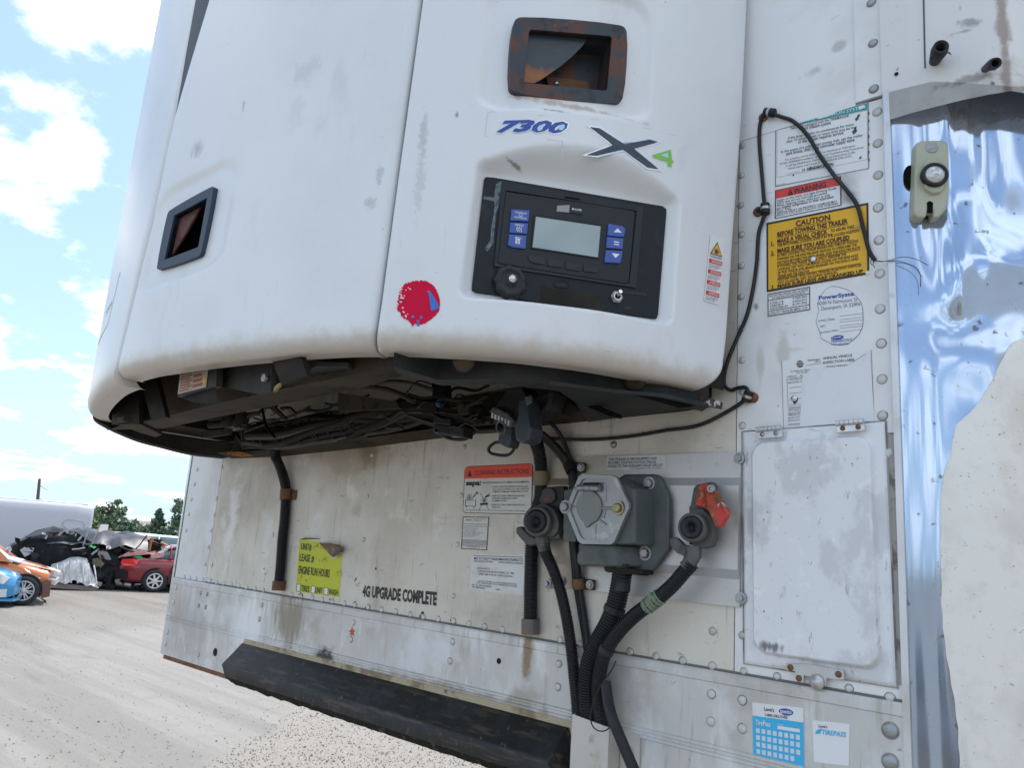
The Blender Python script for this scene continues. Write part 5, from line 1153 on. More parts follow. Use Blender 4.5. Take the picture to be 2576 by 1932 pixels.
for (bx, by, wx, wy, ang) in [(*r3(605, 728), *r3(645, 690), -.6), (*r3(572, 1310), *r3(612, 1292), 0), (*r6(540, 936), *r6(492, 925), .3)]:
    c_ = at(bx, by, -.004); q = MB(); q.lathe(c_, (0, -1, 0), [(.0098, 0), (.0098, .004), (.008, .007), (.0001, .0078)], 10, True); q.build('clip_bolt', m_rust, Wt)
    d_ = at(wx, wy, -.012); i = near(pw, wx, wy); clamp(Wt, pw, i, .0085, .020, m_black, 'rubber_clip'); clamp(Wt, pw, i, .0090, .005, m_metal_band, 'clip_band')
    q = MB(); v = np.array(d_) - np.array(c_); q.tube([np.array(c_) + [0, -.003, 0], np.array(d_)], .0062, 8); q.build('clip_arm', m_black, Wt)
fb = MB()
for path in ([r3(1290, 1608), r3(1330, 1618), r3(1390, 1605), r3(1460, 1588), r3(1540, 1600), r3(1620, 1640)], [r3(1290, 1610), r3(1340, 1615), r3(1420, 1612), r6(1490, 105), r6(1545, 130), r6(1572, 180), r6(1572, 250)], [r3(1285, 1610), r3(1278, 1640), r3(1290, 1655)], [r3(1270, 1600), r3(1262, 1622), r3(1275, 1640)]):
    fb.tube(resample(spline([tuple(at(*p, -.016)) for p in path], 40), .004), .0006, 4)
fb.build('bare_strand', m_black, Wt)
# loose black hose below the bracket
cable('black_cable', 'flat black cable hanging in front of the silver bracket', [(*r8(1655, 1130), -.045), (*r8(1668, 1230), -.052), (*r8(1690, 1330), -.062), (*r8(1735, 1450), -.066), (*r8(1790, 1580), -.066), (*r8(1850, 1720), -.066)], .0105, m_hose)
q_t, _ = cable('thin_cable', 'hair thin black wire looped round the hoses above the silver bracket', [(*r8(1720, 1000), -.05), (*r8(1690, 1060), -.06), (*r8(1640, 1130), -.075), (*r8(1590, 1230), -.075), (*r8(1562, 1340), -.075), (*r8(1580, 1410), -.075), (*r8(1630, 1435), -.075), (*r8(1680, 1410), -.07), (*r8(1700, 1330), -.06)], .0012)
# ------------------------------------------------------------------ socket box
N = thing('socket_box', 'grey green electrical socket box with six sided metal lid between two hose couplings', 'socket box', at(*n7(1600, 600), -.02))
def ext(pts, fn_, Y0, Y1, m, name, par, bevel=.002):
    f = [at(*fn_(*p), Y0) for p in pts]; q = MB(); q.prism(f, [(p[0], Y1, p[2]) for p in f]); return q.build(name, m, par, bevel=bevel)
ext([(1700, 182), (1980, 180), (2030, 190), (2060, 225), (2128, 370), (2146, 430), (2146, 880), (2135, 930), (1965, 1165), (1925, 1193), (1870, 1190), (1500, 1150), (1400, 900), (1500, 300)], n7, -.036, -.021, m_nose, 'back_plate', N, .004)
ext([(1700, 176), (1985, 174), (2040, 184), (2070, 220), (2138, 365), (2156, 430), (2156, 885), (2143, 935), (1970, 1175), (1925, 1203), (1870, 1200), (1500, 1160), (1400, 900), (1500, 300)], n7, -.0225, -.0205, m_black, 'gasket', N, 0)
# main housing: the deep middle with the sloping right flank
hf = [at(*n7(x, y), -.084) for x, y in [(1150, 330), (1240, 250), (1600, 240), (1800, 320), (1795, 880), (1560, 885), (1230, 860)]]
hbk = [np.array(p) for p in [at(*n7(x, y), -.030) for x, y in [(1150, 330), (1240, 240), (1750, 215), (2010, 340), (2025, 905), (1560, 905), (1230, 870)]]]
q = MB(); q.prism(hf, hbk); q.build('housing', m_nose, N, bevel=.004)
ext([(1078, 335), (1180, 315), (1200, 860), (1070, 845)], n7, -.070, -.022, m_nose, 'side_wing', N, .002)
f = [at(*n7(x, y), -.078) for x, y in [(1230, 870), (1580, 885), (1600, 1110), (1255, 1095), (1218, 1075), (1215, 1000), (1235, 940)]]; q = MB(); q.prism(f, [at(*n7(x, y), -.032) for x, y in [(1230, 880), (1880, 905), (1900, 1120), (1255, 1105), (1218, 1085), (1215, 1000), (1235, 940)]]); q.build('lower_housing', m_nose, N, bevel=.004)
f = [at(*n7(x, y), -.070) for x, y in [(1480, 1115), (1600, 1120), (1870, 1140), (1872, 1190), (1700, 1188), (1510, 1165)]]; q = MB(); q.prism(f, [(p[0], -.030, p[2]) for p in f]); q.build('outlet_flange', m_dark, N, bevel=.002)
c_ = at(*n7(1670, 1190), -.053); q = MB(); q.tube([c_ + [0, 0, .02], c_ - [0, 0, .03]], .0165, 16); q.build('outlet_neck', m_black, N)
# six-sided lid
HX = [(1268, 172), (1560, 186), (1612, 205), (1738, 470), (1740, 515), (1590, 860), (1555, 886), (1262, 880), (1225, 850), (1108, 560), (1108, 500), (1230, 200)]
def shrink(pts, k, c=(1425, 530)): return [((x - c[0]) * k + c[0], (y - c[1]) * k + c[1]) for x, y in pts]
ext(shrink(HX, 1.012), n7, -.0865, -.082, m_black, 'lid_gasket', N, 0)
ho = [at(*n7(*p), -.094) for p in HX]; hi = [at(*n7(*p), -.094) for p in shrink(HX, .87)]
q = MB(); ring(q, ho, hi, (0, -1, 0), .001, .008); lid = q.build('lid_rim', m_cast, N, bevel=.0015)
ext(shrink(HX, .89), n7, -.0915, -.086, m_cast, 'lid', N, 0)
q = MB()
for a, b_, w in [((1495, 265), (1500, 450), .0022), ((1500, 540), (1480, 620), .0018), ((1460, 518), (1610, 518), .003), ((1150, 500), (1215, 500), .0014), ((1400, 680), (1395, 830), .0016), ((1425, 625), (1510, 685), .0018), ((1260, 265), (1500, 265), .0014)]:
    q.tube([at(*n7(*a), -.092), at(*n7(*b_), -.092)], w, 8)
q.build('lid_rib', m_cast, N, props={'kind': 'stuff'})
cpp = []
for k in range(40):
    a = 2 * math.pi * k / 40; x, y = 1330 + 126 * math.cos(a), 505 + 168 * math.sin(a)
    if 1.35 < a < 2.05: y += 48 * (1 - abs(a - 1.7) / .35); x -= 14 * (1 - abs(a - 1.7) / .35)
    cpp.append((x, y))
ext(cpp, n7, -.0965, -.0910, mat('dull_grey_cap', (.19, .205, .195), .5, .3, noise=[((.26, .27, .26), 20, .5, .7, .7), ((.12, .13, .125), 40, .56, .7, .7)], bump=(50, .2, .001)), 'spring_cap', N, .0015)
q = MB()
for a, b_ in (((1190, 318), (1222, 316)), ((1224, 312), (1290, 310)), ((1294, 310), (1352, 312)), ((1356, 312), (1440, 314))):
    q.tube([at(*n7(*a), -.101), at(*n7(*b_), -.101)], .0062 if a[0] != 1190 else .0025, 12)
hgO = q.build('cap_hinge', m_cast, N, props={'kind': 'stuff'})
q = MB(); q.tube([at(*n7(1285, 274), -.1), at(*n7(1430, 274), -.1)], .0032, 8); q.build('hinge_spring', m_dark, N)
def hexbolt(px, py, Y, r, m, par, fn_=n7):
    c = at(*fn_(px, py), Y); q = MB(); q.lathe(c, (0, -1, 0), [(r * 1.5, 0), (r * 1.5, .0022), (r * 1.05, .0024)], 18, False); q.lathe(c, (0, -1, 0), [(r, .0022), (r, .008), (r * .8, .0092), (.0001, .0095)], 6, False); return q.build('bolt', m, par)
m_brass = mat('yellowed_bolt', (.34, .29, .16), .4, .6, noise=[((.2, .17, .1), 60, .5, .7, .6)])
hexbolt(1098, 505, -.094, .0088, m_cast, N); hexbolt(1632, 516, -.095, .0085, m_brass, N)
hexbolt(1945, 268, -.036, .0085, m_bolt, N); hexbolt(1905, 975, -.036, .0090, m_bolt, N)
# ------------------------------------------------------------------ hose couplings
def gladhand(label, face, fn_, rO, rS, ears, bracket, neck, Y, mBr, camplate=None):
    G = thing('hose_coupling', label, 'hose coupling', at(*fn_(*face), -.02))
    c = at(*fn_(*face), Y); v = (CAMP - c); v = np.array([v[0] * .32, v[1], v[2] * .3]); v /= np.linalg.norm(v)
    q = MB(); q.lathe(c, v, [(rO * .95, -.055), (rO, -.045), (rO, -.004), (rO * .92, 0), (rS * 1.06, .0005), (rS * 1.02, -.004)], 30); body = q.build('body', m_glad, G)
    q = MB(); q.lathe(c, v, [(rS * 1.03, -.004), (rS * 1.0, .0035), (rS * .8, .005), (rS * .42, .002), (rS * .34, -.006), (.0001, -.007)], 30); q.build('rubber_seal', m_black, G)
    for e, Ye, th in ears:
        f = [at(*fn_(*p), Ye) for p in e]; q = MB(); q.prism(f, [tuple(np.array(p) + [0, th, 0]) for p in f]); q.build('coupling_lug', m_glad, G, bevel=.003)
    f = [at(*fn_(*p), -.034) for p in bracket]; q = MB(); q.prism(f, [(p[0], -.016, p[2]) for p in f]); q.build('bracket', mBr, G, bevel=.002)
    q = MB(); n0 = [at(*fn_(*p[:2]), p[2]) for p in neck]; q.tube(n0, [.0155, .0145, .0125][:len(n0)] + [.013] * (len(n0) - 3), 8, True, False); q.build('hose_end', m_glad, G, bevel=.001)
    if camplate:
        ys = [min(p[1] for p in camplate), max(p[1] for p in camplate)]
        f = [at(*fn_(*p), -.050 - .026 * (p[1] - ys[0]) / (ys[1] - ys[0]) + .004 * math.sin(3 * i)) for i, p in enumerate(camplate)]; q = MB(); q.prism(f, [tuple(np.array(p) + [0, .012, 0]) for p in f]); cpO = q.build('cam_plate', m_redrust, G, bevel=.002)
        for (x, y) in [(280, 1500), (345, 1607)]:
            q = MB(); q.lathe(at(*r6(x, y), -.062), (0, -1, 0), [(.0075, 0), (.0065, .004), (.004, .004), (.0035, .001), (.0001, .001)], 12, False); q.build('rivet', m_bolt, G)
    return G
gladhand('dark grimy hose coupling left of the grey socket box with a black rubber seal', (800, 650), n7, .031, .0225,
         [([(595, 710), (640, 700), (690, 760), (740, 800), (810, 830), (810, 870), (740, 900), (690, 880), (640, 830), (590, 770)], -.060, .014), ([(810, 480), (880, 470), (960, 520), (1010, 600), (1025, 680), (1010, 760), (960, 810), (860, 800), (800, 700)], -.058, .02), ([(790, 760), (900, 780), (1030, 770), (1030, 830), (800, 835)], -.05, .02)],
         [(850, 330), (890, 305), (960, 300), (1080, 290), (1070, 480), (1060, 770), (1040, 790), (900, 780), (830, 560)], [(862, 800, -.05), (870, 870, -.05), (885, 935, -.05), (890, 960, -.05)], -.078, m_black)
gl = [a for a in COL.objects if a.name == 'bracket'][-1]
f = [at(*n7(*p), -.040) for p in [(870, 330), (900, 308), (950, 308), (985, 350), (990, 430), (950, 470), (850, 480), (820, 440)]]; q = MB(); q.prism(f, [(p[0], -.030, p[2]) for p in f]); q.build('cam_block', mat('faded_black_red', (.05, .04, .04), .6, noise=[((.22, .08, .04), 14, .56, .66, .8)]), gl.parent, bevel=.003)
gladhand('grey hose coupling right of the socket box with a chipped red cam plate', (155, 172), r9, .0255, .0185,
         [([(18, 235), (60, 232), (110, 280), (190, 300), (180, 320), (110, 352), (60, 330), (20, 280)], -.060, .012), ([(150, 60), (215, 50), (265, 100), (293, 170), (293, 230), (275, 290), (220, 305), (170, 300), (130, 200)], -.056, .02), ([(140, 60), (152, 10), (166, -70), (182, -92), (280, -112), (296, -96), (300, 60), (215, 90)], -.046, .016)],
         [(140, 40), (290, 40), (285, 270), (140, 280)], [(165, 300, -.055), (168, 345, -.057), (140, 400, -.06), (118, 422, -.061)], -.080, m_glad,
         [(205, -94), (240, -102), (268, -88), (300, -60), (318, -22), (345, 12), (352, 40), (383, 62), (376, 100), (340, 165), (298, 168), (290, 120), (262, 72), (215, 42), (178, 32), (186, -30)])
# ------------------------------------------------------------------ clearance lamp holder on the polished corner
LMP = thing('marker_lamp', 'khaki plastic clearance lamp with a round clear lens on the dented polished corner', 'lamp', atp(*r3(1645, 1090), (-.25, .055, 0), (.45, -.9, 0)))
nL_ = np.array([.52, -.853, 0.0]); PL0 = np.array([-.268, .032, 0])
def lp(x, y, o): return atp(*r3(x, y), PL0 + nL_ * o, nL_)
out = [(1545, 880), (1575, 865), (1700, 862), (1740, 872), (1750, 920), (1752, 1200), (1735, 1290), (1690, 1340), (1655, 1345), (1650, 1300), (1620, 1300), (1605, 1342), (1560, 1345), (1530, 1320), (1535, 1150)]
f = [lp(x, y, .024) for x, y in out]; q = MB(); q.prism(f, [p - nL_ * .026 for p in f]); lh = q.build('lamp_base', m_khaki, LMP, bevel=.004)
f = [lp(x, y, .031) for x, y in [(1600, 1000), (1640, 972), (1690, 975), (1720, 1010), (1725, 1150), (1700, 1185), (1650, 1195), (1605, 1165), (1585, 1100), (1585, 1050)]]; q = MB(); q.prism(f, [p - nL_ * .01 for p in f]); q.build('lamp_boss', m_khaki, LMP, bevel=.003)
c_ = lp(1658, 1082, .032); q = MB(); q.lathe(c_, nL_, [(.0205, -.004), (.0208, .003), (.0196, .005), (.0160, .005), (.0152, .003)], 28); q.build('lens_gasket', m_black, LMP)
q = MB(); q.lathe(c_, nL_, [(.0154, .002), (.0135, .005), (.009, .0075), (.0001, .0085)], 24); q.build('lens', m_lens, LMP)
q = MB(); q.lathe(c_, nL_, [(.005, .0078), (.0035, .0098), (.0001, .0102)], 14); q.build('diode', m_steel, LMP)
c_ = lp(1643, 912, .0245); q = MB(); q.lathe(c_, nL_, [(.0095, 0), (.0085, .0015), (.006, .0005), (.0001, -.0005)], 18); q.build('screw_hole', m_bolt, LMP)
c_ = lp(1632, 1280, .0245); q = MB(); f = [lp(x, y, .0247) for x, y in [(1612, 1250), (1630, 1240), (1650, 1252), (1648, 1310), (1615, 1310)]]; q.prism(f, [p - nL_ * .004 for p in f]); q.build('screw_slot', m_void, LMP)
f = [lp(x, y, .004) for x, y in [(1535, 1310), (1590, 1335), (1700, 1310), (1690, 1340), (1600, 1345), (1540, 1350)]]; q = MB(); q.prism(f, [p - nL_ * .004 for p in f]); q.build('adhesive_pad', m_dark, LMP)
c_ = lp(1512, 1095, .003); q = MB(); q.grid([[c_ + r_ * (.012 * math.cos(a) * np.array([.853, .52, 0]) + .022 * math.sin(a) * np.array([0, 0, 1])) for a in np.linspace(0, 6.2832, 21)[:-1]] for r_ in (1, .02)], True, True); q.build('wire_hole', m_void, LMP)
# rubber stubs through the hood
def stub(label, pts, r, m=m_black):
    t = thing('rubber_stub', label, 'rubber fitting', at(*r3(*pts[0]), -.05)); P = [at(*r3(x, y), Y) for (x, y), Y in zip(pts, (-.004, -.03, -.046, -.056))]
    q = MB(); q.tube(P, [r * .75, r, r * 1.25, r * 1.1], 12, False); q.lathe(P[-1], P[-1] - P[-2], [(r * 1.1, 0), (r * .7, -.001), (r * .6, -.02), (.0001, -.022)], 12)
    q.build('grommet', m, t); return t
t_ = stub('torn open black rubber stub sticking out of the white hood sheet', [(1655, 390), (1672, 345), (1690, 310), (1700, 285)], .0105)
q = MB()
for (x, y, dx, dy) in [(1690, 275, 10, -14), (1735, 325, 16, -8), (1645, 350, -14, 6)]:
    a = at(*r3(x, y), -.053); q.add([tuple(a), tuple(at(*r3(x + dx, y + dy), -.062)), tuple(at(*r3(x + dx + 16, y + dy + 24), -.05))], [(0, 1, 2)])
q.build('torn_flap', m_black, t_)
stub('short frayed black rubber stub near the right edge of the white hood sheet', [(1970, 425), (2000, 405), (2022, 395), (2038, 388)], .0075)
# ------------------------------------------------------------------ stickers on the wall
def sticker(label, corners, basem, Y=-.004, th=.0006, name='sticker', outline=None):
    s_ = Sheet(wallmap(*corners, Y=Y))
    if outline: 
        fr = [s_.fn(u, v, th) for u, v in outline]; s_.mb('p').prism(fr, [s_.fn(u, v, 0) for u, v in outline])
    else: s_.base('p', 1, th)
    o = s_.m.pop('p').build(name, basem); tag(o, label, 'sticker'); return s_, o
def finish(s_, o, mats, name='lettering'):
    for k, m in mats.items():
        if k in s_.m: s_.m[k].build(name if k[0] in 'kwbn' else 'print', m, o, props={'kind': 'stuff'} if k[0] in 'kwbn' else None)
def rnd(r, a):     # rounded sheet outline, a = width / height
    return [(u, v) for u, v in rrect(1.0 * a, 1.0, r)]
def lines(s_, k, L, align='c', bold=.0, cw=.0105):
    for (t, v0, v1, a, b_) in L: s_.text(k, t, a, b_, v0, v1, bold)
# tyre inflation notice
s_, o = sticker('large white notice with a torn teal header on the white wall panel', [s2(310, 415), s2(1760, 90), s2(1765, 1135), s2(305, 1420)], m_paper)
s_.frame('k', .004, .006, .996, .994, .007, .008); s_.rect('t', .022, .022, .985, .118); s_.frame('kk', .022, .125, .985, .86, .0025, .003)
s_.text('w', 'TIREMAAX TIRE INFLATION SYSTEM', .045, .965, .045, .098, .0, 0)
for pts in [[(.06, .05), (.10, .04), (.115, .07), (.10, .10), (.07, .09)], [(.47, .06), (.56, .045), (.64, .04), (.67, .06), (.64, .085), (.58, .09), (.50, .105), (.465, .09)], [(.90, .045), (.95, .04), (.965, .075), (.94, .09), (.895, .085)]]: s_.poly('p2', pts, .0017)
lines(s_, 'k', [('This unit is equipped with the TIREMAAX®', .128, .168, .17, .80), ('tire inflation system.', .178, .218, .32, .62), ('If the lamp remains on continuously for more', .27, .31, .15, .85), ('than 10 minutes, one or more tires may be low', .32, .36, .13, .88),
               ('or the system requires service.', .37, .41, .26, .75), ('In the event of a substantial system leak, set the trailer', .46, .50, .07, .94), ('park brakes, then close controller supply valve.', .51, .55, .13, .86)], bold=.008)
lines(s_, 'k', [('For complete service details refer to Hendrickson Publication', .60, .63, .12, .86), ('T51002 TIREMAAX Installation, Service and Troubleshooting Procedures,', .648, .678, .05, .95), ('or call the Hendrickson Technical Services Department in the', .695, .725, .12, .86), ('United States and Canada at 866-RIDEAIR (743-3247).', .742, .772, .15, .83)], bold=.0)
s_.text('k', 'HENDRICKSON', .36, .64, .80, .845, .04); s_.text('k', 'H', .31, .335, .80, .845, .01)
lines(s_, 'kk', [('Lit No. L829', .965, .98, .02, .12), ('PATENTS PENDING', .83, .842, .14, .28)])
for (x, y, w) in [(.86, .22, .03), (.88, .18, .025), (.83, .40, .04), (.85, .36, .02), (.20, .87, .015), (.90, .81, .02)]: s_.poly('kk', [(x, y), (x + w, y - w), (x + w * 1.3, y + w * .2), (x + w * .4, y + w * 1.3)], .0014)
for k in range(7): s_.rect('kk', .991, .16 + .115 * k, 1.004, .20 + .115 * k, .0014)
finish(s_, o, {'k': m_ink_worn, 'kk': m_ink_worn, 't': m_teal, 'w': m_paper, 'p2': m_paper})
# LED lamp warning
s_, o = sticker('white warning notice with a red header just above the amber caution plate', [s2(310, 1465), s2(1330, 1245), s3(1335, 100), s3(305, 310)], m_paper)
s_.frame('k', 0, 0, 1, 1, .016, .022); s_.rect('r', .016, .022, .984, .31); s_.text('k', 'WARNING', .29, .78, .07, .275, .02); s_.poly('k', [(.245, .06), (.285, .28), (.20, .28)], .0014); s_.poly('r', [(.243, .13), (.248, .13), (.246, .235), (.242, .235)], .0018)
lines(s_, 'k', [('Lamps on this trailer are Light Emitting Diode', .335, .41, .03, .93), ('(LED) type and are internally grounded.', .43, .505, .03, .80), ('When replacing lamps, make sure to only', .525, .60, .03, .84), ('use original components or their equivalent.', .62, .695, .03, .90), ('(Amps / Volts).', .70, .77, .03, .26),
               ('SERIOUS INJURY OR PROPERTY DAMAGE MAY', .79, .855, .03, .94), ('RESULT IF YOU DON\'T FOLLOW THIS WARNING.', .87, .935, .03, .96)], bold=.006)
finish(s_, o, {'k': m_ink, 'r': m_red})
# amber caution plate
s_, o = sticker('large amber caution plate with black border and dark lettering on the white wall panel', [s3(175, 375), s3(1750, 60), s3(1765, 1165), s3(180, 1445)], m_yellow, name='caution_plate')
s_.frame('k', 0, 0, 1, 1, .018, .028)
s_.rect('y2', .97, .955, 1.002, 1.0, .0016)
T_ = [('CAUTION', .055, .135, .305, .645, .03), ('BEFORE TOWING THIS TRAILER', .165, .235, .115, .81, .035), ('MAKE A VISUAL CHECK', .265, .328, .115, .62, .035), ('TO ASSURE THAT', .275, .318, .65, .87, .02), ('THE FIFTH WHEEL LOCKING LEVER IS IN THE LOCKED POSITION.', .345, .385, .115, .92, .02),
      ('MAKE SURE YOU ARE COUPLED', .405, .47, .115, .825, .04), ('BY FIRST LOCKING THE TRAILER BRAKES AND THEN BY PULLING', .49, .528, .115, .905, .02), ('FORWARD ON THE KING PIN-HARD ENOUGH TO OVERCOME THE', .54, .578, .115, .89, .02), ('FRICTION BETWEEN THE FIFTH WHEEL AND THE KING PIN PLATE.', .59, .628, .115, .925, .02),
      ('IF TOWING THIS TRAILER WITH A DOLLY, PERFORM THE', .645, .682, .115, .79, .02), ('COUPLING TEST WITH THE BRAKES LOCKED ON THE REAR AXLE', .692, .728, .115, .90, .02), ('OF THIS TRAILER AND BRAKES RELEASED ON THE DOLLY, LEAD', .738, .774, .115, .905, .02), ('TRAILER AND THE TRACTOR.', .784, .82, .115, .44, .02),
      ('PERFORM THESE TESTS ON DRY, FINISHED ROADWAY SURFACES', .834, .868, .115, .93, .02), ('-NOT ON GRAVEL, DIRT, OR SLIPPERY SURFACES.', .878, .91, .115, .71, .02), ('MAKE SURE LEGS ARE CRANKED UP', .918, .962, .115, .945, .04)]
dvs = .0
for t, v0, v1, a, b_, bo in T_: s_.text('b', t, a, b_, v0, v1, bo)
for t, v in (('1.', .285), ('2.', .425), ('3.', .915)): s_.text('b', t, .05, .08, v, v + .055, .03); s_.rect('u', .042, v + .065, .09, v + .070, .0013)
for v, a, b_ in ((.147, .28, .66), (.247, .115, .815), (.338, .115, .66), (.48, .115, .86), (.636, .115, .92), (.826, .115, .92), (.969, .115, .95)): s_.rect('u', a, v, b_, v + .006, .0013)
finish(s_, o, {'k': m_ink, 'b': m_brown_ink, 'u': m_brown_ink, 'y2': m_paper})
c_ = np.array(s_.fn(.475, .655, .001)); q = MB(); q.lathe(c_, (0, -1, 0), [(.0060, 0), (.0055, .002), (.003, .0035), (.0001, .0036)], 14); q.build('screw', m_steel, o)
# patents plate
s_, o = sticker('small white patents plate with black boxes below the amber caution plate', [s4(193, 245), s4(850, 130), s4(853, 490), s4(195, 595)], m_paper)
s_.frame('k', 0, 0, 1, 1, .022, .04); s_.rect('k', .02, .285, .98, .315, .0012); s_.rect('k', .02, .755, .98, .785, .0012)
lines(s_, 'k', [('PROTECTED UNDER ONE OR MORE', .075, .155, .045, .955), ('OF THE FOLLOWING PATENTS', .18, .26, .11, .89), ('5,700,118', .385, .47, .06, .38), ('6,082,810', .505, .59, .06, .38), ('6,832,808 B1', .625, .71, .06, .48), ('5,944,464', .345, .43, .60, .93), ('6,652,019', .475, .56, .60, .93), ('8,191,956', .605, .69, .60, .93), ('UTILITY TRAILER MFG. CO.', .83, .925, .04, .95)], bold=.008)
finish(s_, o, {'k': m_ink_worn})
# round service sticker, worn
ol = [(1180, 120), (1290, 135), (1400, 170), (1490, 215), (1560, 280), (1640, 380), (1660, 480), (1665, 560), (1668, 660), (1660, 740), (1610, 860), (1520, 950), (1430, 1020), (1300, 1035), (1170, 1010), (1020, 930), (1000, 840), (965, 750), (940, 660), (965, 560), (985, 500), (960, 400), (985, 330), (1010, 270), (1090, 170)]
c0 = [s4(930, 110), s4(1680, 110), s4(1680, 1050), s4(930, 1050)]
s_, o = sticker('worn rounded white service sticker with blue print right of the patents plate', c0, m_paper, outline=[((x - 930) / 750, (y - 110) / 940) for x, y in ol][::-1], th=.0005)
def at4(t, x0, y0, x1, y1, h, k, bo=0, sh=0):
    A = np.array([at(*s4(x0, y0 - h), -.004), at(*s4(x1, y1 - h), -.004), at(*s4(x1, y1), -.004), at(*s4(x0, y0), -.004)]); S2 = Sheet(quadmap(A)); S2.text('k', t, 0, 1, 0, 1, bo, sh, .0011); s_.mb(k).add(S2.m['k'].v, S2.m['k'].f)
at4('PowerSyste', 985, 335, 1530, 265, 62, 'b', .03); at4('4200 N Fairmount St', 968, 420, 1580, 352, 60, 'k'); at4('Davenport, IA 52806', 1025, 500, 1630, 420, 60, 'k'); at4('ervice Date:', 980, 675, 1240, 645, 42, 'k'); at4('ours:', 1010, 765, 1085, 752, 40, 'k'); at4('spection Date:', 1000, 855, 1290, 815, 38, 'k')
at4('TRANSICOLD', 1170, 1002, 1500, 965, 42, 'b', .01, .2); at4('OUR SERVICE', 1180, 1040, 1440, 1020, 26, 'b', .01)
for (x0, y0, x1, y1) in [(1305, 582, 1660, 540), (1305, 640, 1660, 598), (1305, 676, 1660, 640), (1305, 735, 1660, 695), (1305, 770, 1660, 735), (1305, 828, 1660, 788)]:
    p, q_ = at(*s4(x0, y0), -.0049), at(*s4(x1, y1), -.0049); s_.mb('kl').quad(p, q_, tuple(np.array(q_) + [0, 0, -.0005]), tuple(np.array(p) + [0, 0, -.0005]))
s_.mb('o').poly([at(*s4(1268 + 100 * math.cos(a), 915 + 36 * math.sin(a) - 12 * math.cos(a)), -.0049) for a in np.linspace(0, 6.2832, 25)[:-1]])
at4('Carrier', 1195, 938, 1345, 918, 34, 'wh', .01, .2)
for v in range(len(s_.m['wh'].v)): a = s_.m['wh'].v[v]; s_.m['wh'].v[v] = (a[0], a[1] - .0006, a[2])
finish(s_, o, {'k': mat('faded_blue_ink', (.13, .15, .22), .6, noise=[((.5, .5, .52), 220, .56, .62, .9)]), 'b': m_blue_ink, 'kl': m_ink_worn, 'o': m_blue_ink, 'wh': m_paper})
q = MB(); P = [np.array(at(*s4(x, y), -.0042)) for x, y in ol]; P.append(P[0]); q.tube([p for p in P], .0005, 5); q.build('film_edge', m_ink_worn, o)
# inspection label, half peeled off
TLc, TRc, BRc, BLc = s5(408, 230), s5(1790, 60), s5(1838, 1170), s5(440, 1275)
s_, o = sticker('large white inspection label with its middle peeled blank above the access door', [TLc, TRc, BRc, BLc], m_paper, th=.0004)
def at5(t, x0, y0, x1, y1, h, k='k', bo=.005):
    A = np.array([at(*s5(x0, y0 - h), -.004), at(*s5(x1, y1 - h), -.004), at(*s5(x1, y1), -.004), at(*s5(x0, y0), -.004)]); S2 = Sheet(quadmap(A)); S2.text('k', t, 0, 1, 0, 1, bo, 0, .001); s_.mb(k).add(S2.m['k'].v, S2.m['k'].f)
at5('ANNUAL VEHICLE', 1050, 215, 1500, 165, 42, bo=.01); at5('INSPECTION LABEL', 1050, 285, 1545, 230, 42, bo=.01); at5('INDELIBLE, PERMANENT', 1100, 335, 1435, 308, 24); at5('TO WRITE ON THIS LA', 545, 412, 858, 378, 24); at5('PEN OR PENC', 645, 432, 835, 410, 22)
at5('1-800-800-8069', 800, 240, 1000, 220, 24); at5('(2877)', 925, 258, 1012, 250, 22); at5('COMPLETED', 488, 490, 650, 472, 20); at5('MONTH', 692, 470, 770, 462, 20); at5('A RECORD OF', 515, 540, 725, 518, 22); at5('MAINTAINED AT', 515, 585, 730, 560, 22)
at5('CERTIFICATION', 510, 990, 705, 970, 24); at5('WITH 49CFR 3', 510, 1018, 705, 1002, 22); at5('VEHICLE IDE', 510, 1058, 700, 1040, 24); at5('PERMANENTLY', 510, 1085, 698, 1072, 22); at5('FLEET UNIT', 538, 1128, 690, 1112, 22); at5('VEHICLE S', 538, 1170, 690, 1155, 22); at5('Printed & Published', 515, 1232, 692, 1222, 14)
def ln5(x0, y0, x1, y1, w=.0006):
    p, q_ = np.array(at(*s5(x0, y0), -.0048)), np.array(at(*s5(x1, y1), -.0048)); d = (q_ - p) / np.linalg.norm(q_ - p); n_ = np.array([-d[2], 0, d[0]]) * w / 2; s_.mb('kl').quad(p - n_, q_ - n_, q_ + n_, p + n_)
for L in [(488, 508, 760, 478), (488, 508, 508, 948), (508, 948, 705, 935), (520, 652, 718, 628), (525, 738, 712, 716), (528, 826, 712, 808), (528, 915, 705, 902), (515, 1212, 692, 1198), (780, 300, 1025, 268), (1700, 125, 1450, 290), (408, 228, 436, 1272), (1792, 60, 1830, 990)]: ln5(*L)
for (x, y) in ((520, 1120), (520, 1162)): 
    for a, b_ in (((-9, -9), (9, -10)), ((9, -10), (10, 8)), ((10, 8), (-8, 9)), ((-8, 9), (-9, -9))): ln5(x + a[0], y + a[1], x + b_[0], y + b_[1], .0005)
s_.mb('h').poly([at(*s5(690 + r_ * math.cos(a), 280 + r_ * math.sin(a)), -.0048) for k in range(16) for a, r_ in ((2 * math.pi * k / 16, 60 if k % 2 == 0 else 52),)])
at5('ROSS', 645, 278, 738, 266, 26, 'wh', .01); at5('SCHOP', 640, 318, 742, 306, 26, 'wh', .01)
for v in range(len(s_.m['wh'].v)): a = s_.m['wh'].v[v]; s_.m['wh'].v[v] = (a[0], a[1] - .0004, a[2])
pe = [(735, 440), (790, 420), (860, 365), (920, 345), (1060, 335), (1120, 375), (1230, 345), (1380, 350), (1470, 280), (1700, 130), (1700, 70), (1765, 66), (1800, 500), (1832, 1000), (1836, 1165), (695, 1255), (690, 1180), (705, 960), (715, 700), (735, 600), (735, 500)]
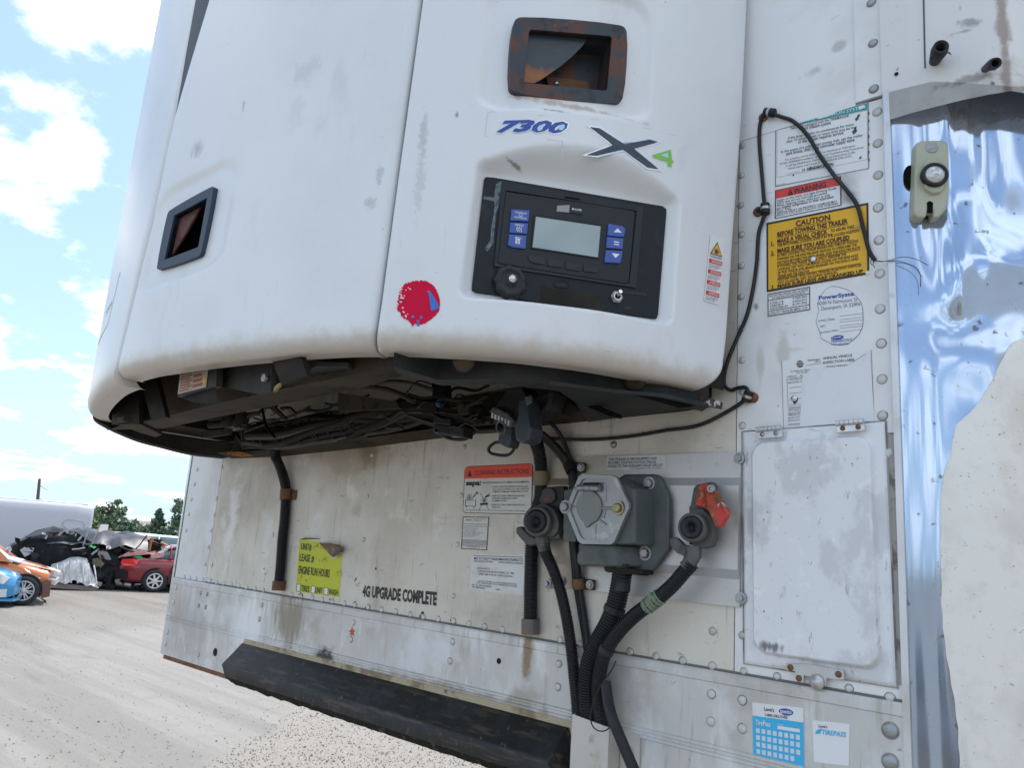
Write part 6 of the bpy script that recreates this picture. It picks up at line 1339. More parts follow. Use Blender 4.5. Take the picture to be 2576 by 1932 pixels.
finish(s_, o, {'k': m_ink_worn, 'kl': m_ink_worn, 'h': m_ink_worn, 'wh': m_paper})
q = MB(); f = [at(*s5(x, y), -.0053) for x, y in pe]; q.prism(f, [(p[0], p[1] + .0004, p[2]) for p in f]); q.build('peeled_backing', mat('bare_label_backing', (.69, .71, .74), .45, noise=[((.6, .61, .62), 20, .55, .72, .5), ((.3, .3, .3), 130, .72, .76, .7)]), o)
c_ = at(*s5(602, 815), -.005); q = MB(); q.lathe(c_, (0, -1, 0), [(.0062, 0), (.0055, .002), (.003, .004), (.0001, .0042)], 14); q.build('screw', m_steel, o)
q = MB(); q.poly([at(*s5(x, y), -.0056) for x, y in [(565, 820), (640, 780), (665, 810), (650, 860), (605, 905), (580, 870)]]); q.build('grease_smear', m_black, o)
# cleaning instructions
cc_ = [n7(78, 95), n7(772, 64), n7(757, 582), n7(57, 567)]
s_, o = sticker('white cleaning instructions sticker with a red header left of the upright conduit', cc_, m_ink, outline=rnd(.08, 1.32), th=.0005)
def inset(e, a): return [(e + (1 - 2 * e) * u, e * 1.3 + (1 - 2.6 * e) * v) for u, v in rnd(.07, a)]
s_.poly('p', inset(.010, 1.32), .0009); 
hd = [(.012, .27), (.012, .10), (.022, .05), (.045, .02), (.07, .013), (.93, .013), (.955, .02), (.978, .05), (.988, .10), (.988, .27)]
s_.poly('r', hd[::-1], .0013)
s_.text('k', 'CLEANING INSTRUCTIONS', .16, .945, .095, .20, .012, .06); s_.poly('k', [(.09, .085), (.125, .225), (.05, .225)], .0016); s_.text('k', 'sapa:', .035, .27, .33, .41, .05)
lines(s_, 'k', [('SAPA EXTRUSIONS NORTH AMERICA RECOMMENDS:', .345, .38, .29, .955), ('1. DO NOT CLEAN WITH PRODUCTS THAT INCLUDE', .435, .468, .42, .94), ('ACID, ALKALI, CHLORIDE, OR OTHER CORROSIVE', .485, .518, .44, .955), ('CHEMICALS. PERMANENT DAMAGE MAY OCCUR.', .535, .568, .44, .945), ('2. WASH WITH CLEAN, WARM WATER AND MILD', .62, .653, .42, .90),
               ('DETERGENT PER MANUFACTURER\'S', .67, .703, .44, .80), ('RECOMMENDATIONS.', .72, .753, .44, .65), ('3. RINSE WITH CLEAN, WARM WATER AND DRY', .80, .833, .42, .90), ('THOROUGHLY.', .85, .883, .44, .57), ('SAPA IS A REGISTERED TRADEMARK OF SAPA AB. COPYRIGHT SAPA EXTRUSIONS NORTH AMERICA. ALL RIGHTS RESERVED.', .925, .945, .04, .92)], bold=.004)
def ink(k, pts, w=.004):
    for a, b_ in zip(pts[:-1], pts[1:]):
        a, b_ = np.array(a), np.array(b_); d = b_ - a; d = d / (np.linalg.norm(d) + 1e-9); n_ = np.array([-d[1] , d[0]]) * w; s_.poly(k, [a - n_, b_ - n_, b_ + n_, a + n_], .0016)
ink('kl', [(.04, .73), (.20, .73), (.20, .85), (.04, .85), (.04, .73)]); ink('kl', [(.06, .85), (.06, .89)])
for (x, y) in ((.08, .64), (.11, .62), (.10, .69), (.075, .71), (.125, .70), (.09, .66)): ink('kl', [(x + .022 * math.cos(a), y + .03 * math.sin(a)) for a in np.linspace(0, 6.28, 9)], .002)
for k in range(4): ink('kl', [(.13 + .012 * k, .70 - .012 * k), (.20 + .008 * k, .58 - .012 * k)], .002)
ink('kl', [(.20, .55), (.23, .60)], .008); ink('kl', [(.26, .58), (.36, .78)], .003); ink('kl', [(.25, .93), (.30, .82), (.36, .82), (.40, .93)], .003); s_.poly('kl', [(.265, .79), (.385, .78), (.385, .82), (.265, .83)], .0016); ink('kl', [(.31, .76), (.36, .63), (.41, .57)], .003); s_.poly('kl', [(.33, .65), (.40, .61), (.405, .64), (.34, .68)], .0016)
for k in range(5): ink('kl', [(.32, .78), (.27 + .025 * k, .70 - .01 * (k % 2))], .002)
s_.text('k', 'OD', .155, .195, .865, .895, .01)
finish(s_, o, {'k': m_ink, 'kl': m_ink, 'p': m_paper2, 'r': m_orange_red})
for oo in o.children:
    if oo.name.startswith('print') and oo.data.materials[0] is m_paper2: oo.name = 'face_film'
# periodic inspection
s_, o = sticker('small white black bordered inspection sticker under the red headed cleaning sticker', [n7(60, 603), n7(326, 607), n7(305, 945), n7(42, 930)], m_paper2)
s_.frame('k', 0, 0, 1, 1, .03, .024); lines(s_, 'k', [('FHWA', .07, .125, .13, .36), ('PERIODIC INSPECTION', .06, .085, .42, .90), ('CERTIFICATION', .105, .13, .42, .72), ('THIS VEHICLE HAS PASSED INSPECTION IN', .215, .24, .07, .95), ('ACCORDANCE WITH FEDERAL REGULATION', .28, .305, .07, .95), ('UNDER 396.17 APPENDIX G', .345, .37, .07, .62), ('REPORT ON FILE WITH', .41, .435, .12, .55), ('UTILITY TRAILER MANUFACTURING CO.', .47, .495, .07, .83), ('200 INDUSTRIAL EMPIRE ROAD', .53, .555, .07, .68), ('CITY OF INDUSTRY', .59, .615, .07, .50)], bold=.004)
for v in (.71, .80, .89): s_.rect('kl', .04, v, .96, v + .008, .0013)
for k in range(8): s_.rect('kl', .04 + .13 * k, .71, .046 + .13 * k, .895, .0013)
for i, t in enumerate(('JAN', 'FEB', 'MAR', 'APR', 'MAY', 'JUN', '18')): s_.text('k', t, .06 + .13 * i, .15 + .13 * i, .735, .78)
for i, t in enumerate(('JUL', 'AUG', 'SEP', 'OCT', 'NOV', 'DEC', '19')): s_.text('k', t, .06 + .13 * i, .15 + .13 * i, .825, .87)
s_.text('k', 'DATE OF INSPECTION', .25, .72, .91, .94); finish(s_, o, {'k': m_ink_worn, 'kl': m_ink})
# maker's plate
s_, o = sticker('silver white maker plate beside the upright conduit below the small inspection sticker', [n7(150, 985), n7(695, 1002), n7(668, 1400), n7(128, 1338)], m_foil, name='data_plate')
lines(s_, 'k', [('MFD. BY UTILITY TRAILER MANUFACTURING CO.', .075, .145, .05, .965)], bold=.012)
lines(s_, 'k', [('DATE OF MANUFACTURE: 09/2018', .165, .215, .05, .42), ('GVWR: 29,500 KG ( 65,000 LB)', .165, .215, .52, .96), ('GAWR ALL AXLES OF', .36, .41, .12, .37), ('9,000  KG ( 20,000 LB) WITH 275/80R - 22.5  TIRES', .44, .49, .15, .82), ('22.5X8.25  RIMS, AT 690 KPA  ( 100 PSI)  COLD DUAL', .52, .57, .15, .80), ('THIS VEHICLE CONFORMS TO ALL APPLICABLE FEDERAL MOTOR VEHICLE', .72, .76, .16, .88),
               ('SAFETY STANDARDS IN EFFECT ON DATE OF MANUFACTURE SHOWN ABOVE.', .775, .815, .14, .89), ('VIN  1UY VS253 8 K6696306', .84, .89, .04, .42), ('TYPE  SEMI TRAILER', .905, .955, .04, .30), ('VS2RA', .90, .95, .50, .58)], bold=.006)
s_.rect('kl', .03, .03, .95, .045, .0012); finish(s_, o, {'k': m_ink_worn, 'kl': m_ink_worn})
# ABS notice
s_, o = sticker('small grey notice strip with three lines of print above the grey socket box', [(1527.5, 1148), (1676, 1145), (1676, 1179.5), (1524.6, 1183.5)], m_foil, Y=-.0112)
lines(s_, 'k', [('THIS TRAILER IS ABS EQUIPPED AND', .12, .32, .03, .86), ('REQUIRES CONTINUOUS ELECTRICAL', .37, .57, .03, .85), ('POWER TO THE AUXILIARY / BLUE CIRCUIT', .62, .82, .03, .95), ('UTILITY TRAILER MFG. CO. PART NO. 3-6080-001', .88, .96, .42, .93)], bold=.008); finish(s_, o, {'k': m_ink_worn})
# lime unit sticker with a curled corner
s_, o = sticker('lime yellow unit sticker with a curled brown corner on the grimy wall', [(754.5, 1357), (863, 1371), (853.7, 1503), (743.8, 1489)], m_lime, outline=[(0, 0), (.48, .0), (.80, .30), (1, .17), (1, 1), (0, 1)][::-1])
lines(s_, 'k', [('UNIT#', .06, .19, .05, .30), ('LEASE #', .265, .41, .04, .38), ('ENGINE RUN HOURS', .50, .655, .04, .76), ('TIRES', .86, .975, .13, .33), ('UNIT', .86, .975, .47, .63), ('WASH', .86, .975, .77, .97)], bold=.015)
for x in (.02, .37, .66): s_.rect('q', x, .85, x + .095, .99, .0012); s_.frame('k', x, .85, x + .095, .99, .008, .008, .0016)
for k in range(34):
    b0 = [(.34, .1), (.42, .33), (.06, .74), (.78, .55)][k % 4]; x, y = b0[0] + rng.uniform(0, .28), b0[1] + rng.uniform(-.02, .06); ink('kl', [(x, y), (x + rng.uniform(.005, .03), y - rng.uniform(.02, .06))], .0035)
finish(s_, o, {'k': m_ink, 'kl': mat('faded_marker', (.22, .22, .05), .6), 'q': m_paper})
q = MB(); m_curl = mat('curled_sticker_back', (.13, .08, .045), .6, noise=[((.30, .24, .16), 40, .5, .7, .8)])
a = [np.array(at(*p, Y)) for p, Y in [((752, 1358), -.006), ((768, 1353), -.014), ((800, 1355), -.012), ((806, 1357), -.005)]]
q.add([tuple(p) for p in a], [(0, 1, 2, 3)])
a = [np.array(at(*r7(*p), Y)) for p, Y in [((1970, 268), -.006), ((2040, 268), -.020), ((2105, 282), -.022), ((2120, 320), -.012), ((2060, 360), -.020), ((2010, 310), -.008)]]
q.add([tuple(p) for p in a], [(0, 1, 2, 3, 4, 5)]); a2 = [np.array(at(*r7(*p), -.024)) for p in [(2050, 280), (2110, 300), (2095, 318), (2065, 305)]]; q.add([tuple(p) for p in a2], [(0, 1, 2, 3)]); q.build('curled_corner', m_curl, o)
# stencilled line
tl_, tr_, br_, bl_ = (913, 1472.7), (1099.5, 1490), (1099, 1522.5), (911.5, 1500)
S2 = Sheet(wallmap(tl_, tr_, br_, bl_, Y=-.004)); S2.text('k', '4G UPGRADE COMPLETE', 0, 1, 0, 1, .05, .05, .0006)
o = S2.m['k'].build('wall_lettering', mat('scuffed_stencil_ink', (.025, .025, .027), .6, noise=[((.5, .47, .42), 110, .66, .70, .9)]), None, props=None); tag(o, 'bold black line of capital lettering on the grimy wall above the rivet row', 'lettering')
# red star
q = MB(); c0 = r7(2175, 820); f = []
for k in range(10):
    r_ = 9.2 if k % 2 == 0 else 3.8; a = -math.pi / 2 + k * math.pi / 5; f.append((c0[0] + r_ * .9 * math.cos(a), c0[1] + r_ * 1.5 * math.sin(a) * .95))
fr = [at(*p, -.0108) for p in f]; q.prism(fr, [(p[0], p[1] + .0006, p[2]) for p in fr]); o = q.build('star_sticker', mat('red_star_film', (.55, .06, .03), .5)); tag(o, 'tiny red star sticker on the bottom rail between two rivets', 'sticker')
# tyre service calendar sticker
s_, o = sticker('sky blue and white calendar sticker on the bottom rail', [(1892.9, 1767.7), (2021, 1782), (2023.9, 1930), (1895.7, 1902)], m_paper, Y=-.0098)
s_.rect('s', .0, .25, 1, 1.0, .0010); lines(s_, 'k', [('Love\'s', .06, .13, .24, .44), ('1-800-OKLOVES', .175, .225, .26, .70)], bold=.02)
s_.mb('o').poly([s_.fn(.67 + .14 * math.cos(a), .105 + .062 * math.sin(a), .0010) for a in np.linspace(0, 6.2832, 25)[:-1]]); s_.text('w', 'speedco', .56, .78, .075, .13, .02, .15, .0016)
s_.text('w', 'TirePass', .06, .36, .31, .41, .015); s_.text('w', 'Month', .50, .62, .325, .355); s_.rect('w', .50, .37, .93, .43, .0014)
for rI in range(4):
    for k in range(8 if rI < 3 else 7):
        u = .07 + .112 * k; v = .475 + .128 * rI + 0.0; s_.rect('c', u, v, u + .075, v + .085, .0014)
finish(s_, o, {'k': m_ink, 's': m_sky_print, 'w': m_paper, 'o': m_blue_ink, 'c': mat('pale_square_print', (.56, .66, .72), .5)})
for oo in list(o.children):
    if oo.data.materials[0].name == 'pale_square_print': oo.name = 'date_squares'; oo['kind'] = 'stuff'
s_, o = sticker('small pale sticker with sky blue lettering right of the calendar sticker', [(2044, 1812), (2137.8, 1822.6), (2135.8, 1928), (2048, 1918)], m_paper, Y=-.0098)
s_.text('k', 'Love\'s', .17, .41, .09, .16, .02); s_.text('s', 'TIREPASS', .26, .92, .20, .32, .02, .2); s_.poly('s', [(.13, .22), (.27, .18), (.20, .32), (.06, .32)], .0012)
finish(s_, o, {'k': m_ink, 's': m_sky_print})
# ------------------------------------------------------------------ vehicles in the yard
m_tyre = mat('tyre_rubber', (.022, .022, .023), .8)
m_alloy = mat('alloy_wheel', (.48, .49, .50), .35, .7)
m_glassd = mat('dark_car_glass', (.03, .045, .05), .08, coat=.5)
m_glassl = mat('tinted_car_glass', (.07, .13, .14), .08, coat=.5)
m_under = mat('under_trim', (.015, .015, .016), .7, spec=0.2)
m_headl = mat('headlight_lens', (.60, .62, .64), .15, .2, coat=.5)
m_taill = mat('tail_light_red', (.62, .015, .02), .25, coat=.6)
def paint(n, c, **k): return mat(n, c, .28, .25, coat=.7, **k)
class Car:
    """local axes: x towards the nose, y to the left side, z up; the side facing the camera is y < 0"""
    def __init__(s, name, label, cat, loc, heading, group=None):
        s.t = thing(name, label, cat, loc, group); s.t.rotation_euler = (0, 0, heading)
    def part(s, mb, name, m, parent=None, bevel=0, props=None):
        me = bpy.data.meshes.new(name); me.from_pydata(mb.v, [], mb.f); me.materials.append(m); me.polygons.foreach_set('use_smooth', mb.sm)
        o = bpy.data.objects.new(name, me); COL.objects.link(o); o.parent = parent or s.t
        if bevel: md = o.modifiers.new('bevel', 'BEVEL'); md.width = bevel; md.segments = 2; md.limit_method = 'ANGLE'
        for k, v in (props or {}).items(): o[k] = v
        return o
    def body(s, st, m, noise=0.0, name='body'):
        # st: (x, z_low, z_deck, half_width)
        rows = []
        for (x, zl, zd, w) in st:
            zm = zl + (zd - zl) * .55; ring_ = [(-w * .90, zl), (-w * .985, zl + .10), (-w, zm), (-w * .985, zd - .12), (-w * .93, zd - .02), (-w * .75, zd + .015), (0, zd + .04)]
            pts = ring_ + [(-y, z) for y, z in ring_[-2::-1]]
            rows.append([(x + (rng.normal() * noise), y + rng.normal() * noise, z + rng.normal() * noise * .7) for y, z in pts])
        q = MB(); q.grid(rows); q.poly(rows[0]); q.poly(rows[-1][::-1]); return s.part(q, name, m)
    def cabin(s, st, mg, mr, pillars):
        # st: (x, z_belt, z_roof, w_belt, w_roof)
        rows = [[(x, -wb, zb), (x, -(wb * .35 + wr * .65), zb + (zr - zb) * .65), (x, -wr, zr - .05), (x, -wr * .82, zr - .005), (x, 0, zr + .015), (x, wr * .82, zr - .005), (x, wr, zr - .05), (x, (wb * .35 + wr * .65), zb + (zr - zb) * .65), (x, wb, zb)] for (x, zb, zr, wb, wr) in st]
        q = MB(); q.grid(rows); s.part(q, 'glasshouse', mg)
        top = [r for r, d in zip(rows, st) if d[2] > max(e[2] for e in st) - .16]
        q = MB(); q.grid([[(p[0], p[1] * 1.012, p[2] + .012) for p in r[2:7]] for r in top]); s.part(q, 'roof', mr)
        for i in pillars:
            for sg in (0, 1):
                r = rows[i]; idx = (0, 1, 2, 3) if sg == 0 else (8, 7, 6, 5)
                j = min(i + 1, len(rows) - 1)
                q = MB(); q.tube([(r[k][0], r[k][1] * 1.01, r[k][2]) for k in idx], .035, 6); s.part(q, 'pillar', mr)
        return rows
    def rail(s, rows, m):
        for k in (2, 6):
            q = MB(); q.tube([(r[k][0], r[k][1] * 1.01, r[k][2] + .02) for r in rows], .03, 6); s.part(q, 'roof_rail', m)
    def wheel(s, x, y, r=.32, w=.20, spokes=10, m=None, split=False):
        sg = -1 if y < 0 else 1
        q = MB(); q.lathe((x, y, r), (0, sg, 0), [(r * .66, 0), (r * .70, .01), (r * .93, .012), (r, -.03), (r, -w + .03), (r * .9, -w)], 36); ty = s.part(q, 'tyre', m_tyre)
        q = MB(); q.lathe((x, y, r), (0, sg, 0), [(r * .66, .004), (r * .60, -.005), (r * .59, -.09), (.0001, -.09)], 36); s.part(q, 'wheel_well', m_under, ty)
        q = MB(); q.lathe((x, y, r), (0, sg, 0), [(r * .69, .0), (r * .68, .012), (r * .60, .010), (r * .58, -.02)], 36); q.lathe((x, y, r), (0, sg, 0), [(r * .19, -.02), (r * .18, .008), (r * .1, .012), (.0001, .012)], 18)
        for k in range(spokes):
            a = 2 * math.pi * k / spokes + (.12 if split and k % 2 else 0); hw = r * (.05 if split else .085); c, d = math.cos(a), math.sin(a)
            def P(u, v, h): return (x + u * c - v * d, y + sg * h, r + u * d + v * c)
            q.prism([P(r * .12, -hw, .008), P(r * .62, -hw * .75, .006), P(r * .62, hw * .75, .006), P(r * .12, hw, .008)], [P(r * .12, -hw, -.03), P(r * .62, -hw * .75, -.03), P(r * .62, hw * .75, -.03), P(r * .12, hw, -.03)])
        s.part(q, 'rim', m or m_alloy, ty, props={}); return ty
    def arch(s, x, y, r, z):
        sg = -1 if y < 0 else 1; q = MB(); f = [(x + r * math.cos(a), y + sg * .012, z + r * math.sin(a)) for a in np.linspace(-.35, math.pi + .35, 24)]
        q.prism(f, [(p[0], y - sg * .10, p[2]) for p in f]); return s.part(q, 'wheel_arch', m_under)
    def plate(s, pts, name, m, th=.03, axis=(0, 1, 0), bevel=0):
        q = MB(); f = [np.array(p) for p in pts]; q.prism(f, [p + np.array(axis) * th for p in f]); return s.part(q, name, m, bevel=bevel)
def view_heading(px, turn=0.0):
    r = ray(px, 1400); return math.atan2(r[1], r[0]) - math.pi / 2 + math.radians(turn)     # nose to picture right
def g_at(px, py): return atz(px, py, GZ)
# orange hatchback, nose to the right, bumper torn off; its front wheel rests at pixel (55, 1523)
m_org = paint('orange_car_paint', (.40, .105, .022), noise=[((.33, .09, .02), 1.5, .5, .7, .5)])
w0 = b8(248, 1462); P = g_at(*w0); hd = view_heading(40, -6); sc = 1.0
cx_, sx_ = math.cos(hd), math.sin(hd)
def car_loc(P, lx, ly, h): return (P[0] - lx * math.cos(h) + ly * math.sin(h), P[1] - lx * math.sin(h) - ly * math.cos(h), GZ)
c = Car('orange_hatchback', 'orange hatchback with its front bumper missing at the left edge of the yard', 'car', car_loc(P, 1.28, -.86, hd), hd)
c.body([(-2.0, .45, .95, .70), (-1.6, .25, .98, .86), (-.6, .24, .98, .88), (.35, .24, .98, .88), (.75, .26, .95, .87), (1.1, .30, .90, .87), (1.45, .36, .82, .84), (1.72, .44, .72, .72)], m_org)
rw = c.cabin([(-1.9, .98, 1.1, .80, .70), (-1.5, .98, 1.45, .83, .66), (-.4, .98, 1.52, .84, .64), (.15, .98, 1.45, .84, .66), (.65, .96, 1.12, .83, .74), (.88, .94, .96, .82, .78)], m_glassl, m_org, (1, 2, 3, 4)); c.rail(rw, m_org)
c.plate([(.28, -.885, .97), (.90, -.86, .94), (.84, -.84, 1.02), (.40, -.74, 1.42), (.33, -.74, 1.42), (.72, -.85, 1.02)], 'windscreen_pillar', m_org, .05)
c.plate([(1.15, -.80, .86), (1.68, -.62, .76), (1.72, -.66, .64), (1.55, -.80, .60), (1.30, -.855, .74)], 'headlight', m_headl, .10)
c.plate([(1.55, -.78, .58), (1.78, -.70, .56), (1.80, -.66, .20), (1.66, -.74, .16), (1.56, -.80, .30)], 'bumper_bracket', mat('brown_inner_panel', (.13, .065, .045), .7, noise=[((.05, .03, .025), 8, .5, .7, .7)]), .06)
c.plate([(1.70, -.5, .60), (1.86, -.5, .56), (1.86, .5, .56), (1.70, .5, .60)], 'bumper_beam', m_alu2, .12, (0, 0, -1))
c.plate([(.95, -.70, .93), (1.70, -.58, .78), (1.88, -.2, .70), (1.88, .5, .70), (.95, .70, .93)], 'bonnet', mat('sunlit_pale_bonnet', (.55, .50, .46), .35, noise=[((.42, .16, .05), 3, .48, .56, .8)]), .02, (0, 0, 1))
c.plate([(.80, -.80, 1.0), (.82, -.70, 1.06), (1.15, -.5, .98), (1.10, -.80, .92)], 'wiper_cowl', mat('pale_cowl_glass', (.45, .55, .55), .15, coat=.5), .02, (0, 0, 1))
c.arch(1.28, -.87, .37, .33); c.wheel(1.28, -.90, .325, .2, 14, None, True); c.wheel(-1.25, -.88, .325, .2, 14, None, True); c.wheel(1.28, .86, .325, .2, 14); c.wheel(-1.25, .86, .325, .2, 14)
c.plate([(1.5, -.84, .25), (1.75, -.75, .12), (1.78, -.72, .02), (1.72, -.74, .10)], 'hanging_trim', m_under, .01)
# light blue car, only its front corner in view
m_blu = paint('sky_blue_car_paint', (.035, .24, .48))
P = g_at(*b8(30, 1490)); hd = view_heading(0, -14)
c = Car('blue_car', 'front corner of a sky blue car at the far left edge of the yard', 'car', car_loc(P, 1.85, -.62, hd), hd)
c.body([(-1.9, .45, .95, .72), (-1.5, .25, .98, .86), (0, .24, .96, .88), (.7, .25, .92, .87), (1.2, .20, .86, .86), (1.6, .17, .78, .80), (1.86, .20, .70, .70), (1.98, .26, .60, .52)], m_blu)
c.cabin([(-1.8, .96, 1.1, .80, .70), (-1.4, .96, 1.45, .83, .66), (-.3, .96, 1.50, .84, .64), (.3, .95, 1.42, .84, .66), (.9, .92, .98, .82, .76)], m_glassd, m_blu, (1, 2, 3))
c.plate([(1.35, -.86, .80), (1.74, -.76, .72), (1.90, -.66, .64), (1.80, -.74, .50), (1.50, -.85, .58)], 'headlight', m_headl, .08, bevel=.01)
c.plate([(1.70, -.79, .40), (1.88, -.71, .40), (1.88, -.70, .24), (1.70, -.78, .22)], 'fog_lamp', m_headl, .06)
c.plate([(1.4, -.84, .15), (2.02, -.62, .14), (2.05, -.5, .14), (2.05, .5, .14), (1.4, .84, .15)], 'front_splitter', m_blu, .05, (0, 0, 1))
c.arch(1.15, -.86, .36, .33); c.wheel(1.15, -.88); c.wheel(-1.2, -.88); c.wheel(1.15, .84); c.wheel(-1.2, .84)
# dark red saloon, tail to the left, boot crushed
m_rdp = paint('dark_red_car_paint', (.20, .012, .020), noise=[((.14, .01, .015), 2.5, .5, .7, .6)])
m_pink = mat('pale_pink_panel', (.50, .27, .26), .35, .1, coat=.4, noise=[((.30, .05, .05), 4, .52, .64, .7)])  # paler pink for the boot lid, buckled panel and roof
P = g_at(*b8(1848, 1300)); hd = view_heading(385, 5)
c = Car('red_saloon', 'dark red saloon with a crushed boot lid half hidden behind the trailer', 'car', car_loc(P, -1.30, -.84, hd), hd)
c.body([(-2.28, .42, .80, .66), (-2.12, .30, .93, .80), (-1.7, .26, .97, .87), (-1.0, .24, .97, .89), (.6, .24, .97, .89), (1.4, .28, .86, .87), (2.0, .34, .72, .76)], m_rdp, .006)
c.cabin([(-1.55, .97, 1.0, .80, .70), (-.95, .97, 1.34, .82, .64), (-.2, .97, 1.42, .83, .62), (.5, .97, 1.36, .83, .64), (1.1, .93, .97, .82, .74)], m_glassd, m_rdp, (1, 2, 3))
c.plate([(-2.25, -.74, .90), (-1.98, -.84, .93), (-1.80, -.88, .90), (-1.85, -.885, .74), (-2.15, -.82, .72), (-2.28, -.72, .78)], 'tail_light', m_taill, .06, bevel=.01)
c.plate([(-2.36, -.72, .92), (-1.98, -.74, 1.20), (-1.46, -.76, 1.06), (-1.50, .7, 1.06), (-2.0, .7, 1.22), (-2.36, .7, .92)], 'boot_lid', m_pink, .03, (0, 0, 1), .01)
c.plate([(-1.50, -.80, .92), (-1.15, -.80, 1.02), (-1.2, .7, 1.02), (-1.55, .7, .92)], 'buckled_panel', m_pink, .16, (0, 0, 1), .02)
c.plate([(-1.05, -.70, 1.26), (-.4, -.66, 1.44), (.3, -.66, 1.44), (.3, .6, 1.45), (-1.1, .6, 1.30)], 'pale_roof', m_pink, .02, (0, 0, 1))
c.plate([(-2.30, -.70, .62), (-2.42, -.6, .5), (-2.38, -.6, .34), (-2.20, -.78, .30), (-2.05, -.85, .36), (-2.1, -.84, .60)], 'torn_bumper', m_under, .3)
c.plate([(-.80, -.895, .95), (-.60, -.895, .95), (-.78, -.9, .60), (-.72, -.9, .34), (-.92, -.895, .34), (-.95, -.9, .62)], 'door_gap', mat('shut_line', (.05, .004, .008), .6), .02)
q = MB(); q.tube([(-1.9, -.70, .16), (-2.15, -.62, .20), (-2.3, -.6, .22)], .07, 10); c.part(q, 'exhaust', m_bolt)
c.arch(-1.30, -.87, .375, .33); c.wheel(-1.30, -.90, .325, .2, 7, mat('painted_hubcap', (.55, .56, .57), .4, .3)); c.wheel(1.35, -.88, .325, .2, 7); c.wheel(-1.3, .86); c.wheel(1.35, .86)
# burnt-out black wreck between them
m_scorch = mat('scorched_black_metal', (.011, .012, .015), .5, .3, noise=[((.035, .04, .05), 2.5, .5, .7, .8), ((.07, .058, .04), 5, .62, .72, .8), ((.24, .25, .27), 9, .68, .74, .6)], spec=0.2)
m_navyb = mat('dented_navy_roof', (.010, .015, .035), .42, .0, coat=.12, noise=[((.045, .055, .085), 2, .58, .68, .6)])
m_grn = mat('green_crate_plastic', (.02, .30, .09), .4)
P = g_at(*b8(1150, 1240)); hd = view_heading(215, 4)
c = Car('wrecked_suv', 'mangled black car wreck with a crushed navy roof beside the long pale van', 'wreck', (P[0], P[1], GZ), hd)
c.body([(-2.3, .25, 1.05, .75), (-1.9, .2, 1.42, .85), (-1.4, .2, 1.60, .9), (-.8, .2, 1.50, .9), (-.2, .2, 1.15, .9), (.5, .2, 1.05, .9), (1.2, .2, 1.0, .9), (1.9, .2, .80, .8)], m_scorch, .09, 'crumpled_body')
q = MB(); rows = []
for i, x in enumerate(np.linspace(-1.5, 1.15, 14)):
    rows.append([(x + rng.normal() * .02, y, 1.62 - .10 * ((x + .2) / 1.4) ** 2 - .34 * max(0, (-y - .5) / .5) + rng.normal() * .05) for y in np.linspace(-1.0, .9, 11)])
q.grid(rows); c.part(q, 'crushed_roof', m_navyb)
for k in range(120):
    x, z = rng.uniform(-2.5, 1.6), 0
    z = rng.uniform(.1, 1.62 - .30 * abs(x + 1) ** .9 if x > -1 else 1.7 - .35 * abs(x + 1)); y = rng.uniform(-1.05, -.85); sz = rng.uniform(.05, .24)
    an = rng.uniform(0, 3.14); e1 = np.array([math.cos(an), rng.uniform(-.3, .3), math.sin(an)]); e2 = np.array([-math.sin(an), rng.uniform(-.3, .3), math.cos(an)]) * rng.uniform(.15, .6); c0 = np.array((x, y, z))
    f = [c0 + sz * (u * e1 + v * e2) for u, v in ((-1, rng.uniform(-1, -.3)), (rng.uniform(-.3, .4), -1), (1, rng.uniform(-.6, .6)), (rng.uniform(-.4, .5), 1), (-1, rng.uniform(.2, .9)))]
    for p in f: p[2] = max(.02, p[2])
    q = MB(); q.prism(f, [p + np.array([0, .02, 0]) for p in f]); c.part(q, 'torn_panel', [m_scorch, m_under, m_scorch, m_navyb, m_under, m_dark, m_scorch, m_bolt][k % 8 if k % 16 else 7])
for (x, z, s_z, mm) in [(-.35, 1.22, .16, m_grn), (.95, .98, .15, m_grn), (1.05, .90, .10, m_grn), (-2.35, 1.05, .14, m_headl), (.45, .30, .13, mat('bent_pale_pipe', (.32, .27, .2), .6)), (-.9, 1.55, .10, m_headl), (-.15, .75, .2, mat('torn_tan_lining', (.12, .10, .07), .8)), (.05, 1.2, .10, m_headl), (1.4, 1.05, .15, mat('shattered_green_glass', (.16, .30, .25), .2)), (-1.6, 1.5, .07, m_headl)]:
    q = MB(); f = [np.array((x + s_z * math.cos(a) * rng.uniform(.2, 1.2), -1.08 + rng.uniform(-.1, .1), z + s_z * math.sin(a) * rng.uniform(.15, .9))) for a in (0, 1.1, 2.3, 3.4, 4.6, 5.5)]; q.prism(f, [p + np.array([0, .05, 0]) for p in f]); c.part(q, 'loose_debris', mm)
for k in range(22):
    x, z = rng.uniform(-2.3, 1.7), rng.uniform(.2, 1.3); a = rng.uniform(0, 6.28); L2 = rng.uniform(.2, .7)
    q = MB(); q.tube([(x, -1.0, z), (x + .5 * L2 * math.cos(a), -1.06 + rng.uniform(-.05, .05), max(.04, z + .5 * L2 * math.sin(a) + rng.uniform(-.05, .05))), (x + L2 * math.cos(a), -1.02, max(.03, z + L2 * math.sin(a)))], rng.uniform(.010, .03), 6); c.part(q, 'bent_tube', [m_scorch, m_under, m_bolt][k % 3])
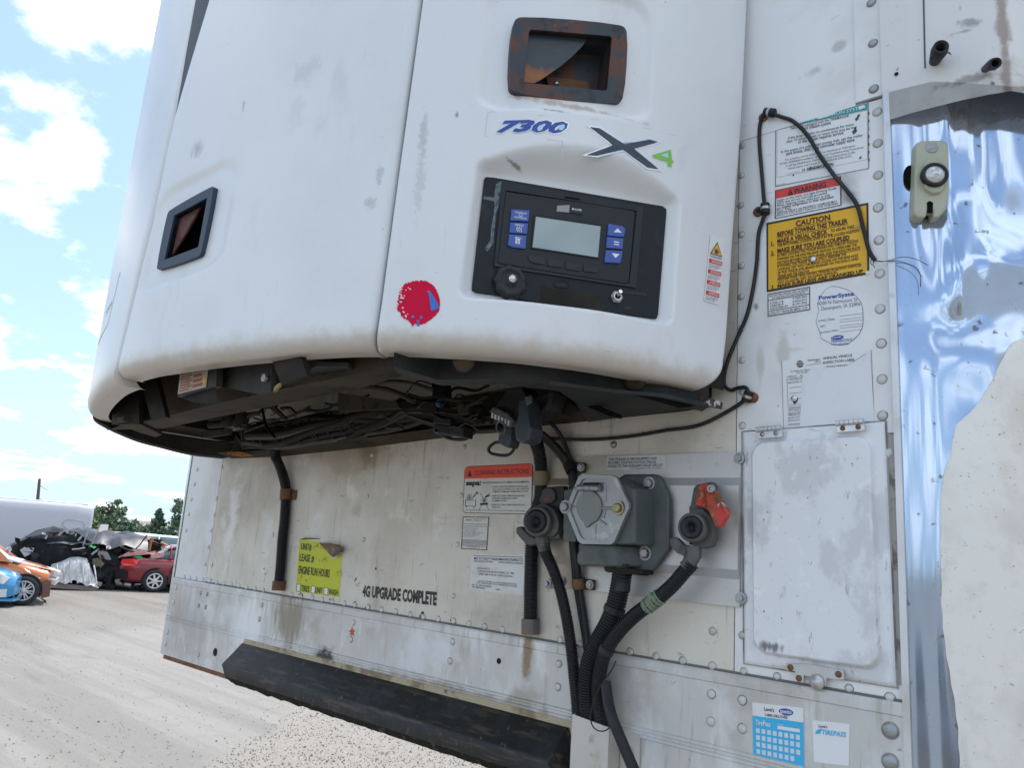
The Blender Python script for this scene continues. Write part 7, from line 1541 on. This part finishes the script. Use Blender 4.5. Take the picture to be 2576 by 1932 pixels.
# rust brown SUV shell behind the wreck
m_rsuv = mat('rust_brown_paint', (.26, .12, .055), .6, .1, noise=[((.42, .28, .18), 1.2, .5, .66, .8), ((.12, .06, .035), 4, .55, .7, .7)])
P = atd(*b8(1480, 1120), 28.0); hd = view_heading(270, 3)
c = Car('burnt_suv', 'rust brown burnt out SUV standing behind the black wreck', 'car', (P[0], P[1], GZ), hd)
c.body([(-2.3, .5, 1.1, .85), (-1.8, .4, 1.15, .93), (0, .38, 1.15, .95), (.9, .4, 1.12, .95), (1.6, .45, 1.02, .93), (2.25, .5, .9, .85)], m_rsuv, .01)
q = MB(); rows = [[(x, -.86 * w, z - .06), (x, -.7 * w, z), (x, 0, z + .03), (x, .7 * w, z), (x, .86 * w, z - .06)] for x, z, w in ((-2.1, 1.56, .95), (-1.2, 1.64, 1), (0, 1.62, 1), (.5, 1.54, 1), (.85, 1.42, .97))]
q.grid(rows); q.grid([[(p[0], p[1], p[2] - .07) for p in r] for r in rows]); c.part(q, 'roof', m_rsuv)
for x0, x1 in ((-2.2, -2.05), (-1.0, -1.0), (.1, .12), (.55, .58), (1.55, .85)):
    for y in (-.92, .92):
        q = MB(); q.tube([(x0, y, 1.12), (x1, y * .93, 1.52 if x1 < .8 else 1.40)], .05, 6); c.part(q, 'pillar', m_rsuv)
q = MB(); q.grid([[(x, -.80, z) for x in (-2.0, -.9, .3, .9)] for z in (1.1, 1.5)]); q.grid([[(x, .2, z) for x in (-2.0, -.9, .3)] for z in (1.1, 1.5)]); c.part(q, 'interior', m_under)
c.wheel(1.45, -.95, .36); c.wheel(-1.4, -.95, .36); c.wheel(1.45, .9, .36); c.wheel(-1.4, .9, .36)
# long pale cargo van
m_van = mat('pale_grey_van_paint', (.42, .44, .49), .55, coat=.1)
P = atd(*b8(1000, 800), 33.5); Pl = atd(*b8(-900, 700), 33.5); hd = view_heading(60, 6)
vz = lambda px, py, d: atd(px, py, d)[2] - GZ
top = vz(*b8(900, 225), 33.5); bot = vz(*b8(400, 785), 33.5)
c = Car('cargo_van', 'long pale grey windowless cargo van with a high roof at left', 'van', (P[0], P[1], GZ), hd)
rows = []
for x in (-7.0, -6.9, -6.0, -4, -2, -.6, -.12, -.02, .0):
    e = .0 if x < -.3 else (.05 if x < -.05 else (.12 if x < -.01 else .22)); tp = top - e * .5
    rows.append([(x, -1.0 + e * .4, bot), (x, -1.02 + e * .4, bot + .5), (x, -1.0 + e * .4, bot + 1.3), (x, -.95 + e * .4, tp - .16), (x, -.88 + e * .4, tp - .05), (x, -.75, tp), (x, 0, tp + .03), (x, .75, tp), (x, .95, tp - .16), (x, 1.0 - e * .4, bot)])
q = MB(); q.grid(rows); q.poly(rows[-1][::-1]); q.poly(rows[0]); c.part(q, 'body', m_van)
q = MB(); q.box(-6.9, -.1, -.93, .93, bot - .22, bot + .02); c.part(q, 'chassis_sill', m_under)
q = MB(); f = [(-.95, bot + .9), (-.95, top - .72), (-.85, top - .60), (-.38, top - .60), (-.26, top - .72), (-.26, bot + .2)]
q.tube([(x, -1.025 + .05 * max(0, (z - bot - 1.3)), z) for x, z in f], .008, 5); c.part(q, 'door_seam', m_bolt)
q = MB(); q.tube([(-4.75, -1.02, bot + .05), (-4.7, -1.0, bot + 1.3), (-4.62, -.955, top - .18)], .008, 5); c.part(q, 'panel_seam', m_bolt)
q = MB(); q.tube([(-6.8, -.80, top + .0), (-.2, -.80, top - .01)], .02, 6); c.part(q, 'roof_gutter', mat('white_gutter', (.75, .77, .78), .4))
c.wheel(-1.2, -.98, .36); c.wheel(-5.2, -.98, .36); c.wheel(-1.2, .95, .36); c.wheel(-5.2, .95, .36)
# two pale SUVs far right, one behind the other
m_wsuv = paint('white_suv_paint', (.62, .64, .66))
for (px0, px1, ptop, d, lab, tn, gl_) in [(1660, 1900, 585, 36, 'white SUV roof and dark glass just right of the rust brown SUV', 8, m_glassd), (1880, 2300, 608, 34, 'white SUV with square side windows nearest the edge of the trailer', 4, m_glassl)]:
    P = atd(*b8(.5 * (px0 + px1), 760), d); tp = vz(*b8(px0, ptop), d); hd = view_heading(400, tn)
    c = Car('white_suv', lab, 'car', (P[0], P[1], GZ), hd, 'white SUVs parked at the back of the yard')
    k = tp / 1.75
    c.body([(-2.2, .45, 1.05 * k, .85), (-1.8, .4, 1.1 * k, .93), (0, .4, 1.1 * k, .94), (1.0, .4, 1.08 * k, .94), (1.7, .45, .98 * k, .9), (2.2, .5, .85 * k, .8)], m_wsuv)
    c.cabin([(-2.1, 1.1 * k, 1.3 * k, .88, .8), (-1.9, 1.1 * k, tp - .03, .90, .80), (-.6, 1.1 * k, tp, .91, .80), (.3, 1.1 * k, tp - .02, .91, .80), (1.15, 1.06 * k, 1.12 * k, .9, .84)], gl_, m_wsuv, (1, 2, 3))
    c.wheel(1.4, -.94, .37); c.wheel(-1.4, -.94, .37); c.wheel(1.4, .9, .37); c.wheel(-1.4, .9, .37)
# plastic wrapped load on the ground
m_wrap = mat('translucent_wrap', (.50, .51, .53), .25, 0, noise=[((.72, .73, .74), 5, .5, .62, .9), ((.22, .22, .24), 3, .55, .68, .7)], coat=.6)
P = g_at(*b8(850, 1275)); r = ray(170, 1450); ex = np.array([math.cos(view_heading(170)), math.sin(view_heading(170)), 0]); ey = np.array([-ex[1], ex[0], 0])
ppm = F / np.linalg.norm(P - CAMP) * (2212 / 460)
WL = thing('wrapped_pallet', 'clear plastic draped over parts on a low pallet beside the orange hatchback', 'pallet', P)
def pl(x, y, h): return P + ex * (x - 850) / ppm + ey * h + np.array([0, 0, (1275 - y) / ppm])
q = MB(); f = [pl(x, y, 0) for x, y in [(580, 1255), (1090, 1275), (1095, 1235), (590, 1200)]]; q.prism(f, [p + ey * .9 for p in f]); q.build('pallet_base', mat('grey_board', (.24, .20, .18), .8), WL)
prof_ = [(620, 1195, 1195), (640, 1030, 1200), (720, 1000, 1190), (800, 950, 1215), (870, 942, 1170), (950, 955, 1200), (985, 1010, 1230), (1030, 1100, 1215), (1070, 1170, 1240), (1100, 1225, 1245)]
rows = []
for i, (x, yt, yb) in enumerate(prof_):
    rows.append([pl(x + rng.uniform(-6, 6), yb, -.06 - .05 * (i % 2)), pl(x + rng.uniform(-8, 8), .6 * yb + .4 * yt, -.03 + .07 * (i % 2)), pl(x, .25 * yb + .75 * yt, .05 - .05 * (i % 2)), pl(x, yt, .22), pl(x, yt + 6, .5), pl(x, yt + 40, .8), pl(x, yb, .9)])
q = MB(); q.grid(rows, True); q.build('plastic_wrap', m_wrap, WL)
for k in range(7):
    x = 690 + 52 * k; q = MB(); q.tube([pl(x + 4 * k, 960 + abs(k - 3) * 20, .0), pl(x + 14 + 5 * k, 1080, -.09), pl(x + 40 + 6 * k, 1200, -.12)], .02, 6); q.build('wrap_fold', m_wrap, WL)
# dark kerb of scrap behind the orange car
P = g_at(*b8(450, 960)); SC = thing('scrap_heap', 'low dark heap of car parts under the end of the long pale van', 'scrap', P)
for k in range(26):
    p = P + ex * rng.uniform(-1.6, 1.2) + ey * rng.uniform(-.3, .6) + np.array([0, 0, rng.uniform(.05, .9)]); q = MB(); s_z = rng.uniform(.1, .4)
    q.add([tuple(p + np.array([rng.normal(), rng.normal(), rng.normal() * .7]) * s_z * .6) for _ in range(4)], [(0, 1, 2), (0, 2, 3), (0, 3, 1), (1, 3, 2)]); q.build('scrap_piece', [m_under, m_scorch, m_dark][k % 3], SC)
# ------------------------------------------------------------------ trees
m_bark = mat('tree_bark', (.07, .052, .04), .9)
leafm = [mat('tree_leaf', c_, .6, noise=[(tuple(v * .55 for v in c_), .9, .42, .62, .8), (tuple(v * 1.5 for v in c_), 2.1, .6, .75, .5)]) for c_ in ((.12, .20, .105), (.085, .165, .10), (.18, .26, .09), (.11, .19, .105))]
def tree(label, px, pbase, ptop, wpx, d, kind, lm, group='trees along the far side of the yard'):
    bp = atd(px, pbase, d); tp_ = atd(px, ptop, d); bp[2] = GZ; Hh = tp_[2] - GZ
    ww = wpx / F * np.linalg.norm(atd(px, pbase, d) - CAMP) / 2
    t = thing('tree', label, 'tree', bp, group)
    q = MB(); q.tube([bp, bp + [.1, 0, Hh * .3], bp + [0, .1, Hh * .6], bp + [.05, 0, Hh * .9]], [Hh * .028, Hh * .022, Hh * .014, .02], 8)
    limbs = []
    for k in range(9):
        h0 = Hh * rng.uniform(.22, .7); a = rng.uniform(0, 6.28); L2 = ww * rng.uniform(.5, .95); e = bp + np.array([L2 * math.cos(a), L2 * math.sin(a), h0 + L2 * rng.uniform(.3, .8)]); limbs.append(e)
        q.tube([bp + [0, 0, h0], .5 * (bp + [0, 0, h0]) + .5 * e - [0, 0, .1], e], [Hh * .012, Hh * .008, .02], 6)
    q.build('trunk', m_bark, t)
    q = MB(); n = 2600; cl = []
    if kind == 'round':
        for k in range(34):
            v = rng.normal(size=3); v /= np.linalg.norm(v); rr = rng.uniform(.25, 1) ** .5; cl.append((bp + np.array([v[0] * ww * rr * .80, v[1] * ww * rr * .80, Hh * (.66 + .33 * v[2] * rr)]), ww * rng.uniform(.16, .34)))
    elif kind == 'cone':
        for k in range(90):
            z = rng.uniform(.08, .98); rr = ww * (1 - z) ** .8 * rng.uniform(.1, .95); a = rng.uniform(0, 6.28); cl.append((bp + np.array([rr * math.cos(a), rr * math.sin(a), Hh * z]), ww * (.10 + .20 * (1 - z))))
    else:
        for k in range(34):
            a = rng.uniform(0, 6.28); rr = ww * math.sqrt(rng.uniform(0, 1)) * .85; cl.append((bp + np.array([rr * math.cos(a), rr * math.sin(a), Hh * rng.uniform(.12, .85) * (1 - .35 * (rr / ww) ** 2)]), ww * rng.uniform(.15, .28)))
    ls = max(.10, Hh * .019)
    for k in range(n):
        c0, rad = cl[k % len(cl)]; v = rng.normal(size=3); v /= np.linalg.norm(v); p = c0 + v * rad * rng.uniform(.3, 1.05) * np.array([1, 1, .8])
        a = rng.normal(size=3); a /= np.linalg.norm(a); b_ = np.cross(a, rng.normal(size=3)); b_ /= np.linalg.norm(b_); s_z = ls * rng.uniform(.6, 1.4)
        q.add([p - a * s_z, p + b_ * s_z * .7, p + a * s_z, p - b_ * s_z * .7], [(0, 1, 2, 3)])
    q.build('crown', lm, t, props={'kind': 'stuff'})
bx = lambda x, y: b8(x, y)
for (lab, x, yb, yt, w, d, kind, lm) in [('tall round headed tree rising above the black wreck', 1300, 540, 150, 420, 70, 'round', 0), ('yellowish green bushy tree below the tall round headed tree', 1190, 540, 395, 240, 66, 'bush', 2), ('small dark bushy tree between the round headed tree and the pointed one', 1520, 560, 405, 300, 68, 'bush', 1),
                                          ('dark pointed conifer between the bushes', 1890, 580, 285, 330, 64, 'cone', 1), ('tall green tree half cut off by the trailer edge', 2260, 590, 130, 480, 62, 'round', 3), ('low dark bush at the end of the pale van roof', 1060, 540, 470, 150, 74, 'bush', 1), ('low bush left of the pointed conifer', 1700, 560, 425, 260, 72, 'bush', 3), ('low bush at the foot of the tall green tree', 2080, 590, 470, 320, 70, 'bush', 1)]:
    p = bx(x, yb); p2 = bx(x, yt); tree(lab, p[0], p[1], p2[1], w * 460 / 2212, d, kind, leafm[lm])
# utility pole behind the van, small white sign
pb = b8(430, 165); pt = b8(462, 0); pt = r4(245, 1435)
UP = thing('utility_pole', 'thin leaning utility pole behind the roof of the long pale van', 'pole', atd(pb[0], 1330, 95) * [1, 1, 0] + [0, 0, GZ])
p1 = atd(*pt, 95); q = MB(); q.tube([np.array(UP.location) - [0, 0, .1], p1], [.20, .13], 8); q.build('pole', mat('weathered_wood', (.11, .09, .08), .9), UP)
for k in range(4):
    a = p1 - np.array([0, 0, .6 + 1.2 * k]); rr = ray(100, 1300); side = np.array([rr[1], -rr[0], 0]); side /= np.linalg.norm(side); q = MB(); q.tube([a, a + side * .9 - [0, 0, .5]], .05, 5); q.build('insulator_arm', m_bolt, UP)
for x in (1235, 1275):
    p = atd(*b8(x, 515), 60); sg_ = thing('yard_sign', 'small square white sign below the tall round headed tree, %s one' % ('left' if x < 1250 else 'right'), 'sign', (p[0], p[1], GZ)); sd = np.array([ex[0], ex[1], 0]); q = MB()
    f = [p + sd * a * .17 + np.array([0, 0, b_ * .2]) for a, b_ in ((-1, -1), (1, -1), (1, 1), (-1, 1))]; q.prism(f, [v + ey * .05 for v in f]); q.build('sign_board', m_paper, sg_); q = MB(); q.tube([np.array([p[0], p[1], GZ]), p - [0, 0, .2]], .03, 6); q.build('post', m_bolt, sg_)

# far hedge and scrub closing the yard all round
q = MB(); lm = mat('far_scrub_leaf', (.10, .16, .085), .7, noise=[((.04, .075, .04), .35, .45, .6, .8), ((.10, .14, .06), .9, .58, .7, .7)])
for k in range(20000):
    a = rng.uniform(0, 2 * math.pi); d = rng.uniform(95, 120); hgt = 1.5 + .7 * math.sin(a * 23) + .5 * math.sin(a * 61 + 1) + rng.uniform(0, .5)
    p = np.array([d * math.cos(a), d * math.sin(a), GZ + rng.uniform(0, 1) ** .8 * max(1.2, hgt)]); u_ = rng.normal(size=3); u_ /= np.linalg.norm(u_); w_ = np.cross(u_, rng.normal(size=3)); w_ /= np.linalg.norm(w_); s_z = rng.uniform(.22, .5)
    q.add([p - u_ * s_z, p + w_ * s_z * .7, p + u_ * s_z, p - w_ * s_z * .7], [(0, 1, 2, 3)])
o = q.build('far_scrub', lm); o['kind'] = 'stuff'
# neighbours added out of frame, for the reflections in the polished corner
NT = thing('parked_trailer', 'long white box trailer out of view to the right, mirrored in the dented polished corner', 'trailer', (5.3, 2, GZ))
q = MB(); q.box(4.0, 6.6, -2.6, 12, -.9, 2.0); q.build('box_body', mat('neighbour_white', (.74, .74, .73), .4, noise=[((.62, .60, .57), 1.5, .5, .7, .6)]), NT, bevel=.06)
q = MB(); q.box(3.99, 4.0, -2.62, 12, -1.02, -.88); q.build('bottom_rail', m_alu2, NT)
for y in (8.8, 10.1):
    for x in (4.3, 6.3):
        q = MB(); q.tube([(x - .25, y, GZ + .5), (x + .1, y, GZ + .5)], .5, 20, True, False); q.build('wheel', m_tyre, NT)
for x in (4.6, 6.0):
    q = MB(); q.box(x - .06, x + .06, .2, .32, GZ, -.9); q.build('landing_leg', m_dark, NT)
def plain_car(label, loc, hd, col):
    c = Car('unseen_car', label, 'car', (loc[0], loc[1], GZ), hd, 'unseen cars added for reflections in the polished corner')
    m = paint('parked_car_paint', col)
    c.body([(-2.2, .45, .85, .72), (-1.7, .28, .98, .86), (-.8, .26, .98, .88), (.6, .26, .97, .88), (1.4, .3, .86, .86), (2.1, .36, .7, .74)], m)
    c.cabin([(-1.7, .97, 1.05, .8, .7), (-1.0, .97, 1.42, .83, .64), (.2, .97, 1.45, .84, .63), (.7, .96, 1.3, .83, .66), (1.15, .92, .97, .8, .74)], m_glassd, m, (1, 2, 3))
    for x in (-1.35, 1.35):
        for y in (-.88, .86): c.wheel(x, y)
plain_car('unseen dark grey saloon added as a dark reflection in the polished corner', (3.1, -8.0), 2.0, (.035, .037, .04))
plain_car('unseen red hatchback added as a red streak in the polished corner', (6.6, -9.5), 1.9, (.35, .02, .025))
plain_car('unseen yellow green car added as a lime streak in the polished corner', (9.5, -9.0), 1.8, (.30, .36, .04))
